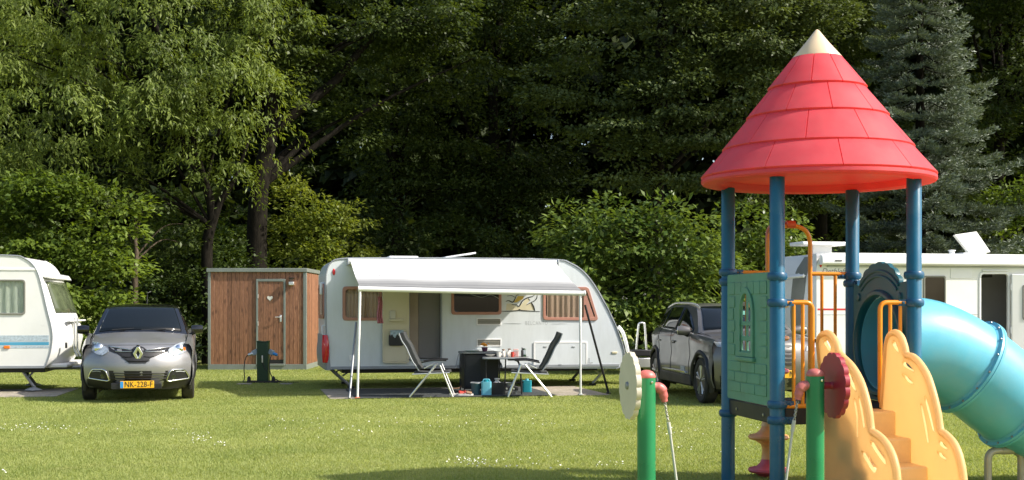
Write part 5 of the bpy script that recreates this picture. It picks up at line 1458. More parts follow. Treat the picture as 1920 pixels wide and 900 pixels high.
db = MB()
for yy in (.5, LD - .5): db.tube([(a[0] - .6, yy, lz - .05), (a[0] + 1.25, LD / 2, lz - .02)], .035, 8)
dbo = db.build('drawbar', M_STEEL, lc, smooth=40)
for px in (138.5, 144.5):
    b = [LF.y(px + dx, py, .6) for dx, py in ((0, 596), (0, 600), (0, 648), (1.5, 657), (7, 668))]
    MB().tube([(p.x, .6, p.y) for p in catmull([(q_[0], q_[1], 0) for q_ in b], 4)], .021, 8).build('rack_post', M_ALU, dbo, smooth=60)
k = LF.g(0, 745); k2 = LF.g(122, 738)
slab(LF, LF.g(-300, 738)[0], k2[0], LF.g(0, 745.5)[1], LF.g(60, 730)[1], -.02, .012, 'paved_pad', M_PAD, 'pale gravel pad under the caravan at the left edge', 'paved pad', .004)
KEEP.append((LF, LF.g(-300, 738)[0] - .1, k2[0] + .02, LF.g(0, 745.5)[1] - .02, LF.g(60, 730)[1] + .02))

# ------------------------------------------------------------------ camper on the right
RF = Frame(W(1531, 575, 23.0).x, 23.0, 12)
rc = fempty('camper_van', RF, 'long white camper with awning case, red line and open door at the right', 'camper')
def r_(px, py, y0=0.0): return RF.y(px, py, y0)
RD = 2.2; rz0 = .5; rz1 = r_(1600, 474)[1]
xe2 = 7.0
rp = [(.0, rz0), (xe2, rz0), (xe2, rz1), (.25, rz1), (.08, rz1 - .06), (.0, rz1 - .2)]
rp = round_poly(rp, [.02, .1, .2, .05, .08, .1], 4)
ww = [r_(1731, 592), r_(1773, 592), r_(1773, 517), r_(1731, 517)]
do = [r_(1839, 745), r_(1889, 745), r_(1889, 514), r_(1839, 514)]
do[0] = (do[0][0], rz0 + .06); do[1] = (do[1][0], rz0 + .06)
MB().prism(rp, 0, .03, [inset(round_poly(ww, .05, 4), .02), round_poly(do, .06, 3)]).build('side_wall', M_WHITE2, rc)
MB().prism(rp, RD - .03, RD).build('far_wall', M_WHITE2, rc)
shell_strip([(p[0], p[1]) for p in rp] + [rp[0]], 0, RD, 'roof_shell', M_WHITE2, rc)
MB().bx(.2, xe2 - .1, 1.3, 1.33, rz0 + .05, rz1 - .05).build('inner_wall', M_PALEB, rc)
it = empty('cabin_fittings'); it.parent = rc
MB().bx(do[0][0] - .4, do[1][0] - .18, .7, 1.28, rz0 + .06, r_(1860, 588)[1]).build('kitchen_unit', M_PALEB, it, bevel=.01)
MB().bx(do[0][0] - .5, do[1][0] + .3, .95, 1.28, r_(1860, 548)[1] + .3, r_(1860, 530)[1] + .2).build('wall_cupboard', pm('dark_cupboard', (.09, .085, .07), .6), it, bevel=.01)
b_ = MB().lathe([(0, 0), (.035, 0), (.035, .15), (.012, .2), (.012, .26), (0, .26)], 14); bt = b_.build('green_bottle', pm('green_glass', (.05, .22, .02), .15), it, smooth=50); bt.location = (r_(1866, 590)[0] + .12, .8, r_(1866, 588)[1] - .02)
# awning case along the eaves
a, b = r_(1540, 496, -.1), r_(1545, 477, -.1)
zc_ = (a[1] + b[1]) / 2
ac = MB().prism([(-.14, zc_ - .07), (-.1, zc_ - .095), (0, zc_ - .095), (0, zc_ + .08), (-.08, zc_ + .09), (-.13, zc_ + .06)], a[0], xe2 - .2, (), 'x').build('awning_case', M_TRIMW, rc, bevel=.014, seg=3)
MB().bx(a[0] + .25, a[0] + .38, -.146, -.135, zc_ - .03, zc_ - .01).build('case_badge', M_BLACKP, ac)
MB().bx(.2, xe2 - .15, -.03, .0, zc_ - .13, zc_ - .1).build('case_lower_rail', M_GREYP, ac, bevel=.004)  # pale grey rail below the awning case
window(rc, ww, .05, M_GREYG, M_DGLASS, .03, curtains=None)
MB().bx(ww[0][0], ww[1][0], .04, .05, ww[0][1], ww[2][1]).build('blind', M_PALEB, rc)
frame_ring(round_poly([(do[0][0] - .04, do[0][1] - .04), (do[1][0] + .04, do[1][1] - .04), (do[2][0] + .04, do[2][1] + .04), (do[3][0] - .04, do[3][1] + .04)], .08, 3), round_poly(do, .06, 3), -.018, .012, 'door_frame', M_TRIMW, rc)
MB().bx(do[0][0] + .02, do[1][0] + .0, -.03, .0, do[2][1] + .045, do[2][1] + .075).build('drip_rail', M_TRIMW, rc, bevel=.01)
dl = empty('door_leaf'); dl.parent = rc; dl.location = (do[1][0] + .05, -.02, 0); dl.rotation_euler = (0, 0, R(-14))
DW_ = .62
MB().bx(0, DW_, -.05, 0, do[0][1], do[2][1] - .0).build('door_panel', M_WHITE2, dl, bevel=.02, seg=3)
zz = do[2][1]
dwn = frame_ring(round_poly(rect(.2, .55, zz - .85, zz - .2), .04, 3), round_poly(rect(.23, .52, zz - .82, zz - .23), .03, 3), -.062, -.045, 'door_window', M_GREYG, dl)
MB().bx(.22, .53, -.056, -.051, zz - .83, zz - .22).build('pane', M_PALEB, dl)
for q_ in (.3, 1.1): MB().tube([(.0, -.03, zz - q_), (.0, -.03, zz - q_ + .12)], .018, 8).build('hinge', M_TRIMW, dl, smooth=60)
a, b = r_(1782, 522), r_(1822, 500); MB().bx(a[0], b[0], -.008, .0, a[1], b[1]).build('service_flap', M_TRIMW, rc, bevel=.004)
# red line and seam
zz = r_(1570, 580)[1]; MB().bx(r_(1533, 580)[0], r_(1690, 580)[0], -.003, .0, zz - .016, zz + .016).build('red_line', M_REDST, rc)
zz = r_(1570, 590)[1]; MB().bx(.02, do[0][0] - .06, -.004, .0, zz - .005, zz + .005).build('panel_seam', M_GREYP, rc)
a = r_(1537, 495); MB().lathe([(0, .02), (.02, .018), (.026, 0)], 14, axis_M((a[0] + .02, 0, a[1]), (0, -1, 0)) @ Matrix.Diagonal((1, 2.4, 1, 1))).build('clearance_light', M_REDL, rc, smooth=50)
p = r_(1565, 509)
text_mesh('Dethleffs', .15, 'lettering', M_GREYG, rc, Matrix.Translation((p[0], -.001, p[1])) @ FACE, .001, .95, 1.0, .35)
# rounded end cap with grey band
ec = []
for i in range(11):
    t = i / 10; z = rz0 + (rz1 - .02 - rz0) * t
    bl = .10 + .06 * math.sin(math.pi * t * .9) - (.22 * max(0, t - .82) / .18)
    ec.append([(-bl * (1 - abs(2 * k / 12 - 1) ** 2.6), RD * k / 12, z) for k in range(13)])
cap = MB().grid(ec).build('end_cap', M_WHITE2, rc, smooth=50)
gb = []
for i in range(8):
    t = .25 + .73 * i / 7; z = rz0 + (rz1 - .02 - rz0) * t
    bl = .10 + .06 * math.sin(math.pi * t * .9) - (.22 * max(0, t - .82) / .18)
    y0_ = .35 - .25 * max(0, t - .5) * 1.2; 
    gb.append([(-bl * (1 - abs(2 * s - 1) ** 2.6) - .008, RD * s, z) for s in [(y0_ + .42 * k / 6) / RD for k in range(7)]])
MB().grid(gb).build('grey_band', M_GREYG, cap, smooth=50)
hb = [( -.2, .1, rz1 - .42), (-.26, .3, rz1 - .43), (-.27, .8, rz1 - .44), (-.27, 1.5, rz1 - .44)]
MB().tube(catmull(hb, 4), .03, 8).build('rear_bar', M_TRIMW, cap, smooth=60)
# roof fittings
a, b = RF.y(1505, 466, .9), RF.y(1592, 455, .9)
rb_ = MB().bx(a[0], b[0], .9, 1.5, b[1] - .05, b[1] + .015).build('roof_box', M_TRIMW, rc, bevel=.02)
MB().bx(a[0] + .3, b[0] - .25, 1.1, 1.3, rz1 - .02, b[1] - .048).build('box_foot', M_TRIMW, rb_, bevel=.01)
a = RF.y(1822, 472, .6)
hs = MB().bx(a[0] - .2, a[0] + .28, .55, 1.1, rz1 - .01, rz1 + .05).build('skylight', M_TRIMW, rc, bevel=.01)
p0 = RF.y(1789, 439, .55)
q4 = [(1790, 440, .55), (1831, 434, 1.1), (1857, 472, 1.1), (1818, 474, .55)]
q4 = [(RF.y(a_, b_, y_)[0], y_, RF.y(a_, b_, y_)[1]) for a_, b_, y_ in q4]
lid = MB().add(q4, [(0, 1, 2, 3)]).build('skylight_lid', pm('translucent_lid', (.6, .6, .56), .3), hs)
sm = lid.modifiers.new('thickness', 'SOLIDIFY'); sm.thickness = .04
MB().tube([(p0[0] + .3, .62, rz1 + .04), (p0[0] + .22, .66, p0[1] - .1)], .01, 6).build('lid_strut', M_ALU, hs, smooth=60)
a = RF.y(1790, 470, .4); MB().lathe([(0, 0), (.05, 0), (.05, .07), (.07, .075), (.07, .09), (0, .1)], 14, Matrix.Translation((a[0], .5, rz1))).build('flue', M_TRIMW, rc, smooth=50)
MB().bx(.2, xe2 - .3, .2, RD - .2, .28, rz0 - .002).build('chassis', M_BLACK, rc, bevel=.02)
MB().bx(.05, xe2 - .05, -.005, .03, .36, rz0 - .002).build('skirt', M_WHITE2, rc, bevel=.01)
for xx in (1.2, 5.4):
    wh = empty('wheel'); wh.parent = rc; wh.location = (xx, .16, .33)
    MB().lathe([(.2, -.1), (.31, -.1), (.33, -.06), (.33, .06), (.31, .1), (.2, .09)], 28, axis_M((0, 0, 0), (0, -1, 0)), closed=True).build('tyre', M_TYRE, wh, smooth=40)
    MB().lathe([(0, .08), (.1, .09), (.2, .07), (.2, -.05)], 28, axis_M((0, 0, 0), (0, -1, 0))).build('rim', M_RIM, wh, smooth=40)
KEEP.append((RF, 2.0, 6.5, -2.2, -.2))
slab(RF, 2.1, 6.4, -2.1, -.25, -.02, .012, 'paved_pad', M_PAD, 'pale gravel pad beside the long camper under the tube slide', 'paved pad', .004)
# ------------------------------------------------------------------ cars
def interp_rows(st, n=3):
    """refine the stations (y, z, w, bow, drop) with a spline"""
    P = np.array(st, float); out = []
    m = len(P)
    for i in range(m - 1):
        a, b, c, d = P[max(i - 1, 0)], P[i], P[i + 1], P[min(i + 2, m - 1)]
        for k in range(n):
            t = k / n
            out.append(.5 * (2 * b + (c - a) * t + (2 * a - 5 * b + 4 * c - d) * t * t + (3 * b - a - 3 * c + d) * t ** 3))
    out.append(P[-1]); return [tuple(r) for r in out]

QS = [-1, -.97, -.9, -.8, -.65, -.5, -.3, -.1, .1, .3, .5, .65, .8, .9, .97, 1]
def skin(st, off=0.0, q0=-1, q1=1):
    rows = []
    for (y, z, w, bow, drop) in st:
        row = []
        for q in QS:
            qq = q0 + (q1 - q0) * (q + 1) / 2
            row.append((w * qq, y + bow * abs(qq) ** 2.4, z - drop * abs(qq) ** 2.5))
        rows.append(row)
    return rows

def offset_rows(rows, off):
    m, n = len(rows), len(rows[0]); out = []
    for i in range(m):
        r = []
        for k in range(n):
            a = Vector(rows[min(i + 1, m - 1)][k]) - Vector(rows[max(i - 1, 0)][k]); b = Vector(rows[i][min(k + 1, n - 1)]) - Vector(rows[i][max(k - 1, 0)])
            nn = b.cross(a)
            if nn.length > 1e-9: nn.normalize()
            r.append(Vector(rows[i][k]) + nn * off)
        out.append(r)
    return out

def thick(o, t=.004):
    s = o.modifiers.new('thickness', 'SOLIDIFY'); s.thickness = t; s.offset = 0
    return o

def make_car(root, S):
    fas, hood, scr, rof, tail = [interp_rows(S[k]) for k in ('fascia', 'hood', 'screen', 'roof', 'tail')]
    body = MB()
    for st in (fas, hood, tail): body.grid(skin(st))
    # sides below the shoulder line
    ys = np.linspace(S['fascia'][3][0] + S['fascia'][3][3], S['tail'][3][0] + S['tail'][3][3], 46)
    hx = [r[0] + r[3] for r in hood]; hw = [r[2] for r in hood]; hz = [r[1] - r[4] for r in hood]
    def col(y):
        return np.interp(y, S['sy'], S['sw']), np.interp(y, S['sy'], S['sz']), np.interp(y, S['sy'], S['mw'])
    def side_pts(y):
        sw_, sz_, mw_ = col(y); z0 = S['sill']
        return [(sw_ - .10, sz_ + .015), (sw_ - .03, sz_ + .006), (sw_, sz_ - .03), (mw_ - .006, sz_ - .10), (mw_ - .012, sz_ - .2), (mw_ - .022, (sz_ + z0) * .5 + .06), (mw_, (sz_ + z0) * .5 - .06), (mw_ - .004, z0 + .12), (mw_ - .05, z0)]
    for sd in (-1, 1):
        rows = []
        for y in ys:
            pts = side_pts(y)
            rows.append([(sd * px, y, pz) for px, pz in pts])
        body.grid(rows)
    bo = body.build('body', S['paint'], root, smooth=32)
    for i, (wy) in enumerate(S['wheels']):
        cut = MB().tube([(-1.3, wy, S['wr'] + .01), (1.3, wy, S['wr'] + .01)], S['wr'] + .055, 32).build('arch_cutter', None, None)
        me = cut.data; bpy.data.objects.remove(cut)
        cutter = bpy.data.objects.new('arch_cutter', me)
        # cut the openings straight out of the mesh so that nothing hidden stays in the scene
        COL.objects.link(cutter)
        md = bo.modifiers.new('arch', 'BOOLEAN'); md.object = cutter; md.operation = 'DIFFERENCE'; md.solver = 'FAST' if hasattr(md, 'solver') else md.solver
        dg = bpy.context.evaluated_depsgraph_get(); dg.update()
        bm = bmesh.new(); bm.from_mesh(bo.data)
        dele = [f for f in bm.faces if (Vector((0, f.calc_center_median().y - wy, f.calc_center_median().z - S['wr'] - .01))).length < S['wr'] + .04 and abs(f.calc_center_median().x) > .5]
        bo.modifiers.clear()
        bmesh.ops.delete(bm, geom=dele, context='FACES'); bm.to_mesh(bo.data); bm.free()
        bpy.data.objects.remove(cutter); bpy.data.meshes.remove(me)
        for sd in (-1, 1):
            xw = np.interp(wy, S['sy'], S['mw'])
            ar = S['wr'] + S['arch'] * .62; pth = []
            for a in range(-22, 203, 7):
                y_, z_ = wy + ar * math.cos(R(a)), S['wr'] + ar * math.sin(R(a)); sp_ = side_pts(y_)
                pth.append((sd * (float(np.interp(z_, [q[1] for q in sp_][::-1], [q[0] for q in sp_][::-1])) - .012), y_, z_))
            MB().tube(pth, S['arch'] * .38, 10).build('wheel_arch', M_BLACK, root, smooth=60)
            MB().prism([(wy + (S['wr'] + .05) * math.cos(R(a)), S['wr'] + (S['wr'] + .05) * math.sin(R(a))) for a in range(-30, 211, 12)], sd * (xw - .3), sd * (xw - .29), (), 'x').build('arch_liner', M_BLACK, root)
            wheel(root, sd * (xw - .12), wy, S['wr'], .21, sd, S['rim'], S.get('spokes', 5))
    # greenhouse
    gh = MB()
    for st in (scr, rof): gh.grid(skin(st))
    gt = interp_rows(S['glass_tail']); gh.grid(skin(gt))
    edge = [(r[2], r[0] + r[3], r[1] - r[4]) for r in scr + rof + gt]
    for sd in (-1, 1):
        rows = []
        for (w, y, z) in edge:
            sw_, sz_, _ = col(y)
            zz = min(sz_ + .012, z)
            rows.append([(sd * (w + (sw_ - .09 - w) * t), y, z + (zz - z) * t) for t in (0, .06, .12, .5, .94, 1)])
        gh.grid(rows)
    g = gh.build('greenhouse', S['roofmat'], root, smooth=32)
    n0 = 1; n1 = len(scr) - 1
    thick(MB().grid(offset_rows(skin(scr[n0:n1 + 1], 0, -.9, .9), .006)).build('windscreen', M_CARGLASS, g, smooth=60), .005)
    # side windows
    for sd in (-1, 1):
        for (ya, yb, sl0, sl1) in S['swin']:
            rows = []
            for i in range(9):
                y = ya + (yb - ya) * i / 8
                w = np.interp(y, [e[1] for e in edge], [e[0] for e in edge]); z = np.interp(y, [e[1] for e in edge], [e[2] for e in edge]); sw_, sz_, _ = col(y)
                lo = .95; hi = .10
                hi += max(0, sl0 * (1 - i / 8)) ; hi += max(0, sl1 * (i / 8))
                rows.append([(sd * (w + (sw_ - .09 - w) * t + .007), y, z + (min(sz_ + .012, z) - z) * t + .001) for t in (hi, hi + (lo - hi) * .5, lo)])
            thick(MB().grid(rows).build('side_window', M_CARGLASS, g, smooth=60))
    # shut lines of the doors and the bonnet follow the panels
    for sd in (-1, 1):
        for y in S['seams']:
            MB().tube([(sd * (px + .001), y, pz) for px, pz in side_pts(y)[1:8]], .0045, 5).build('door_seam', M_BLACK, bo)
    hr = skin(hood); 
    for k in (1, -2):
        MB().tube([(r[k][0], r[k][1], r[k][2] + .001) for r in hr], .0045, 5).build('bonnet_seam', M_BLACK, bo)
    MB().tube([(p[0], p[1], p[2] + .001) for p in hr[1]], .0045, 5).build('bonnet_seam', M_BLACK, bo)
    MB().bx(-.8, .8, .5, S['tail'][3][0] - .15, .2, .45).build('underbody', M_BLACK, root, bevel=.05)
    fz = [r[1] for r in fas]; fyv = [r[0] for r in fas]; fw = [r[2] for r in fas]; fb = [r[3] for r in fas]
    def front(x, z):
        w = np.interp(z, fz, fw); return float(np.interp(z, fz, fyv) + np.interp(z, fz, fb) * min(abs(x) / w, 1.05) ** 2.4)
    return front, g, bo

def front_patch(front, outl, off, name, mat, parent, cuts=2, depth=.03, smooth=50):
    bm = bmesh.new()
    vs = [bm.verts.new((x, 0, z)) for x, z in outl]; f = bm.faces.new(vs)
    bmesh.ops.triangulate(bm, faces=[f]); bmesh.ops.subdivide_edges(bm, edges=bm.edges[:], cuts=cuts, use_grid_fill=True)
    bmesh.ops.triangulate(bm, faces=bm.faces[:])
    for v_ in bm.verts: v_.co.y = front(v_.co.x, v_.co.z) - off
    bd = [e for e in bm.edges if e.is_boundary]
    r = bmesh.ops.extrude_edge_only(bm, edges=bd)
    for v_ in r['geom']:
        if isinstance(v_, bmesh.types.BMVert): v_.co.y += depth
    bmesh.ops.recalc_face_normals(bm, faces=bm.faces)
    me = bpy.data.meshes.new(name); bm.to_mesh(me); bm.free()
    me.polygons.foreach_set('use_smooth', [True] * len(me.polygons)); me.set_sharp_from_angle(angle=R(smooth))
    return link_mesh(name, me, mat, parent)

def front_tube(front, pts, off, r, name, mat, parent, closed=False, n=4):
    q = catmull([(p[0], p[1], 0) for p in pts], n, closed)
    return MB().tube([(p.x, front(p.x, p.y) - off, p.y) for p in q], r, 8, closed=closed).build(name, mat, parent, smooth=60)

def mirror_unit(root, sd, y, z, x, paint, glass_front=False):
    m = empty('wing_mirror'); m.parent = root; m.location = (sd * x, y, z)
    rows = []
    for i in range(9):
        t = i / 8; a = math.pi * t
        rows.append([(sd * (.02 + .2 * k / 5), -.075 * math.sin(a) * (1 - .25 * (k / 5) ** 2), .075 * math.cos(a) * (.8 + .2 * math.sin(math.pi * k / 5))) for k in range(6)])
    MB().grid(rows).build('mirror_shell', paint, m, smooth=60)
    MB().bx(min(sd * .03, sd * .21), max(sd * .03, sd * .21), -.005, .01, -.06, .06).build('mirror_glass', M_CHROME, m, bevel=.01)
    MB().tube([(sd * .08, 0, -.06), (-sd * .03, .03, -.1)], .025, 8).build('mirror_foot', M_BLACK, m, smooth=60)

# --- small silver hatchback facing the lawn
KF = Frame(-5.83, 19.87, 13.5)
kc = fempty('parked_car', KF, 'grey beige hatchback with black roof facing the lawn, yellow number plate', 'car')
kc.scale = (.945, 1, 1)
kS = dict(
    fascia=[(.14, .23, .80, .38, 0), (.05, .33, .84, .38, 0), (.0, .48, .86, .40, 0), (.0, .62, .87, .42, 0), (.04, .74, .87, .44, 0), (.10, .83, .85, .48, 0), (.17, .885, .82, .52, .01)],
    hood=[(.17, .885, .82, .52, .01), (.30, .935, .80, .46, .02), (.55, .99, .80, .36, .03), (.85, 1.045, .79, .30, .04), (1.08, 1.09, .78, .26, .05)],
    screen=[(1.08, 1.09, .78, .26, .05), (1.3, 1.22, .735, .2, .03), (1.55, 1.365, .675, .15, .02), (1.74, 1.465, .63, .11, .018), (1.86, 1.505, .61, .09, .018)],
    roof=[(1.86, 1.505, .61, .09, .018), (2.1, 1.54, .60, .06, .03), (2.6, 1.555, .595, 0, .035), (3.1, 1.535, .59, 0, .035), (3.55, 1.48, .57, -.04, .03)],
    glass_tail=[(3.55, 1.48, .57, -.04, .03), (3.75, 1.3, .64, -.1, .02), (3.88, 1.1, .72, -.14, .02)],
    tail=[(3.88, 1.1, .72, -.14, .02), (3.98, .95, .8, -.2, 0), (4.06, .75, .85, -.25, 0), (4.1, .55, .85, -.25, 0), (4.06, .3, .82, -.22, 0)],
    sy=[.3, .45, .7, .95, 1.3, 2.2, 3.2, 3.75, 4.0], sw=[.84, .87, .89, .90, .895, .895, .89, .84, .78], sz=[.88, .90, .945, .985, 1.03, 1.05, 1.08, 1.09, 1.0], mw=[.86, .90, .925, .93, .92, .925, .93, .89, .82],
    arch=.085, sill=.25, wheels=[.87, 3.47], wr=.325, paint=M_CARP, roofmat=M_CARB, rim=M_RIMD, seams=[1.42, 2.38, 3.22], swin=[(1.55, 2.35, .35, 0), (2.42, 3.2, 0, 0), (3.25, 3.6, 0, .2)])
kfront, kg, kb = make_car(kc, kS)
def kq(cx, cy, y0=.06): return KF.y(140 + cx / 4.5, 560 + cy / 4.5, y0)
def kpoly(pts, y0=.06): return [kq(a, b, y0) for a, b in pts]
front_patch(kfront, kpoly([(262, 406), (470, 431), (500, 408), (540, 398), (580, 410), (610, 430), (815, 412), (798, 446), (690, 475), (650, 500), (606, 545), (460, 545), (425, 500), (390, 474), (275, 444)]), .006, 'grille', M_BLACK, kc)
for (a, b, yy) in ((330, 480, 447), (600, 770, 447), (400, 490, 490), (590, 680, 490), (440, 640, 525)):
    front_tube(kfront, kpoly([(a, yy - 4), ((a + b) / 2, yy), (b, yy - 4)]), .012, .006, 'grille_bar', M_CHROME if yy == 447 else M_BLACK, kc)
front_tube(kfront, kpoly([(255, 402), (380, 420), (470, 431)]), .01, .007, 'bonnet_trim', M_CHROME, kc); front_tube(kfront, kpoly([(610, 431), (700, 424), (822, 408)]), .01, .007, 'bonnet_trim', M_CHROME, kc)
# diamond badge
def diamond(s, h): cx, cy = 536, 463; return [(cx - 46 * s, cy), (cx - 10 * s, cy - 60 * s), (cx + 10 * s, cy - 60 * s), (cx + 46 * s, cy), (cx + 10 * s, cy + 60 * s), (cx - 10 * s, cy + 60 * s)]
o_, i_ = kpoly(diamond(1, 0)), kpoly([(536 - 16, 463), (536, 463 - 34), (536 + 16, 463), (536, 463 + 34)])
yy = kfront(0, o_[0][1]) - .03
bd = MB().prism(o_, yy - .012, yy + .02, [i_]).build('badge', M_CHROME, kc, bevel=.006)
MB().prism(kpoly(diamond(1.22, 0)), yy + .021, yy + .05).build('badge_backing', M_BLACK, bd, bevel=.006)
# lower bumper
front_patch(kfront, kpoly([(60, 690), (90, 676), (262, 700), (290, 690), (785, 690), (800, 700), (985, 676), (1012, 690), (1000, 745), (940, 762), (780, 768), (300, 768), (130, 762), (70, 745)]), .008, 'bumper_skirt', M_BLACK, kc)
front_patch(kfront, kpoly([(272, 608), (806, 608), (790, 650), (776, 692), (290, 692), (280, 650)]), .007, 'lower_grille', M_BLACK, kc)
for q in (628, 650, 672): front_tube(kfront, kpoly([(285, q), (536, q + 2), (792, q)]), .012, .006, 'grille_bar', M_BLACK, kc)
for fl in (1, -1):
    def X(p): return p if fl == 1 else (1072 - p[0], p[1] + (2 if p[0] > 200 else 2))
    hl = [(108, 366), (150, 370), (200, 386), (268, 430), (262, 452), (215, 480), (160, 470), (112, 446), (103, 405)]
    hp = kpoly([X(p) for p in hl], .12)
    h = front_patch(kfront, hp, .012, 'headlight', pm('lamp_bowl_%d' % fl, (.6, .62, .64), .25, metal=.3, var=.3, vscale=12) , kc)
    front_patch(kfront, hp, .022, 'lens', M_LENS, h)
    cx_2, cz_2 = kq(*X((175, 425)), .12); MB().lathe([(0, .02), (.05, .015), (.07, 0)], 18, axis_M((cx_2, kfront(cx_2, cz_2) - .012, cz_2), (0, -1, 0))).build('projector', M_CHROME, h, smooth=50)
    if fl == -1: a_, b_2 = kq(942, 430, .12); MB().bx(a_ - .025, a_ + .025, kfront(a_, b_2) - .03, kfront(a_, b_2) - .015, b_2 - .03, b_2 + .03).build('indicator', M_ORANGEL, h, bevel=.01)
    fo = [(84, 660), (120, 598), (225, 596), (252, 612), (282, 688), (262, 694), (90, 676)]
    fp = kpoly([X(p) for p in fo], .15)
    f_ = front_patch(kfront, fp, .010, 'fog_lamp_recess', M_BLACK, kc)
    MB().tube([(p.x, kfront(p.x, p.y) - .018, p.y) for p in catmull([(q[0], q[1], 0) for q in round_poly(fp, .04, 2)], 2, True)], .011, 8, closed=True).build('fog_bezel', M_CHROME, f_, smooth=60)
    a_, b_2 = kq(*X((222, 655)), .12); MB().lathe([(0, .01), (.035, .012), (.042, .0)], 16, axis_M((a_, kfront(a_, b_2) - .014, b_2), (0, -1, 0))).build('fog_lamp', M_LENS, f_, smooth=50)
    front_tube(kfront, kpoly([X((120, 618)), X((160, 612)), X((200, 614))], .15), .018, .006, 'running_light', M_GREYP, f_)
    mirror_unit(kc, -fl if fl == 1 else 1, 1.42, KF.y(160, 618, 1.42)[1], .84, M_CARB)
# plate
p0, p1 = kq(375, 757, -.03), kq(678, 692, -.03)
pl = MB().bx(p0[0], p1[0], -.045, -.02, p0[1], p1[1]).build('number_plate', M_PLATE, kc, bevel=.004)
MB().bx(p0[0] + .004, p0[0] + .052, -.0475, -.044, p0[1] + .006, p1[1] - .006).build('plate_strip', M_PLATEB, pl)
text_mesh('NK-228-F', .125, 'plate_lettering', M_BLACKP, pl, Matrix.Translation(((p0[0] + .05 + p1[0]) / 2, -.0465, (p0[1] + p1[1]) / 2)) @ FACE, .002, .84, 1.06)
MB().bx(-.4, .4, -.018, .1, p0[1] - .02, p0[1] + .08).build('plate_mount', M_BLACK, kc, bevel=.01)
# wipers, aerial, interior mirror, rooftop
for a_, b_2 in (((300, 268), (500, 250)), ((560, 270), (780, 258))):
    A_ = KF.y(140 + a_[0] / 4.5, 560 + a_[1] / 4.5, 1.1); B_ = KF.y(140 + b_2[0] / 4.5, 560 + b_2[1] / 4.5, 1.15)
    MB().tube([(A_[0], 1.13, A_[1] + .01), (B_[0], 1.17, B_[1] + .0)], .009, 6).build('wiper', M_BLACK, kc, smooth=60)
MB().tube([(.02, 3.3, 1.5), (.02, 3.45, 1.72)], [.008, .004], 6).build('aerial', M_BLACK, kc, smooth=60)
front_patch(lambda x, z: 1.08 + (z - 1.09) * 1.85 + .12 * abs(x) ** 2, [(-.05, 1.40), (.1, 1.40), (.1, 1.45), (-.05, 1.45)], .035, 'mirror_sticker', M_GREYP, kc, 1, .004)

# --- taupe SUV on the right
UF = Frame(3.947, 19.03, 8.7)
uc = fempty('parked_suv', UF, 'taupe grey SUV parked between the awning caravan and the play tower', 'car')
uc.scale = (1, 1, 1.045)
uS = dict(
    fascia=[(.16, .24, .78, .36, 0), (.06, .36, .83, .38, 0), (.0, .55, .85, .40, 0), (.0, .72, .86, .42, 0), (.03, .84, .85, .44, 0), (.08, .92, .83, .46, 0), (.14, .965, .81, .50, .01)],
    hood=[(.14, .965, .81, .50, .01), (.3, 1.0, .80, .44, .02), (.6, 1.03, .80, .34, .025), (.95, 1.055, .79, .26, .03), (1.2, 1.08, .78, .22, .04)],
    screen=[(1.2, 1.08, .78, .22, .04), (1.4, 1.18, .74, .18, .03), (1.65, 1.31, .68, .14, .02), (1.85, 1.40, .64, .11, .018), (2.0, 1.44, .62, .09, .018)],
    roof=[(2.0, 1.44, .62, .09, .018), (2.3, 1.475, .615, .05, .025), (2.8, 1.495, .61, 0, .03), (3.4, 1.49, .60, 0, .03), (3.98, 1.445, .585, -.05, .03)],
    glass_tail=[(3.98, 1.445, .585, -.05, .03), (4.12, 1.3, .64, -.15, .02), (4.22, 1.1, .70, -.22, .02)],
    tail=[(4.22, 1.1, .70, -.22, .02), (4.3, .95, .78, -.28, 0), (4.36, .75, .82, -.32, 0), (4.38, .55, .82, -.32, 0), (4.33, .3, .80, -.28, 0)],
    sy=[.3, .5, .8, 1.1, 1.4, 2.4, 3.3, 3.9, 4.2], sw=[.83, .87, .89, .90, .90, .90, .895, .84, .76], sz=[.93, .96, .985, 1.0, 1.01, 1.04, 1.06, 1.07, 1.0], mw=[.85, .90, .925, .93, .915, .915, .93, .89, .80],
    arch=.11, sill=.26, wheels=[.92, 3.64], wr=.345, paint=M_SUVP, roofmat=M_SUVP, rim=M_RIM, spokes=5, seams=[1.52, 2.57, 3.3], swin=[(1.65, 2.55, .5, 0), (2.62, 3.45, 0, 0), (3.5, 3.95, 0, .35)])
ufront, ug, ub = make_car(uc, uS)
for k, z in enumerate((.60, .66, .72, .78, .86)):
    front_patch(ufront, [(-.62, z), (.62, z), (.60, z + .032), (-.60, z + .032)], .01, 'grille_slot', M_BLACK, uc, 2)
front_patch(ufront, [(-.75, .28), (.75, .28), (.78, .44), (-.78, .44)], .008, 'bumper_skirt', M_BLACK, uc)
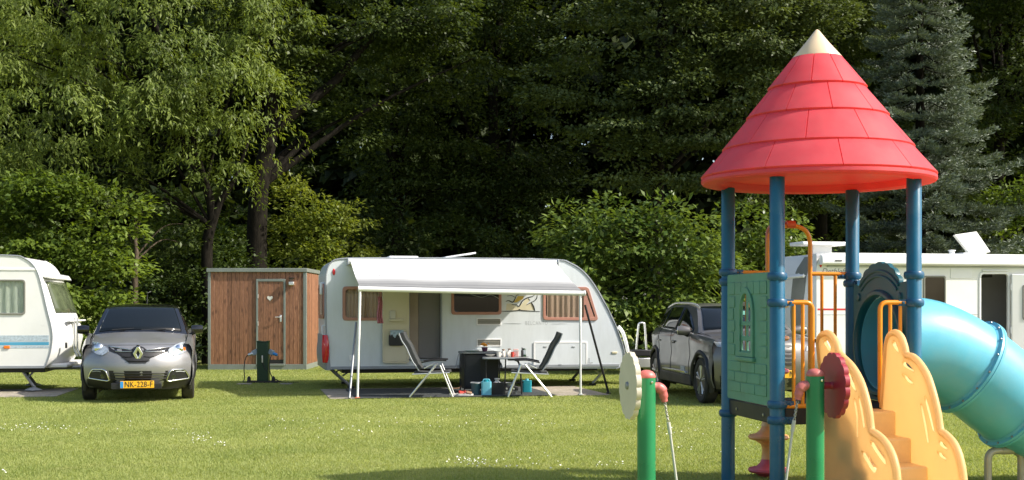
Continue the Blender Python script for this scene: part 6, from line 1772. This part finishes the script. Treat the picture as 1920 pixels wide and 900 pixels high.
for sd in (-1, 1):
    hp = [(sd * .50, .80), (sd * .80, .86), (sd * .82, .93), (sd * .70, .92), (sd * .52, .86)]
    h = front_patch(ufront, hp if sd > 0 else hp[::-1], .012, 'headlight', pm('suv_lamp_%d' % sd, (.6, .62, .64), .25, metal=.3, var=.3, vscale=12), uc)
    front_patch(ufront, hp if sd > 0 else hp[::-1], .02, 'lens', M_LENS, h)
    mirror_unit(uc, sd, 1.62, 1.07, .86, M_SUVP)
    # door details: handles, door seams, sill cladding, roof rail, window trim
    for y in (2.42, 3.28):
        MB().bx(min(sd * .905, sd * .935), max(sd * .905, sd * .935), y - .1, y + .1, .875, .9).build('door_handle', M_SUVP, uc, bevel=.008)
        MB().bx(min(sd * .90, sd * .913), max(sd * .90, sd * .913), y - .07, y + .09, .855, .895).build('handle_recess', M_BLACK, uc, bevel=.004)
    MB().prism([(1.36, .24), (3.2, .24), (3.18, .40), (1.38, .40)], sd * .86, sd * .935, (), 'x').build('sill_cladding', M_BLACK, uc, bevel=.015)
    MB().prism([(1.62, .42), (3.05, .42), (3.0, .45), (1.66, .45)], sd * .90, sd * .94, (), 'x').build('sill_trim', M_CHROME, uc, bevel=.006)
    MB().tube(catmull([(sd * .60, 1.95, 1.425), (sd * .585, 2.3, 1.48), (sd * .58, 2.9, 1.497), (sd * .57, 3.5, 1.488), (sd * .555, 3.95, 1.425)], 5), .015, 8).build('roof_rail', M_ALU, ug, smooth=60)
    MB().tube(catmull([(sd * .845, 1.5, 1.03), (sd * .842, 2.4, 1.055), (sd * .83, 3.3, 1.08), (sd * .76, 3.95, 1.12)], 5), .008, 6).build('window_trim', M_CHROME, ug, smooth=60)
    MB().bx(min(sd * .9, sd * .922), max(sd * .9, sd * .922), 1.75, 1.97, .40, .52).build('sill_badge', M_GREYP, uc, bevel=.006)
zp = UF.y(1480, 704, 0)[1]
pl = MB().bx(-.26, .26, -.045, -.015, zp - .055, zp + .055).build('number_plate', M_PLATE, uc, bevel=.004)
text_mesh('N', .11, 'plate_lettering', M_BLACKP, pl, Matrix.Translation((.205, -.0465, zp)) @ FACE, .002, .85, 1)
MB().bx(-.2, .2, -.02, .1, zp - .05, zp + .05).build('plate_mount', M_BLACK, uc, bevel=.01)
sc_ = MB().bx(-.05, .09, 1.62, 1.63, 1.31, 1.37).build('screen_sticker', pm('green_sticker', (.2, .5, .4), .5), ug)
# ------------------------------------------------------------------ camping furniture under the awning
def chair(px_back, px_ref, face, label):
    """padded folding recliner; local x points where the sitter looks"""
    g = VF.g(px_ref, 748); wx = VF.o[0] + g[0] * VF.c - g[1] * VF.s; wy = VF.o[1] + g[0] * VF.s + g[1] * VF.c
    t = empty('camping_chair', (wx, wy, .026), 0 if face > 0 else 180, label, 'chair', 'camping chairs under the awning')
    hw = .27; s = 1 / 115.0
    y0, y1 = (0.0, .54) if face > 0 else (-.54, 0.0)
    def P(px, py): return ((px - 802) * s, (748 - py) * s)
    back = [P(752, 627), P(757, 640), P(765, 652), (P(772, 668)), P(779, 682), P(788, 696)]
    rows = []
    for i, q in enumerate(catmull([(a, b, 0) for a, b in back], 4)):
        rows.append(q)
    sec = []
    for i, q in enumerate(rows):
        a = rows[max(i - 1, 0)]; b = rows[min(i + 1, len(rows) - 1)]; tn = (b - a).normalized(); nn = Vector((-tn.y, tn.x, 0))
        th = .042 if i < len(rows) - 4 else .034
        sec.append((q + nn * th, q - nn * th))
    loop = [(p[0].x, p[0].y) for p in sec] + [(p[1].x, p[1].y) for p in reversed(sec)]
    bk = MB().prism(loop, y0 + .03, y1 - .03).build('backrest', M_CHAIR, t, bevel=.012)
    MB().tube([(q[1].x + .004, y0 + .02, q[1].y) for q in sec], .011, 8).build('back_frame', M_GREYT, t, smooth=60); MB().tube([(q[1].x, y1 - .02, q[1].y) for q in sec], .011, 8).build('back_frame', M_GREYT, t, smooth=60)
    a, b = P(776, 703), P(842, 701)
    MB().prism([(a[0], a[1] - .02), (b[0], b[1] - .012), (b[0] + .02, b[1] + .01), (b[0], b[1] + .025), (a[0] + .25, a[1] + .012), (a[0], a[1] + .03)], y0 + .03, y1 - .03).build('seat', M_CHAIR, t, bevel=.012)
    for yy in (y0, y1):
        k = .0
        a, b = P(790, 683), P(837, 679)
        MB().tube(catmull([(a[0], yy, a[1]), ((a[0] + b[0]) / 2, yy, a[1] + .04), (b[0], yy, b[1])], 5), .022, 8, flat=.6).build('armrest', M_BLACK, t, smooth=60)
        a, b = P(817, 687), P(768, 748); MB().tube([(a[0], yy, a[1]), (b[0], yy, max(b[1], .006))], .0135, 10).build('leg', M_ALU, t, smooth=60)
        a, b = P(825, 688), P(849, 748); MB().tube([(a[0], yy, a[1]), (b[0], yy, max(b[1], .006))], .0135, 10).build('leg', M_ALU, t, smooth=60)
        a, b = P(773, 705), P(843, 702); MB().tube([(a[0], yy, a[1]), (b[0], yy, b[1])], .011, 8).build('seat_rail', M_ALU, t, smooth=60)
        a, b = P(812, 686), P(795, 694); MB().tube([(a[0], yy, a[1]), (b[0], yy, b[1])], .010, 8).build('arm_link', M_ALU, t, smooth=60)
    a = P(776, 738); MB().tube([(a[0], y0, a[1]), (a[0], y1, a[1])], .010, 8).build('cross_bar', M_ALU, t, smooth=60)
    a = P(840, 725); MB().tube([(a[0], y0, a[1]), (a[0], y1, a[1])], .010, 8).build('cross_bar', M_ALU, t, smooth=60)
    return t
chair(770, 802, 1, 'black padded camping chair with white legs left of the table, facing right')
chair(1030, 1000, -1, 'black padded camping chair with white legs right of the table, facing left')

CG = VF.g(925, 748); 
def wpos(px, yl):
    x = VF.y(px, 700, yl)[0]; return (VF.o[0] + x * VF.c - yl * VF.s, VF.o[1] + x * VF.s + yl * VF.c, .025)
S1 = 1 / 113.0
# folding table
tp = wpos(946, -2.0)
tb = empty('camping_table', tp, 0, 'grey camping table with black tube legs between the two chairs', 'table')
TH = .61
MB().prism(round_poly(rect(-.36, .40, -.05, .55), .08, 4), TH - .012, TH + .012, (), 'z').build('tabletop', M_TABLE, tb, bevel=.006)
MB().tube([(p[0], p[1], TH - .005) for p in round_poly(rect(-.365, .405, -.055, .555), .08, 4)], .014, 8, closed=True).build('table_edge', M_GREYT, tb, smooth=60)
for yy in (.0, .5):
    MB().tube(bent([(-.31, yy, 0), (-.31, yy, TH - .05), (-.27, yy, TH - .02)], .03), .013, 8).build('leg', M_BLACK, tb, smooth=60)
    MB().tube(bent([(.05, yy, TH - .03), (.22, yy, TH - .03), (.27, yy, TH - .18), (.29, yy, 0)], .07), .013, 8).build('leg', M_BLACK, tb, smooth=60)
    MB().tube([(.02, yy, TH - .02), (.0, yy, 0)], .012, 8).build('leg', M_BLACK, tb, smooth=60)
MB().tube([(.29, 0, .12), (.29, .5, .12)], .009, 8).build('stretcher', M_BLACK, tb, smooth=60); MB().tube([(-.31, 0, .12), (-.31, .5, .12)], .009, 8).build('stretcher', M_BLACK, tb, smooth=60)
# storage cabinet
cp = wpos(903, -1.45)
cb = empty('camping_cabinet', cp, 12, 'black fabric camping cabinet with grey top behind the table', 'cabinet')
MB().bx(-.29, .30, 0, .42, .06, .66).build('cabinet_body', M_BLACK, cb, bevel=.015)
MB().bx(-.33, .34, -.04, .46, .665, .70).build('cabinet_top', M_TABLE, cb, bevel=.008)
for sx in (-.30, .31):
    for yy in (-.01, .43): MB().tube([(sx, yy, 0), (sx, yy, .665)], .012, 8).build('leg', M_BLACK, cb, smooth=60)
MB().tube(bent([(-.33, -.02, .69), (-.40, -.02, .68), (-.46, -.02, .42)], .05), .02, 8, flat=.4).build('side_flap', M_GREYT, cb, smooth=60)
MB().bx(-.285, -.02, -.008, .0, .1, .6).build('cabinet_door', M_CHAIR, cb, bevel=.004)

def top_at(o, x, y, z, deg=0): return (o[0] + x, o[1] + y, o[2] + z)
TT = TH + .013
def cup(dx, dy, r, h, mat, label, cat='cup', name='cup', group=None, body2=None):
    t = MB().lathe([(0, 0), (r * .85, 0), (r * .95, h * .1), (r, h), (r * .9, h), (r * .86, h * .15), (0, h * .12)], 18).build(name, mat, None, smooth=50)
    t.location = top_at(tp, dx, dy, TT)
    MB().tube([(r * .95 + .022 * math.sin(a), 0, h * .5 + h * .28 * math.cos(a)) for a in [math.pi * k / 8 for k in range(9)]], .006, 6).build('handle', mat, t, smooth=60)
    return tag(t, label, cat, group)
cup(-.1, .1, .035, .085, M_CUPW, 'white mug at the left end of the things on the camping table')
cup(.045, .12, .032, .09, M_CUPW, 'white mug beside the red cups on the camping table')
cup(.13, .06, .03, .09, M_CUPR, 'red cup standing in front of the pink packet on the table')
def bottle(dx, dy, r, h, mat, cap, label):
    t = MB().lathe([(0, 0), (r, 0), (r, h * .62), (r * .7, h * .72), (r * .4, h * .8), (r * .4, h * .92), (0, h * .92)], 18).build('jar', mat, None, smooth=50)
    t.location = top_at(tp, dx, dy, TT)
    MB().lathe([(0, h * .86), (r * .75, h * .86), (r * .75, h), (0, h)], 16).build('lid', cap, t, smooth=40)
    return tag(t, label, 'jar')
bottle(-.02, .2, .034, .13, M_CUPW, M_COPPER, 'jar with brown lid left of the middle of the camping table')
bottle(.08, .24, .034, .14, M_CUPW, M_COPPER, 'taller jar with brown lid at the middle of the camping table')
pk = MB().bx(-.045, .045, -.03, .03, 0, .135).build('packet', M_PINKP, None, bevel=.008); pk.location = top_at(tp, .19, .15, TT); tag(pk, 'pale pink packet standing on the camping table', 'packet')
MB().bx(-.046, .046, -.031, .031, .1, .118).build('packet_band', M_CUPW, pk)
dk_ = MB().lathe([(0, 0), (.022, 0), (.022, .1), (.012, .12), (.012, .15), (0, .15)], 14).build('dark_flask', M_BLACK, None, smooth=50); dk_.location = top_at(tp, .3, .2, TT); tag(dk_, 'small black flask at the right end of the camping table', 'flask')
MB().lathe([(0, .15), (.014, .15), (.014, .165), (0, .165)], 10).build('stopper', M_GREYP, dk_, smooth=40)
bw = MB().lathe([(0, 0), (.04, 0), (.085, .045), (.08, .045), (.04, .01), (0, .01)], 20).build('bowl', M_CUPW, None, smooth=50); bw.location = top_at(tp, -.24, .14, TT); tag(bw, 'white bowl on the left part of the camping table', 'bowl')
# clutter between and under the tables
st_ = empty('gas_stove', wpos(955, -1.9), 8, 'small black gas stove with pan under the right half of the table', 'stove')
MB().bx(-.14, .14, -.1, .1, .06, .13).build('stove_body', M_BLACK, st_, bevel=.01)
for sx in (-.11, .11):
    for yy in (-.07, .07): MB().tube([(sx, yy, 0), (sx, yy, .06)], .008, 6).build('leg', M_STEEL, st_, smooth=60)
for sx in (-.06, .06): MB().lathe([(0, 0), (.018, 0), (.015, .02), (0, .02)], 12, axis_M((sx, -.1, .095), (0, -1, 0))).build('knob', M_ALU, st_, smooth=50)
pn = MB().lathe([(0, .0), (.085, .0), (.095, .06), (.09, .06), (.08, .01), (0, .01)], 20).build('pan', M_STEEL, None, smooth=50); pn.location = top_at(st_.location, 0, 0, .132); tag(pn, 'steel pan standing on the small gas stove', 'pan')
MB().tube([(.09, 0, .05), (.24, -.02, .065)], .009, 8).build('pan_handle', M_BLACK, pn, smooth=60)
cr_ = empty('storage_crate', wpos(932, -1.9), 4, 'dark crate with white bag standing beside the blue canister', 'crate')
for (x0, x1, y0, y1) in ((-.13, .13, -.1, -.085), (-.13, .13, .085, .1), (-.13, -.115, -.085, .085), (.115, .13, -.085, .085)): MB().bx(x0, x1, y0, y1, 0, .2).build('crate_side', M_BLACK, cr_, bevel=.004)
MB().bx(-.115, .115, -.085, .085, 0, .012).build('crate_floor', M_BLACK, cr_)
bgo = MB().lathe([(0, 0), (.08, 0), (.1, .09), (.085, .17), (.03, .21), (.05, .25), (.035, .255), (.02, .215), (0, .21)], 11).build('plastic_bag', M_CUPW, None, smooth=70); bgo.location = top_at(cr_.location, 0, 0, .014); tag(bgo, 'white plastic bag standing in the dark crate under the table', 'bag')
lt = empty('lantern', top_at(tp, .33, .35, TT), 0, 'small camping lantern at the right back corner of the table', 'lantern')
MB().lathe([(0, 0), (.04, 0), (.04, .03), (.03, .035), (0, .035)], 14).build('lantern_base', M_PEDG, lt, smooth=50)
MB().lathe([(.028, .035), (.032, .06), (.032, .09), (.028, .11)], 14).build('lantern_glass', M_LENS, lt, smooth=50)
MB().lathe([(0, .11), (.036, .11), (.03, .13), (.01, .14), (0, .14)], 14).build('lantern_top', M_PEDG, lt, smooth=50)
# flower pot on the cabinet
fp_ = empty('flower_pot', top_at(cp, .05, .16, .702), 0, 'orange flowers in a small pot on the cabinet', 'flower pot')
MB().lathe([(0, 0), (.04, 0), (.055, .07), (.05, .07), (.04, .02), (0, .02)], 16).build('pot', M_DARKST, fp_, smooth=50)
pe = MB()
for k in range(26):
    a = random.uniform(0, 6.28); rr = random.uniform(0, .07); c = Vector((rr * math.cos(a), rr * math.sin(a), .09 + random.uniform(0, .05)))
    pe.lathe([(0, .008), (.012, .012), (.022, .0), (0, -.006)], 7, axis_M(c, (random.uniform(-.6, .6), random.uniform(-1, .2), 1)))
tag(pe.build('petals', M_FLOWO, fp_, smooth=50), kind='stuff')
tr_ = MB().lathe([(0, 0), (.1, 0), (.13, .018), (.125, .02), (.1, .006), (0, .006)], 24).build('plate', pm('aqua_ceramic', (.3, .5, .45), .3), None, smooth=50); tr_.location = top_at(cp, -.17, .1, .702); tag(tr_, 'pale green plate on the left of the cabinet top', 'plate')
MB().lathe([(.121, .018), (.13, .018), (.13, .022), (.121, .022)], 24, closed=True).build('rim', M_CUPW, tr_, smooth=50)
# things on the ground sheet
def on_sheet(px, yl): return wpos(px, yl)
jc = empty('water_jug', on_sheet(912, -2.05), 0, 'pale blue water canister standing under the camping table', 'canister')
MB().prism(round_poly(rect(-.085, .085, -.07, .07), .035, 4), 0, .22, (), 'z').build('jug_body', M_AQUA, jc, bevel=.02, seg=3)
MB().lathe([(0, .2), (.035, .215), (.035, .25), (0, .25)], 14).build('jug_cap', M_AQUAD, jc, smooth=50)
MB().tube(bent([(-.06, 0, .215), (-.05, 0, .26), (.05, 0, .26), (.06, 0, .215)], .02), .009, 8).build('jug_handle', M_AQUA, jc, smooth=60)
bk_ = empty('bucket', on_sheet(892, -1.95), 0, 'dark grey blue bucket standing in front of the cabinet', 'bucket')
MB().lathe([(0, 0), (.065, 0), (.085, .19), (.09, .2), (.08, .2), (.062, .02), (0, .02)], 22).build('bucket_body', M_BUCKET, bk_, smooth=50)
MB().lathe([(.078, .19), (.094, .19), (.094, .208), (.078, .208)], 22, closed=True).build('bucket_rim', M_GREYP, bk_, smooth=50)
tc_ = empty('water_canister', on_sheet(988, -1.5), 0, 'teal canister behind the legs of the right camping chair', 'canister')
MB().prism(round_poly(rect(-.08, .08, -.06, .06), .03, 4), 0, .2, (), 'z').build('jug_body', M_AQUAD, tc_, bevel=.015, seg=3)
MB().lathe([(0, .19), (.03, .2), (.03, .23), (0, .23)], 14).build('jug_cap', M_AQUA, tc_, smooth=50)
def shoe(px, yl, deg, mat, label):
    p = on_sheet(px, yl); t = empty('sandal', p, deg, label, 'shoe')
    MB().prism([(p_.x, p_.y) for p_ in catmull([(-.13, -.03, 0), (-.05, -.04, 0), (.06, -.045, 0), (.13, -.02, 0), (.13, .02, 0), (.05, .045, 0), (-.05, .035, 0), (-.13, .03, 0)], 4, True)], 0, .028, (), 'z').build('sole', M_CUPW, t, bevel=.006)
    rows = [[(.02 + .09 * i / 5, .045 * math.cos(math.pi * k / 8), .028 + (.05 - .02 * i / 5) * math.sin(math.pi * k / 8)) for k in range(9)] for i in range(6)]
    thick(MB().grid(rows).build('upper', mat, t, smooth=60), .006)
shoe(858, -2.05, 10, M_CUPR, 'red sandal lying left of the bucket on the ground sheet'); shoe(868, -1.95, 28, M_CUPR, 'second red sandal, nearer the bucket')
shoe(872, -2.12, 5, M_COPPER, 'brown sandal lying in front of the bucket')
hs_ = MB().tube(catmull([(0, 0, .35), (.01, 0, .18), (-.01, -.02, .06), (-.06, -.05, .02), (-.16, -.06, .012)], 6), .012, 8).build('waste_hose', M_COPPER, None, smooth=60); hs_.location = on_sheet(866, -.5); tag(hs_, 'brown waste hose hanging below the caravan left of the cabinet', 'hose')
MB().lathe([(.011, 0), (.017, 0), (.017, .03), (.011, .03)], 10, Matrix.Translation((0, 0, .33)), closed=True).build('hose_collar', M_BLACK, hs_, smooth=40)
# ------------------------------------------------------------------ grass blades and daisies
def blade_field():
    ds = []; n = 760000
    u = RNG.random(n)
    d = (10.4 ** 0.35 + u * (33 ** 0.35 - 10.4 ** 0.35)) ** (1 / 0.35)
    x = (RNG.random(n) * 2 - 1) * (0.405 * d + 0.8)
    keep = np.ones(n, bool)
    for fr, x0, x1, y0, y1 in KEEP:
        lx = (x - fr.o[0]) * fr.c + (d - fr.o[1]) * fr.s; ly = -(x - fr.o[0]) * fr.s + (d - fr.o[1]) * fr.c
        keep &= ~((lx > x0) & (lx < x1) & (ly > y0) & (ly < y1))
    x, d = x[keep], d[keep]; n = len(x)
    # taller grass where the mower does not reach: along the hedges and the cabin
    pat = 0.5 + 0.5 * np.sin(x * 0.9 + 1.3 * np.sin(d * 0.7)) * np.cos(d * 1.1 + 0.8 * np.sin(x * 1.7))
    h = (0.011 + 0.013 * RNG.random(n) + 0.006 * pat) * (1 + 0.35 * (d > 29.5) + (RNG.random(n) < 0.03) * 0.7)
    w = 0.0042 + 0.0016 * RNG.random(n) + 0.00028 * d
    a = RNG.random(n) * 2 * math.pi
    lean = h * (0.2 + 0.75 * RNG.random(n)); la = RNG.random(n) * 2 * math.pi
    V = np.empty((n, 3, 3), np.float32)
    V[:, 0] = np.stack([x - np.cos(a) * w / 2, d - np.sin(a) * w / 2, np.zeros(n)], 1)
    V[:, 1] = np.stack([x + np.cos(a) * w / 2, d + np.sin(a) * w / 2, np.zeros(n)], 1)
    V[:, 2] = np.stack([x + np.cos(la) * lean, d + np.sin(la) * lean, h], 1)
    me = bpy.data.meshes.new('grass')
    me.vertices.add(n * 3); me.vertices.foreach_set('co', V.ravel())
    me.loops.add(n * 3); me.loops.foreach_set('vertex_index', np.arange(n * 3, dtype=np.int32))
    me.polygons.add(n); me.polygons.foreach_set('loop_start', np.arange(0, n * 3, 3, dtype=np.int32))
    me.update(calc_edges=True)
    gm = leafmat('grass_blades', (0.2, 0.262, 0.068), (0.375, 0.41, 0.155), 0.42, 0.65, 0.8)
    # drier patches between the greener ones
    nt = gm.node_tree; N = nt.nodes; L = nt.links
    pz = N.new('ShaderNodeTexNoise'); pz.inputs['Scale'].default_value = 1.3; pz.inputs['Detail'].default_value = 4; pz.inputs['Roughness'].default_value = .6
    tc = N.new('ShaderNodeTexCoord'); L.new(tc.outputs['Object'], pz.inputs['Vector'])
    rg = N.new('ShaderNodeMapRange'); rg.inputs[1].default_value = .5; rg.inputs[2].default_value = .72; rg.inputs[4].default_value = .55; L.new(pz.outputs['Fac'], rg.inputs[0])
    bs = N['Principled BSDF']; old = bs.inputs['Base Color'].links[0].from_socket
    md = N.new('ShaderNodeMix'); md.data_type = 'RGBA'; L.new(rg.outputs[0], md.inputs[0]); L.new(old, md.inputs[6]); md.inputs[7].default_value = (.37, .355, .15, 1); L.new(md.outputs[2], bs.inputs['Base Color'])
    tag(link_mesh('grass', me, gm), 'short mown sunlit green grass of the camping lawn', 'grass', kind='stuff')
blade_field()

def daisies():
    cl = [(20, 808, 26, 16), (70, 806, 40, 18), (120, 806, 22, 9), (370, 820, 40, 16), (375, 832, 18, 14), (420, 838, 16, 10), (900, 876, 40, 26), (870, 868, 30, 14), (1000, 872, 60, 16), (1140, 876, 40, 12), (560, 800, 60, 14), (640, 815, 80, 14), (760, 800, 90, 14), (900, 790, 120, 16), (1000, 800, 80, 12), (1280, 810, 90, 16), (1300, 850, 60, 8), (1430, 800, 50, 8), (250, 800, 90, 12), (5, 890, 10, 6)]
    mb = MB()
    for px, py, s, n in cl:
        for _ in range(n):
            x = px + random.gauss(0, s * 0.6); y = py + random.gauss(0, s * 0.09 + 1.2)
            if y < 770: continue
            d = EYE * FPX / (y - HZ); X = (x - 960) / FPX * d; z = random.uniform(0.035, 0.055); r = random.uniform(0.0055, 0.0095)
            t = Vector((random.uniform(-.6, .6), random.uniform(-.9, .1), 1))
            Mx = axis_M((X, d, z), t)
            vs = [Mx @ Vector((r * math.cos(k * 1.047), r * math.sin(k * 1.047), 0)) for k in range(6)] + [Mx @ Vector((0, 0, r * 0.35))]
            mb.add(vs, [(k, (k + 1) % 6, 6) for k in range(6)])
    o = mb.build('daisies', pm('daisy_petals', (0.8, 0.79, 0.68), 0.7, var=0.1))
    tag(o, 'tiny white daisies scattered over the lawn', 'daisies', kind='stuff')
daisies()
